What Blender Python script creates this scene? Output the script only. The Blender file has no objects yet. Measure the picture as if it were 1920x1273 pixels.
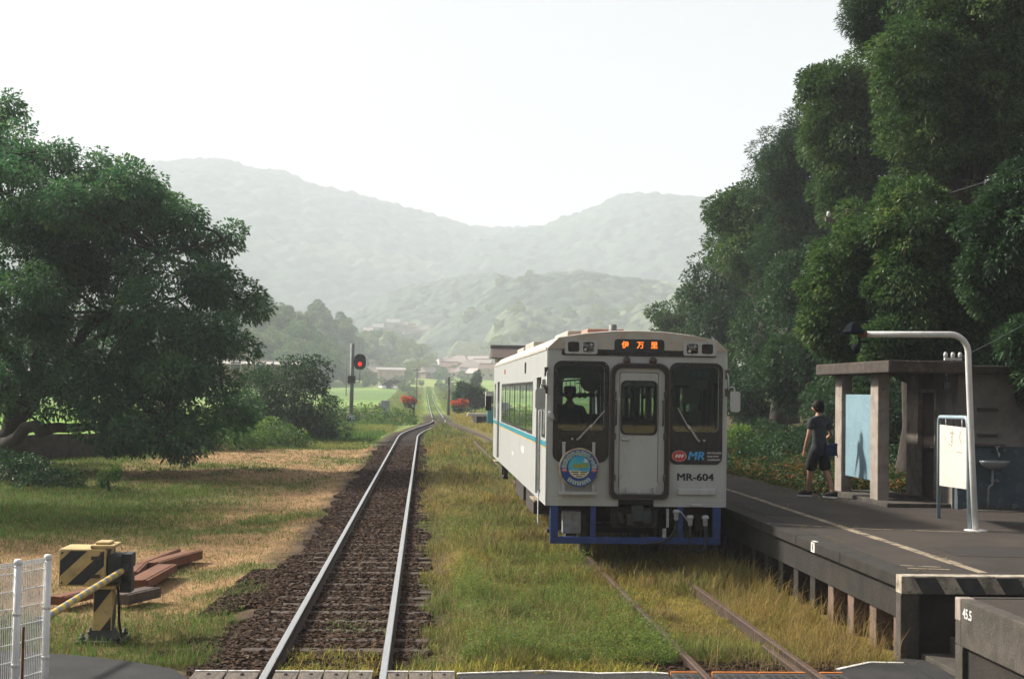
import bpy, bmesh, math, random
import numpy as np
from mathutils import Vector, Matrix
from mathutils.geometry import tessellate_polygon

R_ = math.radians
random.seed(7)
RNG = np.random.default_rng(11)
scene = bpy.context.scene
COL = scene.collection

# ------------------------------------------------------------------ camera
CAM_H = 2.62
FOC = 2667.0
YAW, PITCH, ROLL = R_(3.5053), R_(2.1061), R_(0.9)
_F = Vector((math.sin(YAW)*math.cos(PITCH), math.cos(YAW)*math.cos(PITCH), math.sin(PITCH)))
_Rr = Vector((math.cos(YAW), -math.sin(YAW), 0))
_U = _Rr.cross(_F)
_R2 = _Rr*math.cos(ROLL) + _U*math.sin(ROLL)
_U2 = _U*math.cos(ROLL) - _Rr*math.sin(ROLL)

def at(px, py, Y=None, z=None, X=None):
    """survey helper: the place seen at a photo pixel, at a known distance / height / offset"""
    d = _R2*((px-960)/FOC) + _F - _U2*((py-636.5)/FOC)
    t = Y/d.y if Y is not None else ((z-CAM_H)/d.z if z is not None else X/d.x)
    return Vector((0, 0, CAM_H)) + d*t

# ------------------------------------------------------------------ objects
def tag(o, label=None, cat=None, group=None, kind=None):
    if label: o['label'] = label
    if cat: o['category'] = cat
    if group: o['group'] = group
    if kind: o['kind'] = kind
    return o

def thing(name, loc, label, cat, group=None, rotz=0):
    o = bpy.data.objects.new(name, None)
    o.empty_display_size = 0.2
    COL.objects.link(o)
    o.location = loc
    o.rotation_euler = (0, 0, rotz)
    return tag(o, label, cat, group)

def wl(o):
    v = Vector((0, 0, 0))
    while o is not None:
        v += o.location
        o = o.parent
    return v

def copy_tree(o, parent=None):
    c = o.copy()
    COL.objects.link(c)
    if parent is not None: c.parent = parent
    for ch in [x for x in bpy.data.objects if x.parent == o]:
        copy_tree(ch, c)
    return c

class MB:
    """collects shapes and links them as one mesh"""
    def __init__(s):
        s.v = []; s.f = []; s.m = []; s.sm = []
    def add(s, vs, fs, m=0, sm=False):
        b = len(s.v)
        s.v += [tuple(v) for v in vs]
        for f in fs:
            s.f.append(tuple(i+b for i in f)); s.m.append(m); s.sm.append(sm)
        return s
    def bx(s, x0, x1, y0, y1, z0, z1, m=0):
        vs = [(x, y, z) for z in (z0, z1) for y in (y0, y1) for x in (x0, x1)]
        return s.add(vs, [(0,2,3,1),(4,5,7,6),(0,1,5,4),(2,6,7,3),(0,4,6,2),(1,3,7,5)], m)
    def ob(s, c, size, rot=(0,0,0), m=0):
        M = Matrix.Translation(c) @ Matrix.Rotation(rot[2],4,'Z') @ Matrix.Rotation(rot[1],4,'Y') @ Matrix.Rotation(rot[0],4,'X')
        hx, hy, hz = size[0]/2, size[1]/2, size[2]/2
        vs = [M @ Vector((x, y, z)) for z in (-hz, hz) for y in (-hy, hy) for x in (-hx, hx)]
        return s.add(vs, [(0,2,3,1),(4,5,7,6),(0,1,5,4),(2,6,7,3),(0,4,6,2),(1,3,7,5)], m)
    def bar(s, a, b, w, h, m=0, up=(0,0,1)):
        a, b = Vector(a), Vector(b); d = (b-a).normalized(); u = Vector(up)
        if abs(d.dot(u)) > .99: u = Vector((1,0,0))
        r = d.cross(u).normalized(); u = r.cross(d)
        vs = []
        for p in (a, b):
            for i, j in ((-1,-1),(1,-1),(1,1),(-1,1)): vs.append(p + r*(i*w/2) + u*(j*h/2))
        return s.add(vs, [(3,2,1,0),(4,5,6,7),(0,1,5,4),(1,2,6,5),(2,3,7,6),(3,0,4,7)], m)
    def tube(s, pts, r, n=8, m=0, caps=True, sm=True):
        pts = [Vector(p) for p in pts]
        rs = r if isinstance(r, (list, tuple)) else [r]*len(pts)
        vs = []; prev = None
        for i, p in enumerate(pts):
            if i == 0: t = pts[1]-p
            elif i == len(pts)-1: t = p-pts[i-1]
            else: t = (pts[i+1]-p).normalized() + (p-pts[i-1]).normalized()
            t = t.normalized() if t.length > 1e-9 else Vector((0,0,1))
            if prev is None:
                a = Vector((0,0,1)) if abs(t.z) < .9 else Vector((1,0,0))
                u = t.cross(a).normalized()
            else:
                u = (prev - t*prev.dot(t)).normalized()
            prev = u; w = t.cross(u)
            for k in range(n):
                an = 2*math.pi*k/n
                vs.append(p + (u*math.cos(an) + w*math.sin(an))*rs[i])
        fs = []
        for i in range(len(pts)-1):
            for k in range(n):
                k2 = (k+1) % n
                fs.append((i*n+k, i*n+k2, (i+1)*n+k2, (i+1)*n+k))
        s.add(vs, fs, m, sm)
        if caps:
            b = len(s.v) - len(vs)
            s.f.append(tuple(b+k for k in reversed(range(n)))); s.m.append(m); s.sm.append(False)
            e = b + (len(pts)-1)*n
            s.f.append(tuple(e+k for k in range(n))); s.m.append(m); s.sm.append(False)
        return s
    def lathe(s, prof, c=(0,0,0), n=16, m=0, axis='Z', sm=True):
        vs = []
        for (r, h) in prof:
            for k in range(n):
                a = 2*math.pi*k/n; x, y = r*math.cos(a), r*math.sin(a)
                q = {'Z': (x, y, h), 'Y': (x, h, -y), 'X': (h, x, y)}[axis]
                vs.append((c[0]+q[0], c[1]+q[1], c[2]+q[2]))
        fs = []
        for i in range(len(prof)-1):
            for k in range(n):
                k2 = (k+1) % n
                fs.append((i*n+k, i*n+k2, (i+1)*n+k2, (i+1)*n+k))
        fs.append(tuple(reversed(range(n)))); fs.append(tuple((len(prof)-1)*n+k for k in range(n)))
        return s.add(vs, fs, m, sm)
    def ball(s, c, r, n=12, m=0, rows=8):
        r = (r, r, r) if not isinstance(r, (tuple, list)) else r
        vs = [(c[0], c[1], c[2]-r[2])]
        for i in range(1, rows):
            t = -math.pi/2 + math.pi*i/rows
            for k in range(n):
                a = 2*math.pi*k/n
                vs.append((c[0]+r[0]*math.cos(t)*math.cos(a), c[1]+r[1]*math.cos(t)*math.sin(a), c[2]+r[2]*math.sin(t)))
        vs.append((c[0], c[1], c[2]+r[2])); L = len(vs)-1
        fs = [(0, 1+(k+1) % n, 1+k) for k in range(n)]
        for i in range(rows-2):
            for k in range(n):
                k2 = (k+1) % n
                fs.append((1+i*n+k, 1+i*n+k2, 1+(i+1)*n+k2, 1+(i+1)*n+k))
        b = 1+(rows-2)*n
        fs += [(b+k, b+(k+1) % n, L) for k in range(n)]
        return s.add(vs, fs, m, True)
    def plate(s, outer, holes=(), d0=0.0, d1=0.05, plane='XZ', m=0, mside=None):
        """flat polygon (with holes) given a thickness; plane XZ: depth along y, YZ: depth along x, XY: depth along z"""
        def to(p, d):
            return {'XZ': (p[0], d, p[1]), 'YZ': (d, p[0], p[1]), 'XY': (p[0], p[1], d)}[plane]
        loops = [list(outer)] + [list(h) for h in holes]
        flat = [p for L in loops for p in L]
        tris = tessellate_polygon([[Vector((p[0], p[1], 0)) for p in L] for L in loops])
        n = len(flat)
        vs = [to(p, d0) for p in flat] + [to(p, d1) for p in flat]
        fs = []
        for t in tris:
            a, b, c = [flat[i] for i in t]
            ccw = (b[0]-a[0])*(c[1]-a[1]) - (b[1]-a[1])*(c[0]-a[0]) > 0
            t = tuple(t) if ccw else tuple(reversed(t))
            # front normal: XZ ccw -> -y ; YZ ccw -> +x ; XY ccw -> +z
            if plane == 'XZ': fs.append(t); fs.append(tuple(n+i for i in reversed(t)))
            else: fs.append(tuple(reversed(t))); fs.append(tuple(n+i for i in t))
        s.add(vs, fs, m)
        b = len(s.v) - len(vs); off = 0
        for L in loops:
            k = len(L)
            for i in range(k):
                j = (i+1) % k
                s.f.append((b+off+i, b+off+j, b+n+off+j, b+n+off+i)); s.m.append(m if mside is None else mside); s.sm.append(False)
            off += k
        return s
    def xf(s, M):
        s.v = [tuple(M @ Vector(v)) for v in s.v]; return s
    def build(s, name, mats, parent=None, base=None, bevel=0.0, local=False, seg=2):
        """vertices are world coordinates (or the parent's own when local); origin goes to the parent or to base"""
        me = bpy.data.meshes.new(name)
        org = Vector((0,0,0))
        if not local:
            if parent is not None: org = wl(parent)
            elif base is not None: org = Vector(base)
        me.from_pydata([(v[0]-org.x, v[1]-org.y, v[2]-org.z) for v in s.v], [], s.f)
        if not isinstance(mats, (list, tuple)): mats = [mats]
        for mm in mats: me.materials.append(mm)
        me.polygons.foreach_set('material_index', s.m)
        me.polygons.foreach_set('use_smooth', s.sm)
        bm = bmesh.new(); bm.from_mesh(me)
        bmesh.ops.recalc_face_normals(bm, faces=bm.faces)
        if bevel > 0:
            es = [e for e in bm.edges if len(e.link_faces) == 2 and e.calc_face_angle(0) > R_(40)]
            bmesh.ops.bevel(bm, geom=es, offset=bevel, segments=seg, affect='EDGES', profile=.5, clamp_overlap=True)
        bm.to_mesh(me); bm.free()
        me.update()
        o = bpy.data.objects.new(name, me)
        COL.objects.link(o)
        if parent is not None: o.parent = parent
        elif not local: o.location = org
        return o

def rrect(x0, x1, z0, z1, r, n=5):
    """rounded rectangle outline; r one radius or (bl, br, tr, tl)"""
    rs = r if isinstance(r, (tuple, list)) else (r,)*4
    out = []
    for (cx, cz, rr, a0) in ((x0, z0, rs[0], 180), (x1, z0, rs[1], 270), (x1, z1, rs[2], 0), (x0, z1, rs[3], 90)):
        if rr <= 0:
            out.append((cx, cz)); continue
        mx = cx + (rr if cx == x0 else -rr); mz = cz + (rr if cz == z0 else -rr)
        for k in range(n+1):
            a = R_(a0 + 90*k/n)
            out.append((mx + rr*math.cos(a), mz + rr*math.sin(a)))
    return out

def npmesh(name, V, F, mats, attrs=None, smooth=False, parent=None, base=(0,0,0), mat_idx=None, link=True):
    """big mesh from arrays: V (n,3), F (m,k)"""
    V = np.asarray(V, dtype=np.float32) - np.asarray(base, dtype=np.float32)
    F = np.asarray(F, dtype=np.int32)
    me = bpy.data.meshes.new(name)
    m, k = F.shape
    me.vertices.add(len(V)); me.vertices.foreach_set('co', V.ravel())
    me.loops.add(m*k); me.loops.foreach_set('vertex_index', F.ravel())
    me.polygons.add(m)
    me.polygons.foreach_set('loop_start', np.arange(0, m*k, k, dtype=np.int32))
    me.polygons.foreach_set('use_smooth', np.full(m, smooth, dtype=bool))
    if mat_idx is not None: me.polygons.foreach_set('material_index', np.asarray(mat_idx, dtype=np.int32))
    for a, arr in (attrs or {}).items():
        arr = np.asarray(arr, dtype=np.float32)
        if arr.ndim == 1:
            at_ = me.attributes.new(a, 'FLOAT', 'POINT'); at_.data.foreach_set('value', arr)
        else:
            at_ = me.attributes.new(a, 'FLOAT_COLOR', 'POINT')
            c4 = np.ones((len(arr), 4), dtype=np.float32); c4[:, :3] = arr
            at_.data.foreach_set('color', c4.ravel())
    if not isinstance(mats, (list, tuple)): mats = [mats]
    for mm in mats: me.materials.append(mm)
    me.update(calc_edges=True)
    me.validate(verbose=False)
    o = bpy.data.objects.new(name, me)
    if link: COL.objects.link(o)
    if parent is not None: o.parent = parent
    else: o.location = base
    return o

# ------------------------------------------------------------------ numpy noise
_LAT = np.random.default_rng(5).random((256, 256)).astype(np.float32)
def vnoise(x, y, s=1.0, seed=0):
    x = np.asarray(x)/s + seed*17.31; y = np.asarray(y)/s + seed*9.77
    xi = np.floor(x).astype(int); yi = np.floor(y).astype(int)
    fx = x-xi; fy = y-yi
    fx = fx*fx*(3-2*fx); fy = fy*fy*(3-2*fy)
    a = _LAT[xi % 256, yi % 256]; b = _LAT[(xi+1) % 256, yi % 256]
    c = _LAT[xi % 256, (yi+1) % 256]; d = _LAT[(xi+1) % 256, (yi+1) % 256]
    return (a*(1-fx)+b*fx)*(1-fy) + (c*(1-fx)+d*fx)*fy
def fbm(x, y, s=1.0, seed=0, o=4):
    t = 0; a = .5; n = 0
    for i in range(o):
        t = t + a*vnoise(x, y, s/2**i, seed+i); n += a; a *= .5
    return t/n
def sstep(a, b, x):
    t = np.clip((np.asarray(x)-a)/(b-a), 0, 1)
    return t*t*(3-2*t)
def unit(a):
    return a/np.maximum(np.linalg.norm(a, axis=-1, keepdims=True), 1e-9)

# ------------------------------------------------------------------ materials
def _nt(name):
    m = bpy.data.materials.new(name); m.use_nodes = True
    nt = m.node_tree
    return m, nt, nt.nodes['Principled BSDF'], nt.nodes['Material Output']

def mat(name, c, c2=None, rough=.7, scale=6, detail=6, bump=0., bscale=60, metal=0., spec=.4, lo=.4, hi=.62, stretch=(1,1,1), c3=None, s3=30, lo3=.55, hi3=.7, emis=None, estr=0, rvar=0):
    m, nt, p, out = _nt(name); N = nt.nodes; L = nt.links
    p.inputs['Roughness'].default_value = rough
    p.inputs['Metallic'].default_value = metal
    p.inputs['Specular IOR Level'].default_value = spec
    p.inputs['Base Color'].default_value = (*c, 1)
    if c2 is not None or bump:
        tc = N.new('ShaderNodeTexCoord'); mp = N.new('ShaderNodeMapping'); mp.inputs['Scale'].default_value = stretch
        L.new(tc.outputs['Object'], mp.inputs[0])
    if c2 is not None:
        nz = N.new('ShaderNodeTexNoise'); nz.inputs['Scale'].default_value = scale; nz.inputs['Detail'].default_value = detail
        nz.inputs['Roughness'].default_value = .65
        L.new(mp.outputs[0], nz.inputs['Vector'])
        cr = N.new('ShaderNodeValToRGB'); cr.color_ramp.elements[0].position = lo; cr.color_ramp.elements[1].position = hi
        cr.color_ramp.elements[0].color = (*c, 1); cr.color_ramp.elements[1].color = (*c2, 1)
        L.new(nz.outputs['Fac'], cr.inputs[0]); col = cr.outputs[0]
        if c3 is not None:
            n3 = N.new('ShaderNodeTexNoise'); n3.inputs['Scale'].default_value = s3; n3.inputs['Detail'].default_value = 5; n3.inputs['Roughness'].default_value = .7
            L.new(mp.outputs[0], n3.inputs['Vector'])
            mr = N.new('ShaderNodeMapRange'); mr.inputs[1].default_value = lo3; mr.inputs[2].default_value = hi3
            L.new(n3.outputs['Fac'], mr.inputs[0])
            mx = N.new('ShaderNodeMix'); mx.data_type = 'RGBA'
            L.new(mr.outputs[0], mx.inputs['Factor']); L.new(col, mx.inputs['A']); mx.inputs['B'].default_value = (*c3, 1)
            col = mx.outputs['Result']
        L.new(col, p.inputs['Base Color'])
        if rvar:
            m2 = N.new('ShaderNodeMapRange'); m2.inputs[3].default_value = rough-rvar; m2.inputs[4].default_value = rough+rvar
            L.new(nz.outputs['Fac'], m2.inputs[0]); L.new(m2.outputs[0], p.inputs['Roughness'])
    if bump:
        nb = N.new('ShaderNodeTexNoise'); nb.inputs['Scale'].default_value = bscale; nb.inputs['Detail'].default_value = 5
        L.new(mp.outputs[0], nb.inputs['Vector'])
        b = N.new('ShaderNodeBump'); b.inputs['Strength'].default_value = bump; b.inputs['Distance'].default_value = .02
        L.new(nb.outputs['Fac'], b.inputs['Height']); L.new(b.outputs[0], p.inputs['Normal'])
    if emis is not None:
        p.inputs['Emission Color'].default_value = (*emis, 1); p.inputs['Emission Strength'].default_value = estr
    return m

def leafmat(name, ramp, rough=.5, spec=.4, transl=.25, tcol=None):
    """leaves: colour from the per-leaf random attribute, a little light passes through"""
    m, nt, p, out = _nt(name); N = nt.nodes; L = nt.links
    a = N.new('ShaderNodeAttribute'); a.attribute_name = 'rnd'
    cr = N.new('ShaderNodeValToRGB'); el = cr.color_ramp.elements
    while len(el) < len(ramp): el.new(.5)
    for e, (pos, c) in zip(el, ramp): e.position = pos; e.color = (*c, 1)
    L.new(a.outputs['Fac'], cr.inputs[0]); L.new(cr.outputs[0], p.inputs['Base Color'])
    p.inputs['Roughness'].default_value = rough; p.inputs['Specular IOR Level'].default_value = spec
    if transl:
        t = N.new('ShaderNodeBsdfTranslucent'); mx = N.new('ShaderNodeMixShader'); mx.inputs[0].default_value = transl
        g = N.new('ShaderNodeHueSaturation'); g.inputs['Hue'].default_value = .48; g.inputs['Saturation'].default_value = 1.15; g.inputs['Value'].default_value = 1.5
        L.new(cr.outputs[0], g.inputs['Color']); L.new(g.outputs[0], t.inputs['Color'])
        L.new(p.outputs[0], mx.inputs[1]); L.new(t.outputs[0], mx.inputs[2]); L.new(mx.outputs[0], out.inputs['Surface'])
    return m

def colmat(name, rough=.9, spec=.2, transl=0, nscale=0, namp=.25, bump=0, bscale=30):
    """colour from the 'col' attribute, broken up by fine noise"""
    m, nt, p, out = _nt(name); N = nt.nodes; L = nt.links
    a = N.new('ShaderNodeAttribute'); a.attribute_name = 'col'
    col = a.outputs['Color']
    p.inputs['Roughness'].default_value = rough; p.inputs['Specular IOR Level'].default_value = spec
    if nscale:
        tc = N.new('ShaderNodeTexCoord')
        nz = N.new('ShaderNodeTexNoise'); nz.inputs['Scale'].default_value = nscale; nz.inputs['Detail'].default_value = 8; nz.inputs['Roughness'].default_value = .7
        L.new(tc.outputs['Object'], nz.inputs['Vector'])
        mr = N.new('ShaderNodeMapRange'); mr.inputs[1].default_value = .3; mr.inputs[2].default_value = .7; mr.inputs[3].default_value = 1-namp; mr.inputs[4].default_value = 1+namp
        L.new(nz.outputs['Fac'], mr.inputs[0])
        mx = N.new('ShaderNodeVectorMath'); mx.operation = 'SCALE'
        L.new(col, mx.inputs[0]); L.new(mr.outputs[0], mx.inputs['Scale']); col = mx.outputs[0]
        if bump:
            b = N.new('ShaderNodeBump'); b.inputs['Strength'].default_value = bump; b.inputs['Distance'].default_value = .05
            L.new(nz.outputs['Fac'], b.inputs['Height']); L.new(b.outputs[0], p.inputs['Normal'])
    L.new(col, p.inputs['Base Color'])
    if transl:
        t = N.new('ShaderNodeBsdfTranslucent'); mx = N.new('ShaderNodeMixShader'); mx.inputs[0].default_value = transl
        L.new(col, t.inputs['Color'])
        L.new(p.outputs[0], mx.inputs[1]); L.new(t.outputs[0], mx.inputs[2]); L.new(mx.outputs[0], out.inputs['Surface'])
    return m

def glassmat(name, tint=(.75,.85,.8), base=.06, mul=1.0, rough=.02):
    """window glass: mostly see-through, mirror-like at a slant"""
    m, nt, p, out = _nt(name); N = nt.nodes; L = nt.links
    N.remove(p)
    t = N.new('ShaderNodeBsdfTransparent'); t.inputs[0].default_value = (*tint, 1)
    g = N.new('ShaderNodeBsdfGlossy'); g.inputs['Roughness'].default_value = rough; g.inputs[0].default_value = (.95,.97,.95,1)
    f = N.new('ShaderNodeFresnel'); f.inputs['IOR'].default_value = 1.5
    ma = N.new('ShaderNodeMath'); ma.operation = 'MULTIPLY_ADD'; ma.inputs[1].default_value = mul; ma.inputs[2].default_value = base; ma.use_clamp = True
    mx = N.new('ShaderNodeMixShader')
    L.new(f.outputs[0], ma.inputs[0]); L.new(ma.outputs[0], mx.inputs[0]); L.new(t.outputs[0], mx.inputs[1]); L.new(g.outputs[0], mx.inputs[2])
    L.new(mx.outputs[0], out.inputs['Surface'])
    return m

def text_mb(s, size=.1, offset=0.0, shear=0.0, spacing=1.0, ext=.001):
    """letters as geometry in the XY plane, centred; returns verts, faces"""
    cu = bpy.data.curves.new('lettering', 'FONT'); cu.body = s; cu.size = size
    cu.align_x = 'CENTER'; cu.align_y = 'CENTER'; cu.extrude = ext; cu.offset = offset; cu.shear = shear; cu.space_character = spacing
    cu.resolution_u = 3
    o = bpy.data.objects.new('lettering', cu); COL.objects.link(o)
    dg = bpy.context.evaluated_depsgraph_get(); dg.update()
    me = bpy.data.meshes.new_from_object(o.evaluated_get(dg))
    vs = [v.co.copy() for v in me.vertices]; fs = [tuple(p.vertices) for p in me.polygons]
    bpy.data.objects.remove(o); bpy.data.curves.remove(cu); bpy.data.meshes.remove(me)
    return vs, fs

def put_text(mb, s, M, m=0, sx=1.0, bold=0, **k):
    vs, fs = text_mb(s, **k)
    S = Matrix.Diagonal((sx, 1, 1, 1))
    ds = [(0, 0)] if not bold else [(-bold, 0), (bold, 0), (0, bold*.6), (0, -bold*.6), (-bold, bold*.6), (bold, -bold*.6)]
    for i, (dx, dy) in enumerate(ds):
        T = Matrix.Translation((dx, dy, .0002*i)); mb.add([M @ T @ S @ v for v in vs], fs, m)
    return mb
def facing_front(x, y, z, rot=0):
    """text plane upright, read from -y"""
    return Matrix.Translation((x, y, z)) @ Matrix.Rotation(R_(90), 4, 'X') @ Matrix.Rotation(rot, 4, 'Z')
# ------------------------------------------------------------------ palette
M_white = mat('train_paint', (.42,.432,.425), (.36,.365,.35), rough=.36, scale=1.5, lo=.3, hi=.75, stretch=(2.5,2.5,.6), c3=(.27,.235,.18), s3=5, lo3=.58, hi3=.85, spec=.4, bump=.04, bscale=5)
M_roof = mat('roof_paint', (.42,.40,.36), (.34,.26,.19), rough=.6, scale=3, lo=.4, hi=.75)
M_rubber = mat('black_rubber', (.012,.013,.013), (.022,.022,.02), rough=.45, scale=20)
M_black = mat('black_paint', (.010,.012,.012), (.018,.02,.02), rough=.25, scale=5, spec=.5)
M_brown = mat('rusty_dark_frame', (.05,.04,.033), (.09,.065,.05), rough=.55, scale=14)
M_blue = mat('blue_paint', (.018,.05,.19), (.016,.035,.12), rough=.5, scale=7, c3=(.10,.07,.05), s3=14, lo3=.62, hi3=.78)
M_teal = mat('teal_stripe', (.03,.24,.30), (.03,.20,.25), rough=.4)
M_yellow = mat('yellow_stripe', (.65,.40,.08), (.55,.33,.07), rough=.45)
M_steel = mat('bright_steel', (.55,.55,.54), (.4,.38,.36), rough=.35, metal=.8, scale=30)
M_under = mat('underframe_grime', (.022,.019,.017), (.05,.04,.032), rough=.85, scale=8)
M_grey = mat('grey_box', (.22,.23,.24), (.16,.15,.14), rough=.6, scale=10)
M_conn = mat('connector_grey', (.42,.44,.44), (.3,.3,.29), rough=.45, scale=20)
M_inter = mat('cabin_interior', (.34,.36,.33), (.28,.29,.27), rough=.7, scale=3)
M_interd = mat('cabin_dark', (.04,.05,.05), (.03,.035,.035), rough=.8, scale=5)
M_seat = mat('seat_moquette', (.03,.08,.13), (.05,.06,.09), rough=.95, scale=30)
M_glass = glassmat('train_glass', (.58,.66,.64), .04, 1.0)
M_sglass = glassmat('side_glass', (.50,.60,.55), .10, 1.5)
M_lens = mat('lamp_glass', (.55,.55,.52), (.12,.12,.12), rough=.08, metal=.9, scale=14, lo=.42, hi=.5)
M_dlens = mat('dark_lens', (.03,.03,.03), (.06,.05,.045), rough=.1, scale=12)
M_led = mat('led_orange', (.5,.1,.02), rough=.5, emis=(1,.22,.03), estr=.75)
M_tealsign = mat('teal_sign', (.05,.19,.19), (.05,.16,.16), rough=.4)
M_tealtxt = mat('pale_sign_text', (.30,.52,.50), rough=.4)
M_red = mat('emblem_red', (.50,.03,.03), rough=.4)
M_mr = mat('emblem_blue', (.06,.30,.62), rough=.4)
M_txtw = mat('white_letters', (.62,.62,.60), rough=.5)
M_txtk = mat('black_letters', (.012,.014,.014), rough=.5)
M_txtg = mat('faded_ink', (.25,.22,.19), rough=.8)
M_hmblue = mat('headmark_blue', (.02,.06,.24), (.015,.045,.19), rough=.35)
M_hmrim = mat('headmark_rim', (.50,.44,.30), (.26,.16,.08), rough=.4, metal=.3, scale=9)
M_hmsky = mat('headmark_sea', (.03,.28,.50), (.06,.40,.52), rough=.4, scale=6)
M_hmgreen = mat('headmark_land', (.14,.26,.06), (.3,.34,.10), rough=.5, scale=40)
M_hmcream = mat('headmark_cream', (.62,.55,.36), rough=.5)
M_hmtxt = mat('headmark_letters', (.05,.16,.10), rough=.5)
M_hmout = mat('headmark_outline', (.55,.62,.60), rough=.5)

M_railtop = mat('rail_polished', (.62,.62,.62), (.52,.50,.48), rough=.32, metal=1.0, scale=3, stretch=(40,.4,40))
M_railrust = mat('rail_rust', (.030,.017,.011), (.055,.030,.019), rough=.85, scale=12)
M_railold = mat('rail_rusty_top', (.06,.034,.02), (.095,.058,.038), rough=.6, scale=8, spec=.3)
M_sleeper = mat('sleeper_wood', (.05,.038,.03), (.085,.062,.047), rough=.95, scale=5, stretch=(.6,6,6), bump=.5, bscale=30)
M_stone = leafmat('ballast_stone', [(0,(.016,.009,.005)),(.5,(.046,.025,.013)),(.85,(.082,.047,.027)),(1,(.19,.135,.09))], rough=.95, spec=.2, transl=0)
M_asphalt = mat('asphalt', (.017,.017,.0175), (.028,.027,.026), rough=.95, scale=3, bump=.6, bscale=160, c3=(.045,.042,.037), s3=60)
M_platasph = mat('platform_asphalt', (.017,.012,.0085), (.046,.034,.0235), rough=.95, scale=.9, lo=.3, hi=.7, bump=.5, bscale=120, c3=(.05,.043,.034), s3=50, lo3=.58, hi3=.72)
M_conc = mat('weathered_concrete', (.075,.063,.050), (.038,.032,.025), rough=.95, scale=3.5, bump=.5, bscale=50, c3=(.04,.042,.03), s3=6, lo3=.5, hi3=.72)
M_concd = mat('dark_concrete', (.024,.019,.0135), (.011,.009,.007), rough=.95, scale=3, bump=.5, bscale=40, c3=(.015,.016,.010), s3=5, lo3=.5, hi3=.7)  # darkest of the concrete tones, mottled by noise
M_concl = mat('pale_concrete', (.33,.28,.235), (.20,.17,.14), rough=.95, scale=4, bump=.4, bscale=60, c3=(.08,.07,.06), s3=12, lo3=.58, hi3=.75)
M_line = mat('worn_line_paint', (.25,.20,.135), (.05,.043,.034), rough=.9, scale=6, lo=.47, hi=.62, detail=9)
M_warnw = mat('worn_white_paint', (.40,.35,.27), (.15,.125,.095), rough=.9, scale=6, lo=.42, hi=.62, detail=9, c3=(.06,.05,.04), s3=14, lo3=.56, hi3=.7)
M_warnk = mat('worn_black_paint', (.03,.032,.03), (.05,.05,.045), rough=.85, scale=6)
M_white_line = mat('edge_line_white', (.62,.60,.55), (.35,.31,.26), rough=.9, scale=12, lo=.45, hi=.65)
M_panelblue = mat('faded_blue_panel', (.17,.27,.31), (.14,.23,.27), rough=.7, scale=2, c3=(.25,.37,.40), s3=20)
M_wallup = mat('painted_wall_upper', (.19,.175,.155), (.12,.11,.10), rough=.9, scale=2.2, c3=(.1,.095,.085), s3=5, lo3=.58, hi3=.75)
M_walllo = mat('painted_wall_blue', (.062,.085,.10), (.045,.06,.07), rough=.9, scale=3, c3=(.13,.15,.16), s3=9)
M_doorwood = mat('dark_brown_door', (.035,.024,.018), (.055,.038,.028), rough=.7, scale=4, stretch=(6,6,.6))
M_roofconc = mat('roof_slab_concrete', (.058,.045,.035), (.03,.024,.019), rough=.95, scale=4, c3=(.12,.09,.068), s3=14, bump=.4)
M_ceram = mat('sink_ceramic', (.30,.33,.345), (.24,.26,.27), rough=.25, scale=5, spec=.6)
M_polew = mat('white_pole_paint', (.58,.58,.56), (.50,.49,.47), rough=.5, scale=4, c3=(.20,.08,.035), s3=11, lo3=.66, hi3=.74)
M_frameb = mat('pale_blue_pipe', (.26,.33,.37), (.22,.28,.31), rough=.5, scale=6, c3=(.2,.09,.045), s3=12, lo3=.66, hi3=.74)
M_board = mat('sign_board_white', (.54,.50,.44), (.46,.42,.36), rough=.7, scale=6, c3=(.38,.32,.26), s3=45, lo3=.66, hi3=.76)
M_lampd = mat('lamp_housing_dark', (.008,.012,.018), (.007,.009,.012), spec=.05, rough=.9, scale=7)
M_skin = mat('skin', (.36,.19,.125), (.31,.16,.105), rough=.6, scale=12)
M_hair = mat('hair_black', (.006,.0055,.0055), rough=.7, spec=.12)
M_shirt = mat('dark_tshirt', (.030,.032,.037), (.018,.019,.022), rough=.95, scale=12)
M_short = mat('black_shorts', (.008,.008,.009), (.012,.012,.012), rough=.95, scale=10)
M_shoe = mat('black_shoe', (.02,.02,.02), rough=.7)
M_sole = mat('white_sole', (.6,.6,.57), rough=.7)
M_bag = mat('navy_bag', (.010,.017,.07), (.008,.010,.03), rough=.8, scale=9)
M_unif = mat('driver_uniform', (.03,.045,.07), rough=.9)

M_bary = mat('barrier_yellow', (.52,.38,.16), (.40,.28,.12), rough=.6, scale=5, c3=(.20,.11,.05), s3=10, lo3=.6, hi3=.76)
M_armY = mat('arm_yellow', (.62,.42,.05), (.52,.34,.04), rough=.55, scale=10)
M_armG = mat('arm_grey_tape', (.27,.28,.28), (.2,.2,.2), rough=.6, scale=15)
M_bark_k = mat('barrier_black', (.022,.024,.024), (.04,.038,.034), rough=.6, scale=7)
M_fence = mat('fence_white', (.74,.74,.73), (.64,.64,.62), rough=.45, scale=9, c3=(.38,.28,.2), s3=14, lo3=.68, hi3=.78)
M_rustbeam = mat('rusted_beam', (.165,.064,.028), (.10,.038,.016), rough=.9, scale=5, stretch=(1,1,3), bump=.4, bscale=40, c3=(.10,.04,.025), s3=20)
M_darkbeam = mat('old_sleeper_dark', (.10,.075,.06), (.06,.042,.033), rough=.95, scale=5, bump=.4, bscale=40)
M_plank = mat('crossing_timber', (.14,.115,.09), (.075,.06,.047), rough=.95, scale=4, stretch=(5,.5,5), bump=.6, bscale=30, c3=(.2,.17,.14), s3=12)
M_mat_rub = mat('rubber_mat', (.022,.022,.022), (.04,.037,.034), rough=.85, scale=8, bump=.5, bscale=70)
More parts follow.
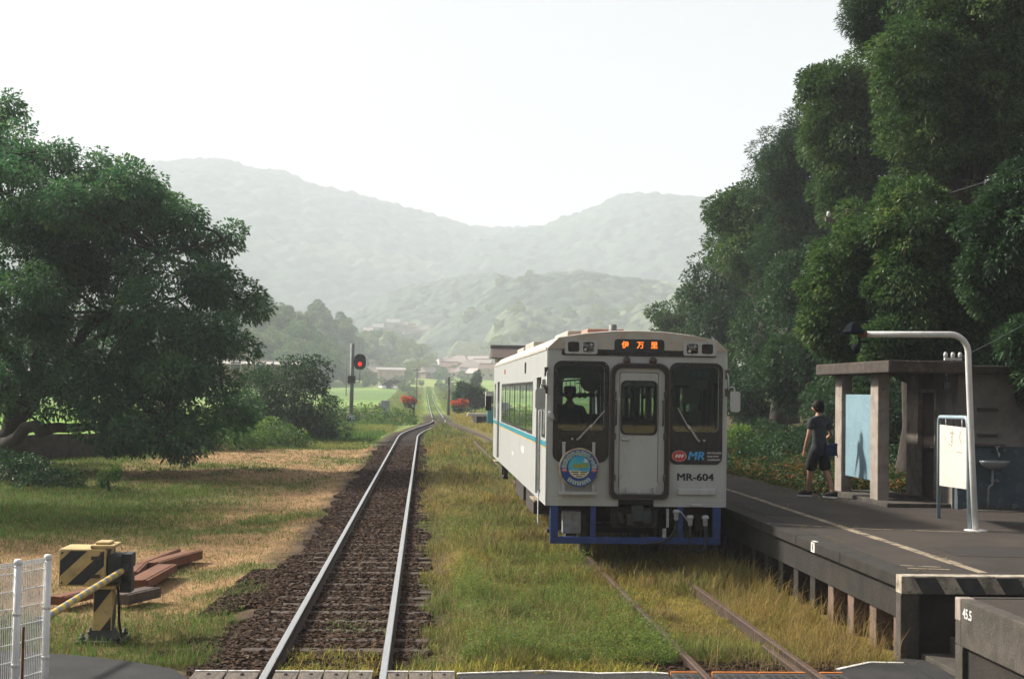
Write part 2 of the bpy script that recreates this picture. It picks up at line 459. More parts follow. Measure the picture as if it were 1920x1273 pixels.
M_orange = mat('orange_edge', (.60,.19,.03), (.42,.13,.025), rough=.6, scale=10)

M_bark = mat('tree_bark', (.030,.024,.019), (.055,.044,.034), rough=.95, scale=6, stretch=(4,4,1), bump=.7, bscale=25)
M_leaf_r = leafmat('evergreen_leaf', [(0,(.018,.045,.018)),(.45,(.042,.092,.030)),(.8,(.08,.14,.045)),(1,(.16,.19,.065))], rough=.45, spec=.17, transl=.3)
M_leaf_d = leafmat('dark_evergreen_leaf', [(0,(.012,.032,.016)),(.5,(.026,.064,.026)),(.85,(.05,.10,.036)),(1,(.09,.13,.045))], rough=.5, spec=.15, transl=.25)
M_leaf_l = leafmat('cherry_leaf', [(0,(.026,.070,.040)),(.5,(.052,.122,.060)),(.85,(.088,.172,.07)),(1,(.15,.21,.08))], rough=.5, spec=.15, transl=.38)
M_leaf_b = leafmat('bush_leaf', [(0,(.026,.062,.02)),(.5,(.062,.13,.034)),(.85,(.12,.2,.05)),(1,(.2,.26,.07))], rough=.5, spec=.15, transl=.38)
M_leaf_h = leafmat('hill_leaf', [(0,(.025,.07,.035)),(.5,(.055,.12,.05)),(.8,(.13,.19,.065)),(1,(.30,.28,.12))], rough=.7, spec=.1, transl=.35)
M_leaf_g = leafmat('bamboo_leaf', [(0,(.07,.12,.035)),(.5,(.14,.2,.055)),(.85,(.22,.28,.08)),(1,(.32,.34,.13))], rough=.7, spec=.2, transl=.25)
M_leaf_u = leafmat('undergrowth_leaf', [(0,(.010,.024,.009)),(.4,(.022,.048,.015)),(.62,(.042,.082,.022)),(.74,(.12,.075,.022)),(1,(.22,.10,.025))], rough=.6, spec=.12, transl=.25)
M_weed = leafmat('weed_leaf', [(0,(.05,.09,.028)),(.5,(.11,.17,.045)),(.85,(.18,.25,.07)),(1,(.28,.30,.10))], rough=.6, spec=.12, transl=.35)
M_flower = leafmat('red_flower', [(0,(.46,.09,.03)),(.5,(.58,.15,.05)),(1,(.62,.24,.09))], rough=.6, spec=.2, transl=.25)
M_grass = colmat('grass_blades', rough=.8, spec=.12, transl=.45)
M_ground = colmat('ground_soil', rough=.97, spec=.15, nscale=7, namp=.35, bump=.5)
M_hill = colmat('hill_forest', rough=1.0, spec=.05, nscale=.06, namp=.35)
# ------------------------------------------------------------------ terrain
def rise(Y):
    Y = np.asarray(Y, dtype=float)
    d = np.clip(Y-150, 0, 330)
    return 4.15e-5*d*d + np.clip(Y-480, 0, 1e9)*0.0274
def xl(Y): return -0.87 + 2.27*sstep(80, 128, Y)
def xr(Y): return 3.23 - 1.83*sstep(75, 130, Y)
def gheight(X, Y):
    X = np.asarray(X, dtype=float); Y = np.asarray(Y, dtype=float)
    z = np.full(np.broadcast(X, Y).shape, -0.27) + rise(Y)
    z = z + .06*(fbm(X, Y, 3.0, 3)-.5)*sstep(1.7, 3, np.abs(X-xl(Y)))
    bed = 1-sstep(1.45, 2.4, np.abs(X-xl(Y)))
    z = np.maximum(z, (rise(Y)-.165)*bed + (z)*(1-bed))
    mid = sstep(.2, .8, X)*(1-sstep(6, 8, X))*(1-sstep(70, 130, Y))
    z = z + mid*.135
    # raised paddy field behind the low wall
    side = (X+11.5)*0.875 - (Y-62)*0.48         # <0 beyond the wall line
    fld = sstep(.2, .9, -side)*(1-sstep(-10.5, -8.0, X))*(1-sstep(150, 200, Y))*sstep(40, 44, Y)
    z = z + fld*.75
    # right: made-up ground behind the platform and the wooded bank
    rt = sstep(6.6, 7.0, X)*sstep(12, 14, Y)*(1-sstep(75, 95, Y))
    z = z*(1-rt) + rt*(.70 + .05*(fbm(X, Y, 1.2, 9)-.5) + np.clip(X-11, 0, 60)*.16)
    rt2 = sstep(9, 14, X)*sstep(75, 95, Y)*(1-sstep(180, 260, Y))
    z = z + rt2*np.clip(X-9, 0, 60)*.10
    # the strip under the crossing
    cr = 1-sstep(13.3, 14.2, Y + .35*np.clip(X+1.9, -99, 0))
    z = z*(1-cr) + cr*(-.11)*np.ones_like(z) - cr*.05*0
    return z

C_dry = np.array([.275,.172,.082]); C_straw = np.array([.40,.27,.14]); C_grn = np.array([.055,.115,.026])
C_grn2 = np.array([.115,.195,.04]); C_yel = np.array([.36,.27,.055]); C_olive = np.array([.17,.175,.05])
C_bal = np.array([.042,.027,.019]); C_soil = np.array([.085,.058,.04]); C_rice = np.array([.13,.24,.035])
def mixc(a, b, t):
    t = np.asarray(t)[..., None]
    return a*(1-t) + b*t
def yard_green(X, Y):
    n = fbm(X, Y, 5.0, 21); n2 = fbm(X, Y, 1.1, 23)
    band = sstep(24.5, 31, Y+3*(n-.5)+5*(n2-.5))*(1-sstep(40, 47, Y+5*(n-.5)+5*(n2-.5)))*(1-sstep(-7, -3.6, X+2.5*(n-.5)-.04*(Y-28)+2*(n2-.5)))
    near = (1-sstep(17.6, 19.2, Y+1.5*(n2-.5)))*.75
    tree = sstep(-9.5, -12, X)*.8
    edge = sstep(66, 74, Y)
    patch = sstep(.56, .68, .6*n+.4*n2)*.6
    return np.clip(np.maximum.reduce([band, near*.5, patch, tree, edge]), 0, 1)
def gcol(X, Y):
    n = fbm(X, Y, 2.5, 31); nf = fbm(X, Y, .5, 33)
    g = yard_green(X, Y)
    c = mixc(C_dry*(.8+.4*nf[..., None]), mixc(C_grn, C_grn2, n)*.8, g*.85)
    # wild grass beyond the yard
    c = mixc(c, mixc(C_grn2, C_olive, n), sstep(70, 80, Y))
    # between the tracks
    mid = sstep(.1, .5, X-xl(Y)-.9+.3*(nf-.5))*(1-sstep(6, 7, X))*sstep(13.5, 14, Y)
    c = mixc(c, mixc(C_olive*.5, C_yel*.42, sstep(.35, .65, n)), mid*(1-sstep(135, 150, Y)))
    # ballast
    bal = 1-sstep(1.25, 1.75, np.abs(X-xl(Y)+.12)+.5*(nf-.5)+.12)
    bal2 = (1-sstep(1.0, 1.7, np.abs(X-xr(Y))+.5*(nf-.5)))*sstep(85, 105, Y)
    bal = np.maximum(bal, bal2)
    spill = (1-sstep(-3.4, -2.2, -np.abs(X+2.6)*1.2-2.0+.8*(n-.5)))*0
    c = mixc(c, C_bal*(.8+.5*nf[..., None]), bal*(1-.7*sstep(150, 175, Y)))
    # paddy
    side = (X+11.5)*0.875 - (Y-62)*0.48
    fld = sstep(.3, .9, -side)*(1-sstep(-10.5, -8.5, X))*(Y > 44)*(1-sstep(150, 170, Y))
    c = mixc(c, C_rice, fld)
    far = sstep(165, 185, Y)
    strip = sstep(.45, .55, vnoise(X*.25, Y, 26, 41))
    fc = mixc(np.array([.12,.22,.038]), np.array([.2,.26,.07]), strip)
    fc = mixc(fc, C_grn, sstep(.62, .7, fbm(X, Y, 60, 45))*.6)
    near_track = 1-sstep(2.5, 5, np.abs(X-1.5))
    fc = mixc(fc, mixc(C_olive, C_yel, n), near_track*.2)
    c = mixc(c, fc, far*(1-near_track*0))
    # right side leaf litter under the trees
    rt = sstep(6.9, 7.2, X)*sstep(12, 14, Y)*(1-sstep(85, 110, Y))
    c = mixc(c, mixc(np.array([.045,.04,.02]), np.array([.07,.045,.022]), nf), rt)
    return c

def axis_grid(lo, hi, fine_lo, fine_hi, step, grow):
    a = list(np.arange(fine_lo, fine_hi+1e-6, step)); s = step; x = fine_hi
    while x < hi: s *= grow; x += s; a.append(min(x, hi))
    s = step; x = fine_lo; b = []
    while x > lo: s *= grow; x -= s; b.append(max(x, lo))
    return np.array(b[::-1]+a)
gx = axis_grid(-3600, 3600, -13, 9, .22, 1.07)
gy = axis_grid(-80, 4200, 11, 40, .22, 1.035)
GX, GY = np.meshgrid(gx, gy)
GZ = gheight(GX, GY)
GZ = GZ - .9*(np.abs(GX) > 400)
ny, nx = GX.shape
idx = np.arange(ny*nx).reshape(ny, nx)
quads = np.stack([idx[:-1,:-1], idx[:-1,1:], idx[1:,1:], idx[1:,:-1]], -1).reshape(-1, 4)
gc = gcol(GX, GY).reshape(-1, 3)
ground = npmesh('ground', np.stack([GX, GY, GZ], -1).reshape(-1, 3), quads, M_ground, {'col': gc}, smooth=True)
tag(ground, kind='structure')

# crossing road surface (left approach), a sheet above the ground
mb = MB()
mb.plate([(-30, 6), (.0, 6), (.0, 13.36), (-2.12, 13.42), (-2.35, 13.95), (-2.8, 14.3), (-3.4, 14.62), (-4.2, 14.85), (-6, 15.0), (-30, 15.2)], (), -.13, -.088, 'XY')
road = mb.build('road', M_asphalt); tag(road, kind='structure')
mb = MB()
mb.plate([(.36, 11), (2.36, 11), (2.36, 13.5), (2.2, 13.56), (1.7, 13.5), (1.2, 13.62), (.8, 13.55), (.36, 13.47)], (), -.13, -.035, 'XY')
mb.plate([(4.05, 11), (4.86, 11), (4.86, 14.1), (4.5, 14.12), (4.05, 13.72)], (), -.13, -.03, 'XY')
pth = mb.build('crossing_pavement', M_asphalt); tag(pth, kind='structure')
mb = MB()   # white edge lines painted along the crossing
for a, b in (((.36, 13.46), (.8, 13.54)), ((.8, 13.54), (1.2, 13.61)), ((1.2, 13.61), (1.7, 13.49)), ((1.7, 13.49), (2.2, 13.55)), ((2.2, 13.55), (2.36, 13.49)), ((4.07, 13.74), (4.5, 14.1)), ((4.5, 14.1), (4.84, 14.08))):
    mb.bar((a[0], a[1], -.028), (b[0], b[1], -.028), .045, .012)
o = mb.build('road_edge_line', M_white_line); tag(o, kind='structure')

# ------------------------------------------------------------------ tracks
RAILP = [(-.06,-.14),(.06,-.14),(.06,-.128),(.012,-.115),(.012,-.038),(.032,-.03),(.034,-.006),(.027,0),(-.027,0),(-.034,-.006),(-.032,-.03),(-.012,-.038),(-.012,-.115),(-.06,-.128)]
def rail_mesh(name, pts, mats, parent):
    """pts (n,3): rail head centre line; one swept section"""
    pts = np.asarray(pts, dtype=float); n = len(pts)
    t = np.gradient(pts, axis=0); t[:, 2] = 0; t = unit(t)
    nrm = np.stack([t[:, 1], -t[:, 0], np.zeros(n)], -1)
    P = np.array(RAILP); k = len(P)
    V = pts[:, None, :] + nrm[:, None, :]*P[None, :, :1]
    V[:, :, 2] += P[None, :, 1]
    i = np.arange(n-1)[:, None]; j = np.arange(k)[None, :]
    F = np.stack([i*k+j, i*k+(j+1) % k, (i+1)*k+(j+1) % k, (i+1)*k+j], -1).reshape(-1, 4)
    mi = np.tile(np.isin(np.arange(k), [6, 7, 8]).astype(int), n-1)
    o = npmesh(name, V.reshape(-1, 3), F, mats, parent=parent, base=tuple(wl(parent)), mat_idx=mi)
    return o
def track(name, label, xf, y0, y1, mats, sleepers, cat='railway track'):
    root = thing(name, (float(xf(y0)), y0, 0), label, cat)
    ys = np.concatenate([np.arange(y0, 140, 1.0), np.arange(140, y1, 5.0)])
    for s in (-.543, .543):
        rail_mesh('rail', np.stack([xf(ys)+s, ys, rise(ys)], -1), mats, root)
    rr = random.Random(3); rest = MB()
    for i, y in enumerate(sleepers):
        m = rest if i >= 96 else MB()
        x = float(xf(y)); w = 1.0
        m.ob((x+rr.uniform(-.03, .03), y+rr.uniform(-.02, .02), float(rise(y))-.199+rr.uniform(-.008, .012)), (2*w, .21, .12), (0, 0, rr.uniform(-.015, .015)))
        if i < 96:
            m.build('sleeper', M_sleeper, root, bevel=.008 if y < 40 else 0, seg=1)
    if rest.v:
        tag(rest.build('distant_sleepers', M_sleeper, root), kind='stuff')
    return root
sl = np.arange(13.95, 128, .64)
main_track = track('railway_track', 'main railway track with two shiny rails on dark brown ballast', xl, 9.0, 360, [M_railrust, M_railtop], sl)
side_track = track('railway_track', 'rusty overgrown railway track under the white railcar beside the platform', xr, 9.0, 128, [M_railrust, M_railold], [13.86, 14.5, 15.14, 15.8])

cg = np.arange(9.0, 15.3, .5)
rail_mesh('check_rail', np.stack([xr(cg)+.43, cg, 0*cg-.02], -1), [M_railrust, M_railold], side_track)
def stones():
    N = 105000
    y = 13.5 + 57*RNG.random(N)**2.1
    x = xl(y) + RNG.uniform(-1.6, 1.2, N)
    ex = (y < 26)*(RNG.random(N) < .25)
    x = np.where(ex, RNG.uniform(-2.75, -2.0, N) + .03*(y-16), x)
    n = fbm(x, y, .8, 61); n2 = fbm(x, y, 2.2, 62)
    keep = (np.abs(x-xl(y)+.14) < 1.05+.7*(n-.5)) | (ex & (n2 > .5) & (y > 15.0) & (y < 22))
    # fewer stones lying on the sleepers and none on the rails
    ph = np.abs(((y-13.95+.32) % .64)-.32)
    keep &= ~((ph < .1) & (np.abs(x-xl(y)) < .98) & (RNG.random(N) < .72))
    keep &= (np.abs(np.abs(x-xl(y))-.543) > .075)
    keep &= y > 13.62
    x, y = x[keep], y[keep]
    M_ = 2600; x = np.concatenate([x, RNG.uniform(2.3, 4.5, M_)]); y = np.concatenate([y, RNG.uniform(13.52, 14.5, M_)])
    N = len(x)
    r = RNG.uniform(.016, .036, N)*(1+.012*(y-13))
    z = gheight(x, y) + r*.25 + .02*RNG.random(N)
    octa = np.array([(1,0,0),(0,1,0),(-1,0,0),(0,-1,0),(0,0,1),(0,0,-1)], dtype=float)
    # eight-cornered irregular stones
    cube = np.array([(a,b,c) for a in (-.75,.75) for b in (-.75,.75) for c in (-.6,.6)])
    V = cube[None]*RNG.uniform(.55, 1.25, (N, 8, 3))*r[:, None, None]
    a = RNG.uniform(0, 6.28, N); ca, sa = np.cos(a)[:, None], np.sin(a)[:, None]
    b = RNG.uniform(-.6, .6, N); cb, sb = np.cos(b)[:, None], np.sin(b)[:, None]
    vx, vy, vz = V[..., 0], V[..., 1], V[..., 2]
    vx, vz = vx*cb+vz*sb, -vx*sb+vz*cb
    vx, vy = vx*ca-vy*sa, vx*sa+vy*ca
    V = np.stack([vx+x[:, None], vy+y[:, None], vz+z[:, None]], -1)
    F = np.array([(0,2,3,1),(4,5,7,6),(0,1,5,4),(2,6,7,3),(0,4,6,2),(1,3,7,5)])
    F = (np.arange(N)[:, None, None]*8 + F[None]).reshape(-1, 4)
    rnd = np.repeat(np.clip(RNG.beta(2, 2.6, N), 0, 1), 8)
    o = npmesh('ballast_stones', V.reshape(-1, 3), F, M_stone, {'rnd': rnd})
    tag(o, kind='stuff')
stones()

# ------------------------------------------------------------------ grass
def blades(x, y, h, col, nb, spread, lean, width, curl=.5, z=None, mix=0):
    """tufts -> kite shaped blades; returns V, F, C"""
    n = len(x); z = gheight(x, y) if z is None else z
    X = np.repeat(x, nb) + RNG.normal(0, 1, n*nb)*np.repeat(spread*np.ones(n), nb)
    Y = np.repeat(y, nb) + RNG.normal(0, 1, n*nb)*np.repeat(spread*np.ones(n), nb)
    Z = np.repeat(z, nb); H = np.repeat(h, nb)*RNG.uniform(.45, 1.1, n*nb)
    az = RNG.uniform(0, 2*np.pi, n*nb); ln = np.clip(lean*RNG.uniform(.2, 1.6, n*nb), 0, 1.6)
    W = np.repeat(width*np.ones(n), nb)*RNG.uniform(.6, 1.3, n*nb)
    dx, dy = np.cos(az), np.sin(az)
    base = np.stack([X, Y, Z-.01], -1)
    up = np.cos(ln); out = np.sin(ln)
    mid = base + np.stack([dx*out*H*.42, dy*out*H*.42, up*H*.62], -1)
    tip = base + np.stack([dx*out*H*(1+curl*.3), dy*out*H*(1+curl*.3), np.maximum(up*H*(1-.25*curl*ln), .015)], -1)
    pa = az + RNG.uniform(-.6, .6, n*nb) + np.pi/2
    sd = np.stack([np.cos(pa), np.sin(pa), np.zeros(n*nb)], -1)*W[:, None]*.5
    V = np.stack([base, mid+sd, tip, mid-sd], 1)
    C = np.repeat(col, nb, axis=0)*RNG.uniform(.5, 1.35, (n*nb, 1))
    if mix:
        u = RNG.random(n*nb); q = RNG.uniform(.6, 1.2, (n*nb, 1))
        C = np.where((u < .20*mix)[:, None], C_grn2*q, C); C = np.where(((u > .3) & (u < .3+.16*mix))[:, None], C_straw*.75*q, C)
        C = np.where(((u > .6) & (u < .6+.16*mix))[:, None], np.array([.11, .065, .03])*q, C)
    C = np.repeat(C[:, None, :], 4, 1)
    return V.reshape(-1, 3), C.reshape(-1, 3)
def grass_object(name, chunks):
    V = np.concatenate([c[0] for c in chunks]); C = np.concatenate([c[1] for c in chunks])
    F = np.arange(len(V)).reshape(-1, 4)
    o = npmesh(name, V, F, M_grass, {'col': np.clip(C, .005, .9)})
    return tag(o, kind='stuff')

def track_grass():
    ch = []
    # near, thick
    for (N, y0, y1, nb, hs, pw) in ((34000, 13.62, 36, 6, 1.0, 1.55), (16000, 34, 128, 6, 1.25, 1.0)):
        y = y0 + (y1-y0)*RNG.random(N)**pw
        x = RNG.uniform(-.25, 4.85, N)
        x = np.where(y > 75, xl(y)+.8+(xr(y)-.6-xl(y)-.8)*RNG.random(N)*np.where(RNG.random(N) < .5, 1, 1.2), x)
        n = fbm(x, y, 1.6, 71); n2 = fbm(x, y, .45, 73); n3 = fbm(x, y, 6, 75)
        edge = xl(y)+.90+.55*(fbm(x, y, 1.0, 77)-.5) - .2*(1-sstep(13.6, 15.2, y))
        keep = (x > edge) & (np.abs(np.abs(x-xr(y))-.543) > .036)
        keep &= ~((np.abs(x-xr(y)) < .95) & (y < 14.5) & (RNG.random(N) < .96))
        keep &= ~((np.abs(x-xr(y)) < .6) & (RNG.random(N) < .15*(y < 16)))
        keep &= (RNG.random(N) < .35 + 1.3*n2)
        keep &= ~((x > 2.3) & (x < 4.86) & (y < 14.02+.25*fbm(x, y, .5, 79))) & (y > 13.6+.12*np.sin(x*7))
        x, y, n, n2, n3 = x[keep], y[keep], n[keep], n2[keep], n3[keep]
        h = (.03+.17*n+.13*n2)*hs*(.5+1.35*sstep(.4, .68, fbm(x, y, .85, 115)))
        h = h + .17*sstep(3.9, 4.5, x)*n*(y < 40) 
        h *= np.where(x < .9, .8, 1)
        gr = sstep(.42, .58, .55*n3+.45*n) * (1-sstep(2.7, 3.6, x)*.25)
        gr = np.maximum(gr, sstep(14.4, 15.4, y)*(1-sstep(20, 23, y))*sstep(.5, 1.0, x)*(1-sstep(2.0, 2.6, x))*.9)
        c = mixc(mixc(C_yel*.98, C_straw*.85, sstep(.5, .75, n2)), mixc(C_grn2*1.2, C_olive*1.1, n2), .15+.85*gr)
        b = blades(x, y, h, c*1.0, nb, .035*hs*1.2, .85, np.maximum(.0065, y*.00042), mix=.8)
        ch.append(b)
    # tufts between the running rails near the crossing
    N = 420
    y = 13.6 + 1.5*RNG.random(N)**2.2; x = RNG.uniform(-1.33, -.42, N)
    c = mixc(C_yel*1.15, C_grn2*1.3, RNG.random(N)*.7)
    ch.append(blades(x, y, RNG.uniform(.07, .2, N), c, 6, .03, .75, .007))
    N = 90
    y = RNG.normal(16.6, .35, N); x = RNG.normal(-.75, .18, N)
    ch.append(blades(x, y, RNG.uniform(.05, .14, N), np.tile(C_grn2*1.5, (N, 1)), 5, .03, .8, .008))
    N = 500
    y = 13.55+.5*RNG.random(N)**1.4; x = RNG.uniform(-.3, 2.3, N)
    c = mixc(C_yel*1.25, C_grn2*1.3, RNG.random(N)*.7)
    ch.append(blades(x, y, RNG.uniform(.08, .22, N), c, 6, .03, .8, .008))
    # seed stalks in the dry strip by the platform
    N = 900
    y = 14 + 9*RNG.random(N)**1.3; x = RNG.uniform(3.85, 4.86, N)
    ch.append(blades(x, y, RNG.uniform(.3, .62, N), mixc(C_straw*.8, C_yel*.8, RNG.random(N)), 3, .03, .55, .005, .8))
    N = 4200
    y = 13.9 + 26*RNG.random(N)**1.3; x = RNG.uniform(.2, 4.0, N); k_ = (fbm(x, y, 1.2, 111) > .45) & (np.abs(x-2.69) > .1); x, y = x[k_], y[k_]
    ch.append(blades(x, y, RNG.uniform(.2, .5, len(x)), mixc(C_straw*.9, C_olive*1.3, RNG.random(len(x))), 2, .04, .5, .005, .8))
    grass_object('track_grass', ch)
track_grass()

def weeds():
    """leafy green weeds growing among the track grass"""
    P = []; 
    N = 900
    y = 14.3 + 9*RNG.random(N)**1.6; x = RNG.uniform(.45, 2.6, N)
    n = fbm(x, y, 1.5, 81); keep = (n > .5) | (RNG.random(N) < .2)
    x, y = x[keep], y[keep]; N = len(x); k = 64
    h = RNG.uniform(.10, .40, N)
    p = np.stack([np.repeat(x, k), np.repeat(y, k), np.repeat(gheight(x, y), k)], -1)
    u = RNG.random(N*k)**.6; hh = np.repeat(h, k)
    off = RNG.normal(0, 1, (N*k, 2))*(hh*.38*u)[:, None]
    p[:, :2] += off; p[:, 2] += hh*u
    ax = unit(np.concatenate([off*6+RNG.normal(0, .5, off.shape), RNG.normal(.25, .4, (N*k, 1))], 1))
    V, F, r = leaf_arrays(p, ax, unit(RNG.normal(0, .5, (N*k, 3))+[0,0,1]), .027, .014, np.repeat(RNG.random(N), k)*.5+RNG.random(N*k)*.5)
    o = npmesh('track_weeds', V, F, M_weed, {'rnd': r}); tag(o, kind='stuff')

def yard_grass():
    ch = []
    for (N, y0, y1, pw, nb, sc) in ((62000, 14.3, 34, 1.35, 4, 1.0), (34000, 30, 70, 1.0, 5, 1.5)):
        y = y0 + (y1-y0)*RNG.random(N)**pw
        x = -1.95 - (y*.345-2.0+1.55)*RNG.random(N)**.9
        keep = (x < xl(y)-1.28+.5*(fbm(x, y, .7, 91)-.5)) & (y > 14.15 - .33*np.clip(x+2.3, -2.2, 0)*1.0)
        side = (x+11.5)*0.875 - (y-62)*0.48
        keep &= side > -.05
        x, y = x[keep], y[keep]
        g = yard_green(x, y); n = fbm(x, y, .6, 93); n2 = fbm(x, y, 2.5, 95)
        keep = RNG.random(len(x)) < .35+.5*g+.6*n
        x, y, g, n, n2 = x[keep], y[keep], g[keep], n[keep], n2[keep]
        isg = RNG.random(len(x)) < g*.92+.08
        c = np.where(isg[:, None], mixc(C_grn, C_grn2*1.25, n2), mixc(C_dry*1.0, C_straw*1.05, n*1.2-.1))
        h = np.where(isg, .05+.10*n+.05*n2, .03+.06*n)*(sc**.7)
        h = h*np.where((y < 17.5) & isg, 1.5, 1)
        v = blades(x, y, h, c*.93, nb, .05*sc, np.where(np.repeat(isg, nb), .8, 1.25), np.maximum(.006, y*.00042), mix=.75)
        ch.append(v)
    # straw heaps left by the mowing
    N = 9000
    y = 16.5+24*RNG.random(N)**1.3; x = -2.7-(y*.2)*RNG.random(N)
    keep = fbm(x, y, 1.0, 97) > .5; x, y = x[keep], y[keep]
    ch.append(blades(x, y, RNG.uniform(.08, .2, len(x)), mixc(C_dry, C_straw*1.1, RNG.random(len(x))), 3, .06, 1.45, .006))
    grass_object('yard_grass', ch)
yard_grass()

def wild_grass():
    ch = []
    N = 26000
    y = 68 + 66*RNG.random(N)**.9; x = RNG.uniform(-17, -2.2, N)
    keep = (x < xl(y)-1.6-.6*RNG.random(N)) & (x > -.155*y-1)
    keep &= ~((x < -8.5) & (y > 64))| (RNG.random(N) < .25)
    x, y = x[keep], y[keep]; n = fbm(x, y, 5, 101); n2 = fbm(x, y, 1.5, 103)
    h = (.16+.75*n*sstep(70, 82, y))*(.5+n2)
    c = mixc(mixc(C_grn2*1.1, C_grn*1.2, n2), C_olive*1.5, sstep(.45, .62, n))
    ch.append(blades(x, y, h, c, 6, .16, .5, .035))
    N = 9000
    y = 85 + 90*RNG.random(N); x = RNG.uniform(2, 13, N)
    keep = (x > xr(y)+1.7) ; x, y = x[keep], y[keep]; n = fbm(x, y, 5, 105)
    ch.append(blades(x, y, .2+.5*n, mixc(C_olive*1.3, C_yel, n), 6, .18, .5, .04))
    N = 14000   # the embankment running away up the valley
    y = 128 + 330*RNG.random(N)**1.2; x = xl(y)+np.where(RNG.random(N) < .5, -1, 1)*(1.5+7*RNG.random(N)**1.3)
    n = fbm(x, y, 12, 107)
    ch.append(blades(x, y, (.08+.4*n)*sstep(1.2, 4, np.abs(x-xl(y)))+.08, mixc(C_grn2*1.1, C_yel*.9, n*1.1-.3), 5, .3, .6, .0004*y))
    N = 1500
    y = 130+330*RNG.random(N); x = xl(y)+RNG.uniform(-.75, .75, N)
    ch.append(blades(x, y, np.full(N, .12)*sstep(120, 330, y)+.06, np.tile(C_grn2*1.1, (N, 1)), 4, .2, .6, .0004*y))
    grass_object('wild_grass', ch)
wild_grass()
# ------------------------------------------------------------------ foliage
def leaf_arrays(p, ax, nrm, L, W, rnd, droop=.15):
    """kite shaped, slightly folded leaves"""
    n = len(p)
    L = (L*np.ones(n)*RNG.uniform(.7, 1.3, n))[:, None]; W = (W*np.ones(n)*RNG.uniform(.75, 1.25, n))[:, None]
    sd = unit(np.cross(ax, nrm)); nn = np.cross(sd, ax)
    mid = p + ax*L*.48
    tip = p + ax*L; tip[:, 2] -= (L*droop)[:, 0]
    l = mid + sd*W*.5 + nn*W*.12; r = mid - sd*W*.5 + nn*W*.12
    V = np.stack([p, l, tip, r], 1).reshape(-1, 3)
    return V, np.arange(4*n).reshape(-1, 4), np.repeat(np.clip(rnd, 0, 1), 4)

def crown_points(lobes, sub_r, sub_n, flat=1.0, rg=RNG):
    """each big lobe carries smaller clumps on its surface; returns clump centres, radii, outward dirs"""
    C = []; Rr = []; O = []
    for lb in lobes:
        c = np.array(lb[:3]); r = np.array(lb[3:6]); n = lb[6] if len(lb) > 6 else sub_n
        d = unit(rg.normal(0, 1, (n, 3)))
        rad = .55 + .45*rg.random(n)**.5
        ph = rg.uniform(0, 6.28, 6); fr = rg.uniform(1.5, 3.6, 6)
        rad *= 1+.25*(np.sin(fr[0]*d[:, 0]*2+ph[0])+np.sin(fr[1]*d[:, 1]*2+ph[1])+np.sin(fr[2]*d[:, 2]*2+ph[2]))/1.5
        tw = rg.random(n) < .16
        rad = np.where(tw, rg.uniform(.98, 1.2, n), rad)
        q = c + d*r*rad[:, None]
        C.append(q); O.append(d)
        Rr.append(sub_r*rg.uniform(.55, 1.45, n)*np.where(tw, .6, 1))
    return np.concatenate(C), np.concatenate(Rr), np.concatenate(O)

def crown_mesh(name, C, Rr, O, per, L, W, material, parent, flat=.75, hang=.35, tint=.5):
    """leaves in each clump sit near its surface, pointing outwards and drooping"""
    n = len(C)
    cnt = np.maximum(6, (per*(Rr/np.mean(Rr))**2).astype(int))
    i = np.repeat(np.arange(n), cnt); m = len(i)
    d = unit(RNG.normal(0, 1, (m, 3)) + O[i]*.55 + [0, 0, .25])
    rad = .45 + .55*RNG.random(m)**.5
    rr = Rr[i]
    p = C[i] + d*(rr*rad)[:, None]*np.array([1, 1, flat])
    ax = unit(d*.8 + O[i]*.3 + RNG.normal(0, .45, (m, 3)) + [0, 0, -hang])
    nr = unit(RNG.normal(0, .55, (m, 3)) + d*.35 + [0, 0, .75])
    ct = RNG.random(n)
    rnd = tint*ct[i] + (1-tint)*RNG.random(m)
    V, F, r = leaf_arrays(p, ax, nr, L, W, rnd)
    b = tuple(wl(parent)) if parent is not None else (0, 0, 0)
    return npmesh(name, V, F, material, {'rnd': r}, parent=parent, base=b)

def limb(mb, a, b, r0, r1, sag=.15, n=6, seed=0):
    rr = random.Random(seed); a, b = Vector(a), Vector(b); pts = []; rs = []
    L = (b-a).length
    for k in range(n+1):
        t = k/n; p = a.lerp(b, t)
        p.z += math.sin(t*math.pi)*sag*L
        if 0 < k < n: p += Vector((rr.uniform(-1, 1), rr.uniform(-1, 1), rr.uniform(-1, 1)))*.045*L
        pts.append(p); rs.append(r0+(r1-r0)*t)
    mb.tube(pts, rs, 7); return pts

def tree(name, base, trunk_top, r, lobes, sub_r, sub_n, per, L, W, leaf, label, cat='tree', group=None, flat=.75, hang=.35, forks=True, rg=None):
    root = thing(name, base, label, cat, group)
    C, Rr, O = crown_points(lobes, sub_r, sub_n)
    mb = MB(); b = Vector(base)
    tt = Vector(trunk_top)
    pts = limb(mb, b-Vector((0,0,.3)), tt, r*1.15, r*.55, 0.0, 6, seed=int(abs(base[0]*10)))
    if forks:
        for k, lb in enumerate(lobes):
            a = pts[3 + k % 4] if len(pts) > 4 else tt
            e = Vector(lb[:3])
            limb(mb, a, e, r*.42, r*.12, .06, 5, seed=k)
            near = np.argsort(np.linalg.norm(C-np.array(lb[:3]), axis=1))[:4]
            for q in near: limb(mb, e, Vector(C[q]), r*.11, r*.03, .05, 3, seed=int(q))
    mb.build('trunk', M_bark, root)
    crown_mesh('crown', C, Rr, O, per, L, W, leaf, root, flat, hang)
    return root

def PX(px, py, Y, rpx, rzpx=None, n=None, ry=None):
    """lobe at a surveyed spot; radii measured in photo pixels at that distance"""
    p = at(px, py, Y=Y); s = Y/FOC
    rz = (rzpx if rzpx else rpx)*s
    lb = [p.x, p.y, p.z, rpx*s, (ry if ry else rpx*s), rz]
    return lb + [n] if n else lb

weeds()

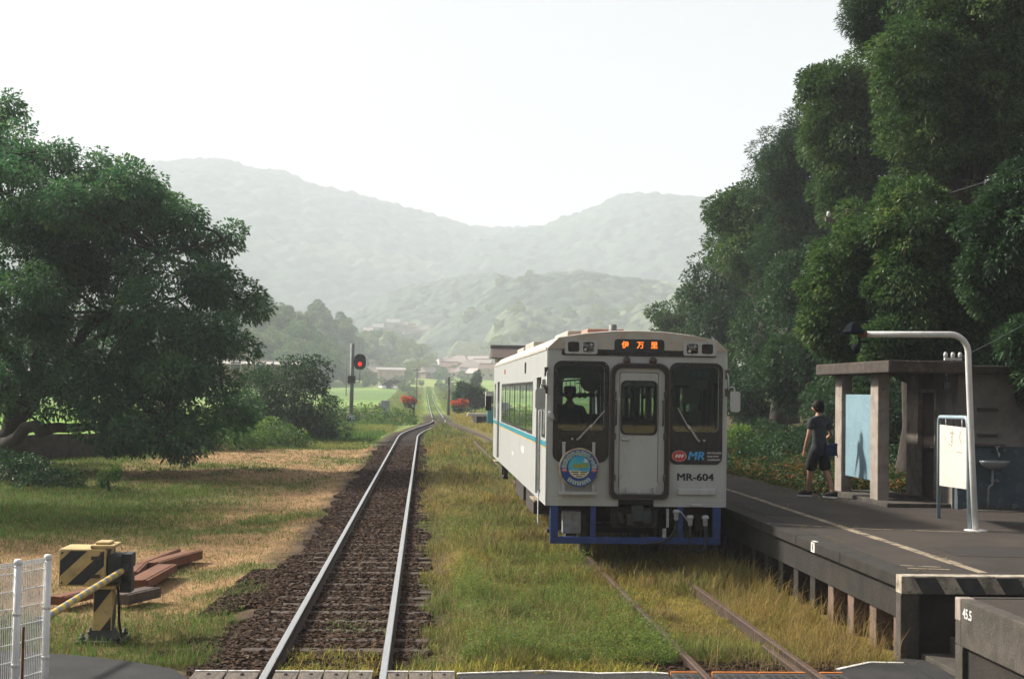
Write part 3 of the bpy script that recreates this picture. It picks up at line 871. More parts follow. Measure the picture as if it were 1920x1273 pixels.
# --- the spreading cherry tree on the near side
LY = 50.0
lob = []
for (px, py, rp, rz, n, dy) in (
    (-60,300,120,60,14,2),(40,290,90,32,12,-1),(130,320,90,34,14,0),(215,345,80,32,12,1),(265,375,45,26,8,-2),
    (10,365,110,45,14,-2),(120,400,110,38,14,2),(230,425,110,34,14,-1),(330,440,60,22,9,0),(395,462,50,17,8,1),(432,440,20,8,3,1),
    (300,372,30,14,4,2),(352,402,26,12,4,-1),
    (60,480,110,42,14,0),(180,500,110,36,14,2),(300,515,90,30,12,-2),(390,535,60,22,9,0),(440,560,48,18,8,0),(470,580,22,12,4,1),
    (20,570,100,45,12,-2),(130,590,100,38,12,2),(250,600,90,30,11,-1),(350,620,70,24,9,1),(420,640,40,15,6,0),(452,655,20,9,3,0),
    (60,670,90,40,12,-1),(180,690,100,34,12,1),(300,700,80,28,10,-1),(390,720,50,20,8,0),
    (150,755,90,24,10,-3),(270,770,100,28,12,-3),(360,790,60,24,8,-2),(300,822,90,20,10,-4),(230,825,50,14,6,-4),(360,840,34,12,4,-4),
    (-10,745,60,30,8,-2),(440,760,40,26,7,2),(420,800,40,24,6,2),(-100,480,100,100,16,0),(-110,650,90,70,12,0),
    (10,205,26,16,6,3),(-20,235,40,20,6,3)):
    lob.append(PX(px, py, LY+dy, rp, rz, n, ry=rp*LY/FOC*.9))
base_l = (-15.0, 51, -.3)
root = thing('cherry_tree', base_l, 'large spreading tree with dark layered branches at the edge of the mown yard', 'tree')
lob = [l[:3]+[l[3]*.86, l[4], l[5]*1.08]+[int(l[6]*3.4)] for l in lob]
sil_ = [(-110,250),(20,245),(110,285),(225,305),(285,350),(330,378),(395,440),(425,450),(405,495),(455,565),(445,640),(405,690),(390,755),(340,815),(180,825),(90,745),(0,735),(-110,740)]
def inside(x, y, P_):
    c = False
    for i in range(len(P_)):
        (x1, y1), (x2, y2) = P_[i], P_[i-1]
        if (y1 > y) != (y2 > y) and x < (x2-x1)*(y-y1)/(y2-y1)+x1: c = not c
    return c
rl = random.Random(21); k = 0
while k < 46:
    x, y = rl.uniform(-110, 455), rl.uniform(255, 820)
    if inside(x+38, y, sil_) and inside(x, y-14, sil_) and inside(x-10, y+12, sil_):
        lob.append(PX(x, y, LY+rl.uniform(-4.5, 4.5), rl.uniform(32, 54), rl.uniform(22, 36), 26)); k += 1
C, Rr, O = crown_points(lob, .46, 10)
mb = MB()
b0 = Vector(base_l)
fork = at(0, 830, Y=50.5); fork2 = at(60, 745, Y=50)
limb(mb, b0-Vector((.3,0,.3)), fork, .52, .44, 0, 4, 1)
limb(mb, fork, fork2, .40, .34, 0, 4, 2)
main = [((fork2), at(210, 590, Y=50), .26, .16), (at(210,590,Y=50), at(300,480,Y=49), .15, .06), (fork2, at(75, 600, Y=51), .28, .2), (at(75,600,Y=51), at(110,420,Y=51), .18, .08),
        (fork2, at(-60, 560, Y=50), .25, .14), (at(210,590,Y=50), at(400,620,Y=50), .09, .03), (at(75,600,Y=51), at(20,400,Y=50), .14, .05),
        (at(110,420,Y=51), at(220,330,Y=50), .07, .025), (at(300,480,Y=49), at(420,450,Y=50), .055, .02), (at(150,660,Y=50), at(330,560,Y=49), .10, .03),
        (fork, at(100, 802, Y=48), .25, .18), (at(100,802,Y=48), at(180,800,Y=47), .18, .12), (at(180,800,Y=47), at(300,815,Y=46), .11, .04),
        (fork2, at(250,745,Y=48), .14, .05), (at(250,745,Y=48), at(370,800,Y=47), .05, .02), (at(300,480,Y=49), at(450,560,Y=50), .05, .015)]
for k, (a, e, r0, r1) in enumerate(main): limb(mb, a, e, r0, r1, .03, 6, 20+k)
LP = np.array([l[:3] for l in lob])
for q in range(0, len(C), 5):
    j = int(np.argmin(np.linalg.norm(LP-C[q], axis=1)))
    limb(mb, Vector(LP[j]), Vector(C[q]), .03, .012, .02, 3, q)
for j in range(len(LP)):
    ends = [m_[1] for m_ in main]; e = min(ends, key=lambda v: (v-Vector(LP[j])).length)
    limb(mb, e, Vector(LP[j]), .055, .025, .03, 4, 200+j)
mb.build('trunk', M_bark, root)
crown_mesh('crown', C, Rr, O, 52, .17, .08, M_leaf_l, root, flat=.7, hang=.4, tint=.6)

# a second tree of the row outside the picture on the near side: it throws the shade across the yard
tree('cherry_tree', (-19.5, 39.5, -.25), (-18.8, 39.5, 4.6), .42,
     [(-17.6,41,9.0,4.0,4.2,2.0,30),(-18,36.5,9.0,4.4,3.8,1.8,30),(-17.2,45,7.6,3.4,3.4,1.6,20),(-19,40,11,4,4,1.8,24),(-15.4,33.4,8.2,3.4,3.2,1.5,22),(-20,34,10,4,3.5,1.8,20)],
     .8, 20, 150, .17, .085, M_leaf_l, 'spreading tree just outside the picture whose shade darkens the yard grass', flat=.45)

# --- bushes beyond the yard on the near side
def bush(name, label, lobes, per, sub_r, L, W, leaf, base, group=None, cat='bush'):
    root = thing(name, base, label, cat, group)
    C, Rr, O = crown_points(lobes, sub_r, 14)
    mb = MB(); b = Vector(base)
    for k, lb in enumerate(lobes): limb(mb, b + Vector((.1*k % .3, 0, -.1)), Vector(lb[:3]), .05, .02, .1, 4, k)
    mb.build('stem', M_bark, root)
    crown_mesh('foliage', C, Rr, O, per, L, W, leaf, root, flat=.8, hang=.2)
    return root
bush('broadleaf_bush', 'tall dark rounded bush between the spreading tree and the signal', [PX(545,735,78,60,50,30), PX(500,765,77,50,45,22), PX(590,770,79,38,45,20), PX(560,700,78,35,22,12), PX(480,730,79,30,30,12), PX(610,800,79,22,26,8)],
     115, .85, .19, .10, M_leaf_d, (float(at(545,825,Y=78).x), 78, -.25))
bush('broadleaf_bush', 'low bright green bush at the foot of the tall dark bush', [PX(520,820,71,40,24,22), PX(555,830,70.5,18,16,8), PX(480,830,72,26,22,12)],
     105, .5, .14, .085, M_leaf_b, (float(at(520,845,Y=71).x), 71, -.27))
bush('broadleaf_bush', 'shaded bush under the low boughs of the spreading tree', [PX(400,825,66,52,26,22), PX(450,815,68,36,30,16), PX(345,850,62,40,16,14)],
     100, .6, .15, .085, M_leaf_b, (float(at(400,850,Y=66).x), 66, -.27))
bush('broadleaf_bush', 'dark weedy clump at the foot of the low wall', [PX(30,890,43,60,22,20), PX(90,905,41,40,16,14), PX(-30,880,44,60,30,16)],
     100, .42, .13, .075, M_leaf_d, (float(at(40,915,Y=42).x), 42, -.27))
bush('broadleaf_bush', 'small leafy sapling standing in the shaded grass', [PX(203,888,40,11,14,7)],
     75, .17, .10, .055, M_leaf_b, (float(at(203,912,Y=40).x), 40, -.27))
bush('broadleaf_bush', 'overgrown scrub spreading round the signal foot and white box', [PX(695,778,120,34,16,18), PX(735,784,126,34,9,14), PX(630,775,121,26,20,12), PX(700,799,112,34,9,10), PX(745,793,118,26,7,8)],
     90, .8, .24, .13, M_leaf_b, (float(at(700,800,Y=112).x), 112, -.27))

# --- the wood behind the platform
def wood(name, label, lobes, base, r, per, sub_r, L, W, leaf, top=None, group=None, flat=.75, hang=.16):
    top = top or (base[0], base[1], max(l[2] for l in lobes)-.5)
    k = 2.4 if base[1] < 55 else 1.7
    sh = 22*(base[1]/FOC)     # clumps and leaf tips add to the outline: draw the lobes in
    lobes = [[l[0]+sh*.9, l[1], l[2], l[3]*.9, l[4], l[5]*.9, int((l[6] if len(l) > 6 else 24)*k)] for l in lobes]
    ex = []                   # smaller boughs between the big ones break the outline
    rl_ = random.Random(int(abs(base[0])*100))
    for l in lobes:
        for _ in range(2):
            a = rl_.uniform(0, 6.28); f = rl_.uniform(.35, .6)
            ex.append([l[0]+math.cos(a)*l[3]*.8, l[1]+rl_.uniform(-1, .3)*l[4]*.8, l[2]+math.sin(a)*l[5]*.8, l[3]*f, l[4]*f, l[5]*f, max(6, int(l[6]*f*.62))])
    for e_ in ex: e_[0] = max(e_[0], min(l[0]-l[3]*.85 for l in lobes)+e_[3])
    lobes = lobes+ex
    s_ = .74 if base[1] < 55 else .85
    return tree(name, base, top, r, lobes, sub_r*.62, 24, int(per*.78), L*s_, W*s_, leaf, label, 'tree', group, flat, hang)
def gb(px, Y):
    x = float(at(px, 700, Y=Y).x); return (x, Y, float(gheight(np.array([x]), np.array([float(Y)]))[0]))
wood('evergreen_tree', 'small rounded green tree at the far end of the wood behind the railcar', [PX(1255,590,92,42,34,18), PX(1235,615,93,26,34,10), PX(1290,620,92,40,50,16)], gb(1262,92), .25, 110, 1.0, .24, .13, M_leaf_r)
wood('evergreen_tree', 'dark evergreen with a ragged side rising just beyond the railcar roof', [PX(1350,430,76,40,40,18), PX(1335,520,76,65,50,26), PX(1390,590,75,80,60,30), PX(1310,580,77,50,50,20), PX(1420,500,76,60,70,24), PX(1300,650,77,70,60,22)], gb(1350,77), .4, 120, 1.15, .24, .12, M_leaf_d)
wood('evergreen_tree', 'bushy evergreen halfway along the wood with a stepped outline', [PX(1390,410,66,68,48,28), PX(1470,380,66,60,60,24), PX(1345,395,66,30,34,12), PX(1440,470,66,70,50,26), PX(1380,480,65,60,40,22)], gb(1420,66), .4, 130, 1.0, .21, .11, M_leaf_r)
wood('conifer_tree', 'feathery conifer crown showing between the bushy evergreens', [PX(1455,285,60,46,44,22), PX(1490,330,60,70,70,30), PX(1500,420,60,80,70,30), PX(1450,480,60,60,70,24), PX(1540,500,59,70,90,28), PX(1425,330,60,32,40,14), PX(1500,260,60,40,40,16)], gb(1480,60), .4, 190, .95, .22, .05, M_leaf_d, hang=.1)
wood('evergreen_tree', 'tall broad evergreen whose pale edge meets the sky above the conifer', [PX(1560,190,46,60,50,28), PX(1545,260,46,45,55,24), PX(1600,250,46,90,90,40), PX(1640,140,46,70,60,30), PX(1570,345,46,60,60,28), PX(1520,160,46,24,22,8), PX(1650,330,46,80,70,30)], gb(1610,46), .45, 150, .75, .17, .085, M_leaf_r)
wood('conifer_tree', 'dark needled treetop reaching out of the top edge of the picture', [PX(1620,20,40,45,40,20), PX(1690,-20,40,90,60,26), PX(1600,55,40,26,16,8), PX(1680,60,40,60,40,18)], gb(1700,40), .4, 190, .65, .20, .035, M_leaf_d, hang=.05)
wood('evergreen_tree', 'tallest evergreen towering above the toilet building', [PX(1720,130,34,100,80,44), PX(1800,60,34,110,90,40), PX(1830,200,34,110,100,44), PX(1730,260,34,90,80,36), PX(1900,120,34,90,110,34), PX(1880,320,34,100,90,34), PX(1760,-20,34,110,60,26)], gb(1810,34), .5, 150, .6, .15, .075, M_leaf_r)
wood('evergreen_tree', 'leaning leafy tree whose sunlit boughs hang beside the shelter roof', [PX(1590,500,30,85,60,40), PX(1545,550,30,55,60,28), PX(1640,430,30,80,60,34), PX(1570,620,30,60,50,28), PX(1650,560,30,80,70,34), PX(1530,610,30,34,44,14)], (10.6, 30.5, .7), .35, 150, .48, .135, .07, M_leaf_r)
wood('evergreen_tree', 'full leafy tree directly behind the shelter and toilet roof', [PX(1700,420,28.5,80,70,36), PX(1760,500,28.5,90,80,40), PX(1690,540,28.5,70,70,32), PX(1740,610,28.5,80,50,32), PX(1820,600,28.5,70,60,26), PX(1660,640,28.5,50,40,18)], (11.4, 29, .8), .35, 150, .46, .135, .07, M_leaf_r)
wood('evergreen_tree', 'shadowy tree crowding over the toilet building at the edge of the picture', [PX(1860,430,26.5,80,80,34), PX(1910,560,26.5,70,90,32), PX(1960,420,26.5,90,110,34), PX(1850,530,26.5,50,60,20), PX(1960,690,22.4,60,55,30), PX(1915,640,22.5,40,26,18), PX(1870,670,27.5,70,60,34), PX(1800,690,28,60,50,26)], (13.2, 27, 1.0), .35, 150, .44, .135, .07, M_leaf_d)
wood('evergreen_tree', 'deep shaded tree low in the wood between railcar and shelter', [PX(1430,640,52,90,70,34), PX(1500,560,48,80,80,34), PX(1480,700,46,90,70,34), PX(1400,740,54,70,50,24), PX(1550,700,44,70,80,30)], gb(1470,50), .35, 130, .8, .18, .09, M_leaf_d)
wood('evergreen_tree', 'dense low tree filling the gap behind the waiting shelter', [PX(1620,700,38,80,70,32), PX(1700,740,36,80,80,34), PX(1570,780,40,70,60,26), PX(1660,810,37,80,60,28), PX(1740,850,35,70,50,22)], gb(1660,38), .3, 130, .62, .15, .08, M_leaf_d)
for k, (px, py, Y, rp, rz) in enumerate(((1385,845,42,45,28),(1430,825,46,40,26),(1475,848,40,46,30),(1520,838,38,42,36),(1560,850,37,50,36),(1420,870,36,34,15))):
    lab = ['pale leafy shrub nearest the railcar at the back of the platform', 'dark shrub under the trees behind the pale leafy shrub', 'wide leafy shrub at the foot of the wood behind the platform', 'tall leafy shrub just past the walking man', 'shaded shrub behind the waiting shelter pillars', 'low weedy shrub at the platform back edge by the railcar'][k]
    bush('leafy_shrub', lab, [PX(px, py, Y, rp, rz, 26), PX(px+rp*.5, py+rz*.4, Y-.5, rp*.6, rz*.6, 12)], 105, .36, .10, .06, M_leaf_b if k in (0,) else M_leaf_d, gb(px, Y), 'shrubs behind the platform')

def undergrowth():
    N = 3600
    y = 25 + 26*RNG.random(N)**1.2; x = 7.25+3.8*RNG.random(N)**1.6
    z = gheight(x, y); k = 22
    keep = ~((x > 7.5) & (x < 13) & (y < 26.8)) & ~((y < 27.5) & (x < 7.55)); x, y, z = x[keep], y[keep], z[keep]; N = len(x)
    h = RNG.uniform(.08, .42, N)*sstep(7.2, 7.9, x)+.05
    p = np.stack([np.repeat(x, k), np.repeat(y, k), np.repeat(z, k)], -1)
    u = RNG.random(N*k)**.6; hh = np.repeat(h, k)
    off = RNG.normal(0, 1, (N*k, 2))*.11
    p[:, :2] += off; p[:, 2] += hh*u
    ax = unit(np.concatenate([off*6+RNG.normal(0, .5, off.shape), RNG.normal(0, .4, (N*k, 1))], 1))
    rn = np.repeat(RNG.random(N), k)*.55+RNG.random(N*k)*.45
    V, F, r = leaf_arrays(p, ax, unit(RNG.normal(0, .5, (N*k, 3))+[0,0,1]), .09, .05, rn)
    tag(npmesh('undergrowth', V, F, M_leaf_u, {'rnd': r}), kind='stuff')
undergrowth()
# ------------------------------------------------------------------ hills
def crowns_bump(X, Y, cell, seed):
    """tree crowns as packed domes: height 0..1 and a random tone per crown"""
    gxi = np.floor(X/cell).astype(int); gyi = np.floor(Y/cell).astype(int)
    best = np.zeros(X.shape); tone = np.zeros(X.shape)
    for dx in (-1, 0, 1):
        for dy in (-1, 0, 1):
            cx, cy = gxi+dx, gyi+dy
            h = (cx*73856093 ^ cy*19349663 ^ seed*83492791) & 0xffff
            r1 = ((h*1103515245+12345) & 0x7fff)/32767.; r2 = ((h*69069+7) & 0x7fff)/32767.; r3 = ((h*40503+99) & 0x7fff)/32767.; r4 = ((h*30011+1234) & 0x7fff)/32767.
            px = (cx+.15+.7*r1)*cell; py = (cy+.15+.7*r2)*cell
            rad = cell*(.55+.4*r3)
            d2 = ((X-px)**2+(Y-py)**2)/rad**2
            v = np.sqrt(np.clip(1-d2, 0, 1))*(.55+.45*r4)
            m = v > best
            best = np.where(m, v, best); tone = np.where(m, r3*.5+r4*.5, tone)
    return best, tone
def hill(name, crest, Yc, Yb, back, cell, tree_h, c0, c1, c2, seed, step, rough=.12, label=None, zb=None, edge=.0):
    """wooded ridge: crest surveyed at distance Yc, sloping forward to the valley floor at Yb and back behind"""
    pts = [at(px, py, Y=Yc) for px, py in crest]
    xs = np.array([p.x for p in pts]); zs = np.array([p.z for p in pts])
    X1 = np.arange(xs[0], xs[-1], step)
    zc = np.interp(X1, xs, zs)
    ker = np.hanning(9); ker /= ker.sum()
    zc = np.convolve(np.pad(zc, 4, mode='edge'), ker, 'valid')
    Y1 = np.concatenate([np.arange(Yb, Yc, step), np.arange(Yc, Yc+back, step*2)])
    X, Y = np.meshgrid(X1, Y1)
    t = (Y-Yb)/(Yc-Yb)
    prof = np.where(t < 1, np.sin(np.clip(t, 0, 1)*np.pi/2)**1.25, np.cos(np.clip((Y-Yc)/back, 0, 1)*np.pi/2))
    zb_ = rise(Y) if zb is None else zb
    hgt = np.maximum(zc[None, :]-rise(Yb), 0)
    nz = (fbm(X, Y, (Yc-Yb)*.45, seed, 5)-.5)
    gul = np.abs(fbm(X, Y*.5, (Yc-Yb)*.3, seed+5, 3)-.5)
    Z = rise(Yb)-2 + hgt*(prof + (rough*nz - rough*1.1*(.25-gul)*.6)*np.sin(np.clip(t, 0, 1)*np.pi)) 
    b, tone = crowns_bump(X, Y, cell, seed)
    Z = Z - tree_h*.6 + b*tree_h
    n = fbm(X, Y, cell*9, seed+2, 3)
    Z = Z + tree_h*.9*(fbm(X, Y, cell*.6, seed+4, 3)-.5)
    c = mixc(c0*.8, c1*1.2, np.clip(tone*1.5-.25+1.1*(n-.5), 0, 1))
    c = mixc(c, c2, sstep(.60, .72, fbm(X, Y, cell*12, seed+8, 3)+.15*(tone-.5))*.9)
    ny, nx = X.shape; idx = np.arange(ny*nx).reshape(ny, nx)
    q = np.stack([idx[:-1,:-1], idx[:-1,1:], idx[1:,1:], idx[1:,:-1]], -1).reshape(-1, 4)
    o = npmesh(name, np.stack([X, Y, Z], -1).reshape(-1, 3), q, M_hill, {'col': c.reshape(-1, 3)}, smooth=True)
    HGRID[name+str(seed)] = (X1, Y1, Z)
    return tag(o, kind='structure')
HGRID = {}
def on_hill(seed, px, Y):
    X1, Y1, Z = HGRID['hills'+str(seed)]
    x = float(at(px, 700, Y=Y).x); i = int(np.clip(np.searchsorted(Y1, Y), 0, len(Y1)-1)); j = int(np.clip(np.searchsorted(X1, x), 0, len(X1)-1))
    return Vector((x, Y, float(Z[i, j])))
D0 = np.array([.020,.033,.026]); D1 = np.array([.043,.062,.042]); D2 = np.array([.095,.112,.065]); D3 = np.array([.15,.165,.09])
hill('hills', [(-700,520),(-400,430),(-100,380),(120,345),(270,318),(330,312),(430,309),(455,314),(480,326),(560,338),(595,360),(640,368),(700,386),(800,414),(880,438),(940,443),(1010,436),(1100,455),(1250,480),(1500,540),(1900,640)],
     2500, 1350, 300, 18, 12, D0, D1*1.3, D2, 3, 5.0, .16)
hill('hills', [(560,690),(760,520),(880,458),(960,440),(1000,434),(1060,414),(1110,394),(1150,374),(1180,371),(1240,374),(1310,383),(1400,405),(1600,450),(1900,520),(2300,640)],
     2150, 1300, 300, 17, 12, D0, D1*1.3, D2, 14, 4.5, .16)
hill('hills', [(560,668),(640,612),(668,588),(731,542+6),(780,533),(822,527),(880,518),(924,512),(953,519),(1010,540),(1080,560),(1200,600),(1300,660)],
     1420, 1050, 180, 10, 7, D0, D1*1.4, D2*1.3, 23, 2.6, .12)
hill('hills', [(770,660),(820,622),(866,586),(880,570),(895,560),(920,541),(950,526),(980,519),(1004,515),(1040,512),(1077,508),(1125,514),(1180,522),(1223,526),(1260,534),(1340,520),(1500,500),(1800,520),(2100,640)],
     1180, 900, 160, 8, 6, D0, D1*1.4, D3*1.1, 35, 2.4, .12)
hill('hills', [(905,655),(918,610),(932,587),(961,577),(990,572),(1037,592),(1065,588),(1096,577),(1125,586),(1150,592),(1209,566),(1300,560),(1500,600),(1700,650)],
     960, 800, 90, 7, 5.5, D0*1.3, D2*1.1, D3*1.2, 41, 2.0, .1)
hill('hills', [(560,690),(640,650),(679,637),(692,629),(722,628),(740,640),(758,652),(777,650),(800,660),(825,676),(845,686),(860,692),(905,700)],
     800, 660, 60, 8, 7, D1*1.1, D2*1.1, D3*1.1, 53, 1.6, .06)
hill('hills', [(-900,560),(-500,540),(-200,560),(100,585),(250,590),(350,578),(430,570),(520,572),(560,585),(620,598),(655,610),(668,628),(678,650),(690,685)],
     640, 540, 90, 9, 7, D0, D1, D2, 61, 1.8, .06)

# trees on the near wooded hill: three kinds, copied
def far_tree(name, leaf, shape, label, group):
    root = thing(name, (0, 0, 0), label, 'tree', group)
    C, Rr, O = crown_points(shape, 1.25, 22)
    mb = MB(); limb(mb, (0,0,-2), (0,0,5), .3, .12, 0, 4, 1); mb.build('trunk', M_bark, root, local=True)
    crown_mesh('crown', C, Rr, O, 62, .62, .36, leaf, root, .8, .3)
    return root
G_hill = 'trees on the wooded hill across the fields'
protos = [far_tree('broadleaf_tree', M_leaf_h, [(0,0,5.5,3.6,3.6,3.0,34),(1.5,.5,8,2.4,2.4,2.0,16),(-1.6,0,7,2.2,2.2,2,12)], 'hazy green tree of the wooded hill across the fields', G_hill),
          far_tree('broadleaf_tree', M_leaf_h, [(0,0,6.5,2.8,2.8,4.2,38),(.6,0,3.5,3.4,3.2,2.2,18)], 'hazy green tree of the wooded hill across the fields', G_hill),
          far_tree('broadleaf_tree', M_leaf_g, [(0,0,6,3.2,3.2,3.6,34),(-1,0,9,2,2,2,12)], 'yellowish green tree of the wooded hill across the fields', 'yellowish trees on the wooded hill across the fields')]
rt_ = random.Random(5)
spots = []
sil = [(-60,585),(60,580),(180,575),(300,572),(400,568),(460,560),(495,560),(540,592),(560,588),(595,612),(615,642),(628,668)]
for k in range(92):
    px = rt_.uniform(-40, 622) if k > 68 else rt_.uniform(400, 622)
    top = np.interp(px, [s[0] for s in sil], [s[1] for s in sil])
    v = rt_.random()
    py = top + 18 + v*(694-top-14)
    Y = 505 - 75*v + rt_.uniform(-6, 6)
    spots.append((px, py, Y, rt_.choice([0,0,1,1,2]), rt_.uniform(.75, 1.2)))
first = {0: True, 1: True, 2: True}
for (px, py, Y, k, s) in spots:
    o = protos[k] if first[k] else copy_tree(protos[k])
    first[k] = False
    p = at(px, py, Y=Y)
    o.location = (p.x, p.y, p.z-6*s); o.scale = (s, s, s*rt_.uniform(.9, 1.15)); o.rotation_euler = (0, 0, rt_.uniform(0, 6.28))
for k in range(36):      # the higher ground behind, sparser
    px = rt_.uniform(450, 684); Y = rt_.uniform(548, 640); s = rt_.uniform(.7, 1.15)
    o = copy_tree(protos[rt_.choice([0, 1, 1, 2])]); o.location = on_hill(61, px, Y)-Vector((0, 0, 2.5*s)); o.scale = (s, s, s); o.rotation_euler = (0, 0, rt_.uniform(0, 6.28))
# earth under those trees
hill('hills', [(-900,650),(-300,625),(300,615),(460,605),(500,612),(545,636),(585,656),(605,676),(615,692)], 500, 428, 60, 8, 2, D0, D1, D1, 71, 1.8, .03)

# bamboo and trees in the valley in front of the village
G_val = 'trees among the valley houses'
vt = [far_tree('broadleaf_tree', M_leaf_g, [(0,0,4,4.2,4,3.4,34),(3,0,3,3,3,2.4,16)], 'bright hazy tree among the valley houses', G_val),
      far_tree('broadleaf_tree', M_leaf_h, [(0,0,4.5,3.4,3.4,3.6,34)], 'dull green hazy tree among the valley houses', 'dull green trees among the valley houses')]
vs_ = []
for k in range(34):
    px = rt_.uniform(640, 935); Y = rt_.uniform(560, 770)
    gz = float(rise(Y)); py = 730 - (gz-CAM_H)/Y*FOC
    if Y < 640 and (690 < px < 770): continue
    if px > 795 and Y < 790: continue
    vs_.append((px, py-rt_.uniform(0, 10), Y, rt_.choice([0,0,1]), rt_.uniform(.5, 1.0)))
for (px, py, Y, s, k) in ((664,712,540,.7,1),(676,706,545,.8,1),(690,709,548,.5,0),(695,712,500,.5,1),(766,708,560,.6,0),(830,712,580,.55,1),(828,707,590,.7,1),(1010,700,700,1,0),(850,695,650,.7,0),(640,712,520,.9,1),(652,716,480,.6,1),(772,690,640,.9,0),(792,688,650,.9,0),(745,712,500,.35,1),(760,714,505,.35,1),(700,716,490,.35,1),(716,715,495,.3,0)):
    vs_.append((px, py, Y, k, s))
for (px, Y, s, k) in ((772,330,.28,1),(779,290,.22,0),(762,380,.3,1),(752,420,.28,0),(838,300,.3,0),(846,340,.35,1),(856,260,.26,1),(866,380,.4,0),(832,400,.3,1),(825,450,.3,0),(790,470,.25,1),(703,470,.3,1),(722,460,.25,0),(688,455,.33,0),(748,470,.3,1),(770,490,.35,0),(880,300,.35,1),(898,330,.4,0),(872,460,.45,1),(846,490,.4,0)):
    vs_.append((px, 700, Y, k, s))
first = {0: True, 1: True}
for (px, py, Y, k, s) in vs_:
    o = vt[k] if first[k] else copy_tree(vt[k])
    first[k] = False
    p = at(px, py, Y=Y)
    o.location = (p.x, p.y, float(rise(Y))-1.0*s); o.scale = (s, s, s); o.rotation_euler = (0, 0, rt_.uniform(0, 6.28))

for k in range(58):     # the bright knoll in the middle of the valley
    px = rt_.uniform(655, 812); Y = rt_.uniform(668, 812); s = rt_.uniform(.5, .95)
    o = copy_tree(vt[rt_.choice([0, 0, 0, 1])]); o.location = on_hill(53, px, Y)-Vector((0, 0, 2.0*s)); o.scale = (s, s, s); o.rotation_euler = (0, 0, rt_.uniform(0, 6.28))
for (px, Y, s, k) in ((822,615,.55,0),(834,640,.5,1),(856,640,.55,1),(867,610,.5,0),(886,655,.6,1),(897,630,.5,0),(908,660,.6,1),(846,720,.7,0),(870,745,.7,1),(895,725,.6,0),(828,735,.6,1),(912,745,.7,0),(812,650,.5,0)):
    p = at(px, 700, Y=Y); o = copy_tree(vt[k]); o.location = (p.x, p.y, float(rise(Y))-1.0*s); o.scale = (s, s, s*.9)
for k in range(48):     # single crowns standing out on the slopes above the valley
    far_ = k % 2
    px = rt_.uniform(790, 1250) if far_ else rt_.uniform(908, 1215); Y = rt_.uniform(930, 1175) if far_ else rt_.uniform(806, 955); s = rt_.uniform(.7, 1.25)
    if k >= 38: px, Y, s = 690+10*(k-38), 1040+rt_.uniform(-6, 4), .7
    o = copy_tree(vt[rt_.choice([0, 0, 1])]); o['label'] = 'pale tree crown on the hazy slope above the valley'; o['group'] = 'tree crowns on the far slopes'
    if k >= 38:
        p = at(px, 634-2*(k % 3), Y=Y); o.location = (p.x, p.y, p.z-3)
    else: o.location = on_hill(35 if far_ else 41, px, Y)-Vector((0, 0, 2.2*s))
    o.scale = (s, s, s); o.rotation_euler = (0, 0, rt_.uniform(0, 6.28))
# terraces on the far slope
mb = MB()
for k in range(7):
    Y = 800+k*22; a = at(838+3*k, 668-4.6*k, Y=Y); b = at(960, 666-4.6*k, Y=Y)
    mb.bx(a.x, b.x, Y, Y+40, a.z-6, a.z, 0)
    mb.bx(a.x, b.x, Y-.6, Y, a.z-2.4, a.z+.25, 1)
M_terr = mat('terrace_grass', (.30,.34,.16), (.24,.29,.13), rough=1, scale=.15)
M_terw = mat('terrace_wall', (.40,.40,.33), (.28,.30,.22), rough=1, scale=.3)
tag(mb.build('terraced_field', [M_terr, M_terw]), kind='structure')

# ------------------------------------------------------------------ houses
M_wallw = mat('house_wall_white', (.48,.45,.41), (.38,.35,.32), rough=.9, scale=.6)
M_wallb = mat('house_wall_timber', (.22,.155,.12), (.30,.22,.17), rough=.9, scale=.8)
M_tile = mat('roof_tile_grey', (.28,.25,.24), (.38,.34,.32), rough=.6, scale=.8, stretch=(1,1,4))
M_tilep = mat('roof_tile_pale', (.38,.31,.275), (.30,.235,.21), rough=.6, scale=.8)
M_tiler = mat('roof_tile_brown', (.22,.13,.10), (.16,.095,.075), rough=.7, scale=.9)
M_tin = mat('rusted_sheet', (.55,.42,.36), (.40,.28,.23), rough=.8, scale=.5, stretch=(4,4,.5))
M_tile_shaded = mat('roof_tile_shaded', (.075,.045,.035), (.05,.032,.026), rough=.8, scale=.9)  # brown tile darkened to stand for the roof's shaded side
M_win = mat('house_window', (.05,.06,.065), (.12,.13,.13), rough=.2, scale=2)
M_shade_in = mat('carport_inner_shade', (.015,.014,.013), rough=1)
def house(name, label, px, py, Y, w, d, h, rh, wall, roof, hip=False, rot=0, nwin=3, group=None, cat='house', storeys=1):
    p = at(px, py, Y=Y); base = (p.x, p.y, p.z)
    root = thing(name, base, label, cat, group, rot)
    e = .5; mb = MB(); mb.bx(-w/2, w/2, -d/2, d/2, -1.5, h); mb.build('wall', wall, root, local=True)
    rb = MB(); W, D = w/2+e, d/2+e; z0 = h-.12; ix = W-D*.9 if hip else W
    vs = [(-W,-D,z0),(W,-D,z0),(W,D,z0),(-W,D,z0),(-ix,0,h+rh),(ix,0,h+rh)]
    rb.add(vs, [(0,1,5,4),(2,3,4,5),(1,2,5),(3,0,4),(3,2,1,0)])
    if not hip: rb.bx(-ix-.05, ix+.05, -.25, .25, h+rh-.1, h+rh+.2)
    rb.build('roof', roof, root, local=True)
    for s in range(storeys):
        for k in range(nwin):
            x = -w/2 + w*(k+.5)/nwin; zz = .9+2.8*s
            f = MB(); f.bx(x-.75, x+.75, -d/2-.06, -d/2+.02, zz, zz+1.2); fo = f.build('window', wall if wall is M_wallw else M_wallw, root, local=True)
            g = MB(); g.bx(x-.66, x+.66, -d/2-.09, -d/2-.05, zz+.08, zz+1.12); g.build('pane', M_win, fo, local=True)
    return root
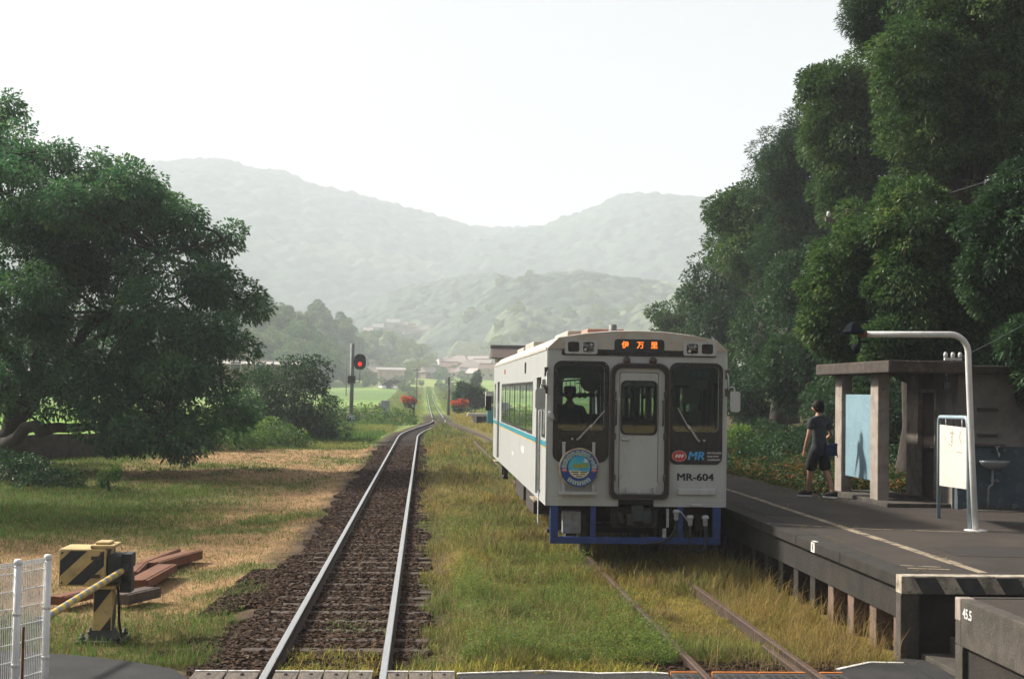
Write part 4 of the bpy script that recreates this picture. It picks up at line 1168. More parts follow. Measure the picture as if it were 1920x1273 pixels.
house('storage_shed', 'long barn with a pinkish rusted wall across the paddy field', 733, 712, 560, 10.6, 6, 4.0, 1.0, M_tin, M_tile, rot=.05, nwin=0, cat='barn')
p = at(703, 712, Y=562)
house('farm_house', 'low farmhouse with a pale sloping roof adjoining the rusted barn', 693, 712, 566, 9, 8, 3.0, 2.4, M_wallb, M_tilep, rot=1.2, nwin=2)
house('farm_house', 'small white walled house left of the signal, at the foot of the wooded hill', 616, 700, 600, 11, 8, 4.2, 2.2, M_wallw, M_tilep, True, nwin=3)
house('farm_house', 'pale roofed house seen just behind the signal post', 652, 704, 585, 9, 7, 3.2, 2.0, M_wallw, M_tilep, nwin=2)
house('farm_house', 'small brown house beside the wooded hill foot', 628, 711, 560, 7, 6, 2.8, 1.8, M_wallb, M_tile, nwin=2)
house('farm_house', 'tiny white house peeping over the roofs left of the signal', 621, 690, 680, 7, 6, 4.5, 2.2, M_wallw, M_tilep, nwin=2, storeys=1)
G_v = 'tiled houses of the village across the valley'
for (px, py, Y, w, d, h, rh, wall, roof, hip, lab) in (
    (826,697,700,11,8,3.4,2.6,M_wallb,M_tilep,True,'hipped tile house at the near end of the village row'),
    (843,703,660,10,8,3.2,2.4,M_wallb,M_tiler,False,'brown roofed house low in the village row'),
    (862,692,720,15,9,3.4,3.0,M_wallb,M_tilep,True,'broad farmhouse with wide pale roof at the top of the village'),
    (880,704,640,13,9,3.6,3.0,M_wallw,M_tilep,True,'white walled house with a broad pale hip roof in the village'),
    (872,709,625,9,7,2.8,1.6,M_wallb,M_tile,False,'low grey roofed annex in front of the white village house'),
    (905,699,690,12,8,3.6,2.6,M_wallw,M_tilep,False,'pale house beside the railcar end of the village'),
    (915,710,600,9,7,4.2,1.8,M_tin,M_tiler,False,'reddish brown house close by the end of the railcar'),
    (897,688,760,16,8,3.0,2.6,M_wallb,M_tilep,False,'long pale roof high behind the village'),
    (855,684,780,9,7,3.0,2.2,M_wallb,M_tile,False,'small grey roof high behind the village'),
    (803,709,600,8,6,2.6,1.8,M_wallb,M_tilep,False,'little house with pinkish roof beside the far track'),
    (817,690,740,9,7,3.0,2.2,M_wallw,M_tile,False,'small grey roofed house at the upper near corner of the village'),
    (836,690,750,9,7,3.2,2.4,M_wallb,M_tilep,True,'small pale hip roof between two houses high in the village'),
    (851,709,640,7,6,2.6,1.8,M_wallw,M_tiler,False,'small white walled house with a brown roof low in the village'),
    (890,712,610,8,6,2.8,2.0,M_wallb,M_tilep,False,'low pale roof in front of the reddish house by the railcar'),
    (918,693,730,9,7,3.2,2.2,M_wallb,M_tile,True,'grey hip roof nearest the brown gable in the village'),
    (876,688,770,8,6,3.0,2.2,M_wallw,M_tilep,False,'tiny white gable at the very top of the village')):
    house('village_house', lab, px, py, Y, w*.72, d*.8, h, rh*1.2, wall, roof, hip, rot=rt_.uniform(-.9, .9), nwin=2, group=G_v)
M_wallh = mat('house_wall_cream', (.36,.33,.29), (.28,.25,.22), rough=.9, scale=.6)
G_h = 'white houses high on the far slope'
for i, (px, py, w, roof) in enumerate(((694,628,12,M_tilep),(709,621,10,M_tile),(724,624,11,M_tiler),(737,612,12,M_tile),(752,617,12,M_tilep),(768,622,10,M_tiler),(730,632,11,M_tile),(784,627,9,M_tilep))):
    house('hillside_house', 'tiny white house in the hazy hamlet high on the slope', px, py, 1046, w*.75, 7, 3.0, 2.8, M_wallh, roof, nwin=0, group=G_h)
# houses half hidden behind the spreading tree
r = house('apartment_building', 'pale flat building with tall windows half hidden behind the spreading tree', 438, 692, 215, 4.6, 5, 5.2-1.6, .5, M_wallw, M_tilep, nwin=3)
house('long_shed', 'long low building with a white eave behind the dark bush', 470, 707, 205, 14, 6, 1.9, .35, M_wallb, M_wallw, nwin=4, cat='shed')
house('farm_house', 'pinkish house glimpsed through the trunk of the spreading tree', 12, 722, 240, 8, 6, 1.9, .9, M_tin, M_tilep, nwin=2)
# gabled brown house just past the railcar
house('station_house', 'brown gabled house rising behind the rear of the railcar', 965, 735, 128, 3.4, 4.5, 3.15, .85, M_wallb, M_tile_shaded, rot=.0, nwin=1)

# carport and the two parked vehicles
cp = at(739, 731, Y=430); g0 = cp.z
root = thing('carport', (cp.x, cp.y, g0), 'dark open carport with a sloping pale roof by the paddy field', 'carport')
mb = MB()
for x in (-3.2, 3.2):
    for y in (-2.4, 2.4): mb.bx(x-.1, x+.1, y-.1, y+.1, -.6, 2.3 if x > 0 else 2.0)
mb.build('post', M_wallb, root, local=True)
mb = MB(); mb.add([(-4,-3,1.95),(0,-3,3.9),(0,3,3.9),(-4,3,1.95),(-4,-3,1.75),(0,-3,3.7),(0,3,3.7),(-4,3,1.75)], [(0,1,2,3),(7,6,5,4),(0,4,5,1),(2,6,7,3)])
mb.add([(0,-3,3.9),(4,-3,2.2),(4,3,2.2),(0,3,3.9),(0,-3,3.7),(4,-3,2.0),(4,3,2.0),(0,3,3.7)], [(0,1,2,3),(7,6,5,4),(0,4,5,1),(2,6,7,3),(1,5,6,2)])
mb.build('roof', M_tilep, root, local=True)
mb = MB(); mb.bx(-3.2, 3.2, 2.35, 2.45, -.6, 3.0); mb.build('wall', M_shade_in, root, local=True)  # near-black colour stands in for the shade inside the carport
M_carw = mat('car_paint_white', (.75,.75,.74), rough=.25, spec=.6)
def car(label, px, py, Y):
    p = at(px, py, Y=Y); root = thing('parked_car', (p.x, p.y, p.z), label, 'car', None)
    mb = MB(); prof = [(-1.7,.3),(1.7,.3),(1.72,.8),(1.5,.95),(.75,1.0),(.35,1.55),(-1.35,1.58),(-1.7,1.0)]
    mb.plate(prof, (), -.72, .72, 'XZ'); mb.xf(Matrix.Rotation(R_(-70), 4, 'Z')); mb.build('body', M_carw, root, local=True, bevel=.05)
    for s in (-.735, .735):
        g = MB(); g.plate([(-1.25,1.05),(.6,1.05),(.3,1.48),(-1.2,1.5)], (), s-.01, s+.01, 'XZ'); g.xf(Matrix.Rotation(R_(-70), 4, 'Z')); g.build('window', M_win, root, local=True)
        for x in (-1.05, 1.05):
            w = MB(); w.lathe([(.29,s-.1),(.3,s-.08),(.3,s+.05),(.29,s+.07)], (x, 0, .29), 14, axis='Y'); w.xf(Matrix.Rotation(R_(-70), 4, 'Z')); w.build('wheel', M_rubber, root, local=True)
    g = MB(); g.plate([(-.62,1.02),(.62,1.02),(.55,1.5),(-.55,1.5)], (), .0, .02, 'YZ'); g.xf(Matrix.Translation((.62,0,0))); g.xf(Matrix.Rotation(R_(-70), 4, 'Z')); g.build('windscreen', M_win, root, local=True)
car('white car parked in the open next to the carport', 717, 730, 428)
car('white car parked inside the dark carport', 741, 731, 427)

# ------------------------------------------------------------------ poles, flowers, lineside pieces
M_pole = mat('old_pole', (.10,.085,.07), (.16,.13,.10), rough=.9, scale=2, stretch=(4,4,.5))
M_ins = mat('porcelain_insulator', (.5,.5,.48), rough=.3)
def pole(label, px, py0, py1, Y, r=.14, arms=2, cat='utility pole', group='utility poles along the line'):
    b = at(px, py0, Y=Y); t = at(px, py1, Y=Y)
    root = thing('utility_pole', tuple(b), label, cat, group)
    h = t.z-b.z; mb = MB(); mb.tube([(0,0,-.8),(0,0,h*.5),(0,0,h)], [r*1.15, r, r*.75], 8); mb.build('post', M_pole, root, local=True)
    for k in range(arms):
        z = h-.35-.7*k; c = MB(); c.bx(-.7, .7, -.16, -.06, z-.06, z+.06); co = c.build('crossarm', M_pole, root, local=True)
        i = MB()
        for x in (-.6, -.25, .25, .6): i.lathe([(.03,z+.06),(.06,z+.1),(.06,z+.18),(.03,z+.22)], (x,-.11,0), 8)
        i.build('insulator', M_ins, co, local=True)
    return root
pole('wooden pole at the track side by the red flowers', 781, 748, 690, 250, .12, 1)
wpole = pole('thick pole with a white box opposite the red flowers', 841, 764, 706, 150, .13, 0)
mb = MB(); mb.bx(-.42, -.12, -.2, .1, 2.6, 3.2); mb.build('meter_box', M_ins, wpole, local=True)
pole('short pole beyond the pole with the white box', 857, 745, 714, 210, .11, 1)
pole('thin twin pole in the field beside the signal', 649, 734, 672, 250, .08, 0)
pole('faint pole standing between the village houses', 885, 672, 655, 800, .16, 1)
p0 = at(1588, 470, Y=43); p1 = at(1588, 392, Y=43)
rp = pole('wooden pole with a crossarm half buried in the evergreens', 1588, 700, 392, 43, .13, 0)
h = p1.z-wl(rp).z
for z in (h-.35,):
    c = MB(); c.bx(-.75, .75, -.2, -.08, z-.06, z+.06); co = c.build('crossarm', M_pole, rp, local=True)
    i = MB()
    for x in (-.65, -.2, .3, .65): i.lathe([(.03,z+.06),(.06,z+.1),(.06,z+.2),(.03,z+.24)], (x,-.14,0), 8)
    i.build('insulator', M_ins, co, local=True)
M_wire = mat('overhead_wire', (.035,.04,.04), rough=.5)
def wire(label, a, b, sag, r=.012):
    a, b = Vector(a), Vector(b); pts = []
    for k in range(17):
        t = k/16; p = a.lerp(b, t); p.z -= sag*4*t*(1-t); pts.append(p)
    mb = MB(); mb.tube(pts, r, 5); return tag(mb.build('overhead_wire', M_wire, base=tuple(a)), label, 'wire')
wire('thin wire running from the buried pole across the tallest tree', at(1556, 402, Y=42.9), at(1990, 288, Y=24), .25, .007)
wire('thin service wire slanting down to the insulators over the toilet roof', at(1777, 680, Y=22.8), at(1990, 565, Y=17.5), .05, .005)

def flowers(label, px, py, Y, w, h, gw, gh):
    p = at(px, py+22, Y=Y); root = thing('flowering_bush', (p.x, p.y, float(rise(Y))-.2), label, 'flowers', 'red flowers beside the track')
    l1 = [PX(px, py+gh*.5, Y, gw, gh, 18)]
    C, Rr, O = crown_points(l1, .3, 18); crown_mesh('foliage', C, Rr, O, 60, .2, .08, M_leaf_d, root, .9, .2)
    l2 = [PX(px-w*.4, py-2, Y-.3, w*.6, h, 12), PX(px+w*.4, py, Y-.3, w*.6, h, 12)]
    C, Rr, O = crown_points(l2, .26, 14); crown_mesh('blossom', C, Rr, O, 46, .15, .09, M_flower, root, .6, -.2)
flowers('clump of red flowers at the foot of the trackside pole', 768, 751, 150, 12, 4, 11, 6)
flowers('bank of red flowers near the far end of the railcar', 864, 757, 135, 15, 5, 17, 9)
bush('dark_shrub', 'dark clipped shrub rising behind the red flower bank', [PX(880,738,142,20,17,22), PX(905,745,142,22,16,18), PX(866,745,142,10,14,8)], 90, .5, .28, .14, M_leaf_d, (float(at(885,765,Y=142).x), 142, -.2))
rpalm = thing('palm_tree', tuple(at(893, 722, Y=260)), 'small dark shaggy palm standing in front of the village', 'tree')
mb = MB(); mb.tube([(0,0,-2),(0,0,.9)], .18, 7); mb.build('trunk', M_bark, rpalm, local=True)
C, Rr, O = crown_points([(0,0,1.4,.5,.5,1.3,16)], .35, 16)
b = wl(rpalm); crown_mesh('crown', C+np.array(b), Rr, O, 70, .5, .12, M_leaf_d, rpalm, 1.0, .6)

# signal
M_sigpost = mat('signal_post_grey', (.16,.17,.165), (.11,.11,.105), rough=.7, scale=3)
M_siglamp = mat('signal_red_lamp', (.4,.02,.02), rough=.3, emis=(1,.015,.01), estr=1.1)
M_cab = mat('relay_box_grey', (.42,.45,.46), (.34,.36,.36), rough=.6, scale=2)
SY = 112; sb = at(658, 800, Y=SY)
root = thing('railway_signal', tuple(sb), 'railway signal showing a red light on a tall grey post', 'signal')
u = SY/FOC
mb = MB(); mb.tube([(0,0,-.3),(0,0,(800-645)*u)], .16, 12); mb.build('post', M_sigpost, root, local=True)
hx, hz = 14.5*u, (800-679)*u
mb = MB(); oval = []
for k in range(28):
    a = 2*math.pi*k/28; oval.append((hx+11.2*u*math.copysign(abs(math.cos(a))**.75, math.cos(a)), hz+14.5*u*math.copysign(abs(math.sin(a))**.75, math.sin(a))))
mb.plate(oval, (), -.1, -.06, 'XZ'); sh = mb.build('backboard', M_black, root, local=True)
mb = MB(); mb.bx(hx-.2, hx+.2, -.06, .28, hz-.4, hz+.4); mb.bx(.0, hx, .02, .1, hz+.2, hz+.26); mb.build('signal_housing', M_black, root, local=True)
mb = MB(); lz = hz-4*u; mb.lathe([(.15,-.13),(.12,-.16),(.02,-.175)], (hx, 0, lz), 18, axis='Y'); mb.build('lens', M_siglamp, sh, local=True)
mb = MB(); mb.lathe([(.185,-.13),(.15,-.15),(.02,-.155)], (hx, 0, hz+5.5*u), 18, axis='Y'); mb.build('lens', M_dlens, sh, local=True)
mb = MB()
for zz in (lz, hz+5.5*u):
    pts = [(hx+.21*math.cos(R_(a)), -.3, zz+.21*math.sin(R_(a))) for a in range(0, 181, 20)]; q = [(x, -.1, z) for x, y, z in pts]
    mb.add(pts+q, [(i, i+1, len(pts)+i+1, len(pts)+i) for i in range(len(pts)-1)])
mb.build('hood', M_black, sh, local=True)
mb = MB(); mb.bx(-.3, .28, -.3, .14, (800-719)*u, (800-705)*u); mb.build('junction_box', M_rubber, root, local=True, bevel=.02)
mb = MB(); mb.bx(-.34, .3, -.34, .0, (800-795)*u, (800-779)*u); mb.build('relay_box', M_cab, root, local=True, bevel=.02)
mb = MB(); mb.bar((hx,.1,hz-.5), (hx,.1,hz-1.6), .05, .05); mb.bar((hx,.1,hz-1.6), (0,.1,hz-1.6), .05, .05); mb.build('conduit', M_sigpost, root, local=True)

wb = at(723, 762, Y=122)
root = thing('equipment_cabinet', tuple(wb), 'white equipment box standing in the scrub beyond the signal', 'cabinet')
mb = MB(); mb.bx(-.36, .36, -.3, .3, -.9, .42); mb.build('body', M_cab, root, local=True, bevel=.02)
mb = MB(); mb.bx(-.44, .44, -.38, .38, .42, .52); mb.build('lid', M_polew, root, local=True, bevel=.02)
mb = MB(); mb.bx(-.62, -.36, -.2, .1, .1, .32); mb.build('side_box', M_polew, root, local=True, bevel=.02)
sw = at(775, 781, Y=136)
root = thing('lineside_post', tuple(sw), 'dark stubby post with fittings beside the diverging track', 'post')
mb = MB(); mb.tube([(0,0,-.3),(0,0,1.25)], .10, 8); mb.build('post', M_bark_k, root, local=True)
mb = MB(); mb.ob((0,-.05,.2), (.32,.3,.38)); mb.ob((.02,-.05,.75), (.24,.22,.3)); mb.ob((0,0,1.3), (.34,.2,.18)); mb.build('fitting', M_bark_k, root, local=True, bevel=.02)
# low white concrete portal and teal hut by the rear of the railcar
cb = at(893, 789, Y=118)
root = thing('concrete_culvert', tuple(cb), 'low white concrete culvert beside the rear of the railcar', 'culvert')
mb = MB(); mb.bx(-.75, 1.2, -.6, .8, .40, .62); mb.bx(-.35, .0, -.5, .7, -.3, .40); mb.bx(.95, 1.2, -.5, .7, -.3, .40); mb.build('frame', M_wallw, root, local=True)
mb = MB(); mb.bx(.0, .95, .5, .65, -.3, .4); mb.build('back_wall', M_concd, root, local=True)
tb = at(918, 786, Y=112)
root = thing('lineside_hut', tuple(tb), 'small teal and white hut partly hidden by the rear of the railcar', 'hut')
mb = MB(); mb.bx(-.2, .8, -.3, .5, -.3, 1.0); mb.build('wall', M_teal, root, local=True)
mb = MB(); mb.bx(-.34, .9, -.4, .6, 1.0, 2.2); mb.build('upper_wall', M_wallw, root, local=True)
mb = MB(); mb.bx(.1, .5, -.44, -.40, 1.25, 1.95); mb.build('window', M_win, root, local=True)

# low wall under the tree
wp = [(-21.5,43.6,.30),(-18.4,48.8,.42),(-16.5,52.3,.58),(-14.6,55.8,.72),(-12.9,59.2,.66),(-11.9,61.3,.5)]
root = thing('low_wall', (wp[2][0], wp[2][1], -.3), 'low mossy concrete wall under the spreading tree', 'wall')
mb = MB()
for a, b in zip(wp[:-1], wp[1:]):
    d = (Vector((b[0],b[1],0))-Vector((a[0],a[1],0))).normalized(); n = Vector((d.y,-d.x,0))*.12
    A, B = Vector((a[0],a[1],0)), Vector((b[0],b[1],0))
    vs = [A+n, B+n, B-n, A-n]; lo = [(v.x,v.y,-.6) for v in vs]; hi = [(vs[0].x,vs[0].y,a[2]),(vs[1].x,vs[1].y,b[2]),(vs[2].x,vs[2].y,b[2]),(vs[3].x,vs[3].y,a[2])]
    mb.add(lo+hi, [(3,2,1,0),(4,5,6,7),(0,1,5,4),(1,2,6,5),(2,3,7,6),(3,0,4,7)])
mb.build('wall', M_conc, root)
# ------------------------------------------------------------------ railcar
M_fadel = mat('faded_letters', (.42,.41,.38), (.58,.57,.53), rough=.6, scale=40)
TX, TY = 3.21, 21.3
LT, HW = 16.2, 1.37
car_root = thing('railcar', (TX, TY, 0), 'white single diesel railcar with black window surrounds waiting at the platform', 'train')
def P(mb, name, mats, parent=car_root, **k): return mb.build(name, mats, parent, local=True, **k)
ZB, ZS = .93, 3.29
# body: two sides, rear wall, floor, ceiling
WIN = [(2.75+1.62*k, 2.75+1.62*k+1.5) for k in range(6)]
DOOR = [(1.02, 1.95), (13.35, 14.35)]
CABW = [(.22, .80)]
mb = MB()
def side_holes():
    hs = []
    for a, b in WIN: hs.append(rrect(a, b, 1.93, 2.78, .05, 2))
    for a, b in DOOR: hs.append([(a, .98), (b, .98), (b, 2.86), (a, 2.86)])
    for a, b in CABW: hs.append(rrect(a, b, 1.95, 2.80, .05, 2))
    hs.append(rrect(15.1, 15.7, 1.95, 2.8, .05, 2))
    return hs
for s in (-1, 1):
    x0, x1 = (-HW, -HW+.06) if s < 0 else (HW-.06, HW)
    mb.plate([(.05, ZB), (LT, ZB), (LT, ZS), (.05, ZS)], side_holes(), x0, x1, 'YZ', 0)
rear = [(-HW+.06, ZB), (HW-.06, ZB), (HW-.06, ZS), (1.18, 3.46), (.6, 3.54), (0, 3.565), (-.6, 3.54), (-1.18, 3.46), (-HW+.06, ZS)]
mb.plate(rear, [rrect(-1.2, -.45, 2.0, 3.0, .08, 3), rrect(.45, 1.2, 2.0, 3.0, .08, 3), rrect(-.28, .28, 1.95, 2.85, .08, 3)], LT-.06, LT, 'XZ', 0)
P(mb, 'body', [M_white])
mb = MB(); mb.bx(-HW+.065, HW-.065, .06, LT-.065, .96, 1.02, 0); mb.bx(-HW+.065, HW-.065, .06, LT-.065, 3.12, 3.16, 1)
P(mb, 'floor_and_ceiling', [M_interd, M_inter])
# roof: swept arc with chamfered shoulders
mb = MB(); prof = [(-HW, ZS), (-1.20, 3.455), (-.8, 3.525), (-.4, 3.565), (0, 3.578), (.4, 3.565), (.8, 3.525), (1.20, 3.455), (HW, ZS)]
n = len(prof); vs = []; fs = []
for y, sc, dz in ((-.02, 1, -.012), (.10, 1, 0), (LT-.02, 1, 0), (LT, 1, -.02)):
    for (x, z) in prof: vs.append((x, y, z+dz))
for i in range(3):
    for k in range(n-1): fs.append((i*n+k, i*n+k+1, (i+1)*n+k+1, (i+1)*n+k))
fs.append(tuple(range(n))); fs.append(tuple(reversed(range(3*n, 4*n))))
mb.add(vs, fs, 0)
mb.bx(-HW-.012, -HW+.02, .1, LT-.05, ZS-.03, ZS+.01); mb.bx(HW-.02, HW+.012, .1, LT-.05, ZS-.03, ZS+.01)
roof = P(mb, 'roof', [M_roof])
mb = MB(); mb.bx(-.75, .3, 3.2, 5.6, 3.52, 3.70); P(mb, 'roof_unit', [M_roof], roof, bevel=.03)
M_roofbox = mat('roof_unit_rusty', (.42,.22,.16), (.34,.2,.15), rough=.7, scale=2)
mb = MB(); mb.bx(-.52, .10, 2.2, 3.1, 3.53, 3.69); P(mb, 'roof_box', [M_roofbox], roof, bevel=.02)
mb = MB(); mb.bx(-1.05, -.55, 7.0, 9.2, 3.44, 3.64); mb.bx(-1.0, -.5, 10.6, 12.6, 3.44, 3.63); P(mb, 'roof_vent', [M_roof], roof, bevel=.03)
mb = MB(); mb.tube([(-.185, 1.5, 3.5), (-.185, 1.5, 3.73)], .062, 12); P(mb, 'exhaust_pipe', [M_grey], roof)
# front wall
mb = MB()
face = [(-HW, ZB), (-.27, ZB), (-.27, 1.03), (.27, 1.03), (.27, ZB), (HW, ZB), (HW, ZS), (1.20, 3.45), (.8, 3.515), (.4, 3.55), (0, 3.563), (-.4, 3.55), (-.8, 3.515), (-1.20, 3.45), (-HW, ZS)]
HL = rrect(-1.20, -.50, 2.06, 3.04, .07, 3); HR = rrect(.54, 1.24, 2.06, 3.04, .07, 3); HD = rrect(-.355, .42-.02, 1.12, 2.99, .10, 3)
mb.plate(face, [HL, HR, HD], -.0, .05, 'XZ')
P(mb, 'front_panel', [M_white], bevel=0)
# edge posts softening the front corners
mb = MB()
for s in (-1, 1): mb.tube([(s*(HW-.02), .018, ZB), (s*(HW-.02), .018, ZS)], .02, 8)
P(mb, 'corner_post', [M_white])
# black surrounds with the glass behind
def surround(x0, x1, zb, hole, rb):
    mb = MB(); mb.plate(rrect(x0, x1, zb, 3.10, (rb, rb, .12, .12), 6), [hole], -.012, .0-.001, 'XZ'); o = P(mb, 'window_surround', [M_black])
    g = MB(); xs = [p[0] for p in hole]; zs = [p[1] for p in hole]
    g.bx(min(xs)-.03, max(xs)+.03, .052, .060, min(zs)-.03, max(zs)+.03); P(g, 'windscreen', [M_glass], o)
    return o
sl_ = surround(-1.27, -.43, 1.58, HL, .13)
sr_ = surround(.49, 1.30, 1.57, HR, .11)
mb = MB()
for (x, z) in ((-.98, 1.93), (-.90, 1.925)): mb.ball((x, -.03, z), .018, 8, 0, 5)
mb.bar((-.90, -.035, 1.925), (-.70, -.04, 2.15), .018, .012); mb.bar((-.875, -.035, 1.935), (-.69, -.04, 2.15), .014, .01); mb.bar((-.72, -.045, 2.10), (-.50, -.045, 2.36), .022, .014)
P(mb, 'wiper', [M_steel], sl_)
mb = MB()
for (x, z) in ((.94, 1.925), (1.02, 1.93)): mb.ball((x, -.03, z), .018, 8, 0, 5)
mb.bar((.94, -.035, 1.925), (.78, -.04, 2.16), .018, .012); mb.bar((.915, -.035, 1.935), (.765, -.04, 2.16), .014, .01); mb.bar((.79, -.045, 2.10), (.61, -.045, 2.42), .022, .014)
P(mb, 'wiper', [M_steel], sr_)
# one-man sign in the window
mb = MB(); mb.bx(.72, 1.09, .075, .085, 2.88, 2.99, 0); put_text(mb, 'ワンマン', facing_front(.905, .072, 2.933), 1, size=.098); P(mb, 'one_man_sign', [M_tealsign, M_tealtxt], sr_)
# top band, lamps, destination display
mb = MB(); mb.plate(rrect(-1.15, 1.19, 3.185, 3.425, .015, 2), (), -.014, -.001, 'XZ'); band = P(mb, 'marker_band', [M_black])
for s, x0, x1 in ((-1, -1.11, -.62), (1, .69, 1.185)):
    xm = (x0+x1)/2; w = (x1-x0)/2
    bez = rrect(x0, x1, 3.205, 3.415, .03, 4)
    h1 = rrect(x0+.045, xm-.025, 3.235, 3.385, .03, 3); h2 = rrect(xm+.025, x1-.045, 3.235, 3.385, .03, 3)
    mb = MB(); mb.plate(bez, [h1, h2], -.055, -.014, 'XZ', 0)
    for xx in (x0+.13, x1-.13):
        for zz in (3.22, 3.40): mb.ball((xx, -.056, zz), .007, 6, 1, 4)
    hl = P(mb, 'headlight', [M_white, M_black])
    outer, inner = ((x0+.04, xm-.02), (xm+.02, x1-.04))
    if s > 0: outer, inner = inner, outer
    for (a, b), mt, nm in ((outer, M_dlens, 'tail_lens'), (inner, M_lens, 'lens')):
        m2 = MB(); m2.bx(a, b, -.030, -.016, 3.23, 3.39)
        if mt is M_lens:
            m2.lathe([(.062,-.031),(.05,-.045),(.02,-.052)], ((a+b)/2+.0, 0, 3.31), 16, axis='Y')
            m2.ball(((a+b)/2+.04, -.05, 3.345), .022, 8, 1, 6); m2.ball(((a+b)/2-.045, -.048, 3.27), .026, 8, 1, 6)
        P(m2, nm, [mt, M_steel], hl)
mb = MB(); mb.plate(rrect(-.36, .40, 3.24, 3.44, .05, 4), (), -.022, -.0145, 'XZ'); ds = P(mb, 'destination_display', [M_interd])
mb = MB()
for ch, x in (('伊', -.195), ('万', .035), ('里', .245)):
    put_text(mb, ch, facing_front(x, -.0245, 3.347), 0, size=.112, bold=.002)
P(mb, 'led_letters', [M_led], ds)
# gangway door frame, recess, door
fr_o = rrect(-.415, .485, 1.04, 3.075, (.10, .10, .17, .17), 7); fr_i = rrect(-.345, .415, 1.11, 3.005, (.08, .08, .12, .12), 7)
mb = MB(); mb.plate(fr_o, [fr_i], -.075, -.001, 'XZ'); gf = P(mb, 'gangway_frame', [M_rubber], bevel=.014)
mb = MB(); fo2 = rrect(-.42, .49, 1.035, 3.08, (.10, .10, .175, .175), 7); fi2 = rrect(-.40, .47, 1.055, 3.06, (.09, .09, .16, .16), 7)
mb.plate(fo2, [fi2], -.082, -.076, 'XZ'); P(mb, 'frame_lip', [M_brown], gf)
mb = MB()
for z, dz in ((2.60, .05), (1.98, .05), (1.36, .05)):
    for x in (-.345, .415): mb.bx(x-.02, x+.02, -.085, -.05, z-dz, z+dz)
P(mb, 'latch', [M_brown], gf, bevel=.006)
mb = MB(); mb.plate(rrect(-.40, .47, 1.06, 3.03, .12, 5), [rrect(-.275, .325, 1.19, 2.945, .04, 3)], -.018, -.006, 'XZ'); P(mb, 'gangway_panel', [M_white])
DW = rrect(-.235, .285, 2.02, 2.80, .075, 5)
mb = MB(); mb.plate(rrect(-.265, .315, 1.20, 2.935, .03, 3), [DW], -.022, .02, 'XZ'); door = P(mb, 'front_door', [M_white])
mb = MB(); mb.plate(rrect(-.255, .305, 2.0, 2.82, .085, 5), [rrect(-.225, .275, 2.03, 2.79, .07, 5)], -.03, -.0225, 'XZ'); wg = P(mb, 'door_window', [M_rubber], door)
mb = MB(); mb.bx(-.238, .288, -.010, -.002, 2.0, 2.82); P(mb, 'pane', [M_glass], wg)
mb = MB(); mb.ball((-.21, -.04, 1.935), .024, 10, 0, 6); mb.tube([(-.21, -.05, 1.935), (-.10, -.055, 1.925)], .013, 7); P(mb, 'door_handle', [M_steel], door)
mb = MB(); mb.plate(rrect(-.265, .32, 1.13, 1.42, (.02, .02, .16, .16), 6), (), -.05, -.0235, 'XZ'); kp = P(mb, 'kick_plate', [M_white], door, bevel=.008)
mb = MB()
for x in (-.20, -.155, .21, .26): mb.bx(x-.012, x+.012, -.085, -.05, 1.13, 1.22)
mb.bx(.005, .055, -.075, -.05, 1.12, 1.18)
P(mb, 'hinge', [M_conn], door, bevel=.004)
for x in (-.325, .385):
    mb = MB(); mb.tube([(x, -.02, 2.52), (x, -.075, 2.50), (x, -.075, 2.17), (x, -.02, 2.15)], .013, 7)
    P(mb, 'grab_handle', [M_brown])
mb = MB()
for x in (-.17, .23):
    mb.lathe([(.048,-.0),(.055,-.03),(.05,-.07),(.02,-.085)], (x, 0, 3.125), 14, axis='Y'); mb.bx(x-.05, x+.05, -.05, 0, 3.06, 3.12)
P(mb, 'hanger_bracket', [M_brown])
# emblem and lettering
def ell(cx, cz, rx, rz, n=24): return [(cx+rx*math.cos(2*math.pi*k/n), cz+rz*math.sin(2*math.pi*k/n)) for k in range(n)]
def emblem(mb, cx, cz, rx, rz, y, mr, mw):
    mb.plate(ell(cx, cz, rx*1.06, rz*1.06), [ell(cx, cz, rx, rz)], y, y+.003, 'XZ', mw)
    mb.plate(ell(cx, cz, rx, rz), (), y, y+.003, 'XZ', mr)
    for k in (-1, 0, 1):
        x = cx+k*rx*.42
        w = [(x-rx*.22, cz-rz*.1), (x-.02*rx, cz-rz*.42), (x+rx*.18, cz-rz*.02), (x+rx*.26, cz+rz*.02), (x+rx*.3, cz+rz*.12), (x+rx*.1, cz+rz*.45), (x-rx*.12, cz+rz*.05), (x-rx*.2, cz+rz*.0)]
        mb.plate(w, (), y-.002, y-.0002, 'XZ', mw)
mb = MB(); emblem(mb, .645, 1.695, .105, .078, -.017, 0, 1); P(mb, 'company_emblem', [M_red, M_txtw], sr_)
mb = MB(); put_text(mb, 'MR', facing_front(.895, -.0155, 1.695), 0, sx=1.06, size=.175, bold=.005, shear=.22)
P(mb, 'company_letters', [M_mr], sr_)
for i, t in enumerate(('MATSUURA', 'RAILWAY', 'COMPANY')):
    mb = MB()
    vs, fs = text_mb(t, size=.036, offset=.0006); x0 = min(v.x for v in vs)
    M = facing_front(1.075, -.0155, 1.745-.052*i); mb.add([M @ Vector(((v.x-x0)*1.15, v.y, v.z)) for v in vs], fs, 0)
    P(mb, 'company_name', [M_txtw], sr_)
mb = MB(); put_text(mb, 'MR-604', facing_front(.895, -.0025, 1.375), 0, sx=1.18, size=.15, bold=.0055); P(mb, 'car_number', [M_txtk])
mb = MB(); mb.bx(.62, 1.20, -.06, -.001, 1.115, 1.205); P(mb, 'jumper_cover', [M_white], bevel=.012)
mb = MB(); mb.bx(.83, 1.0, -.10, -.001, .945, .975); P(mb, 'front_step', [M_white], bevel=.006)
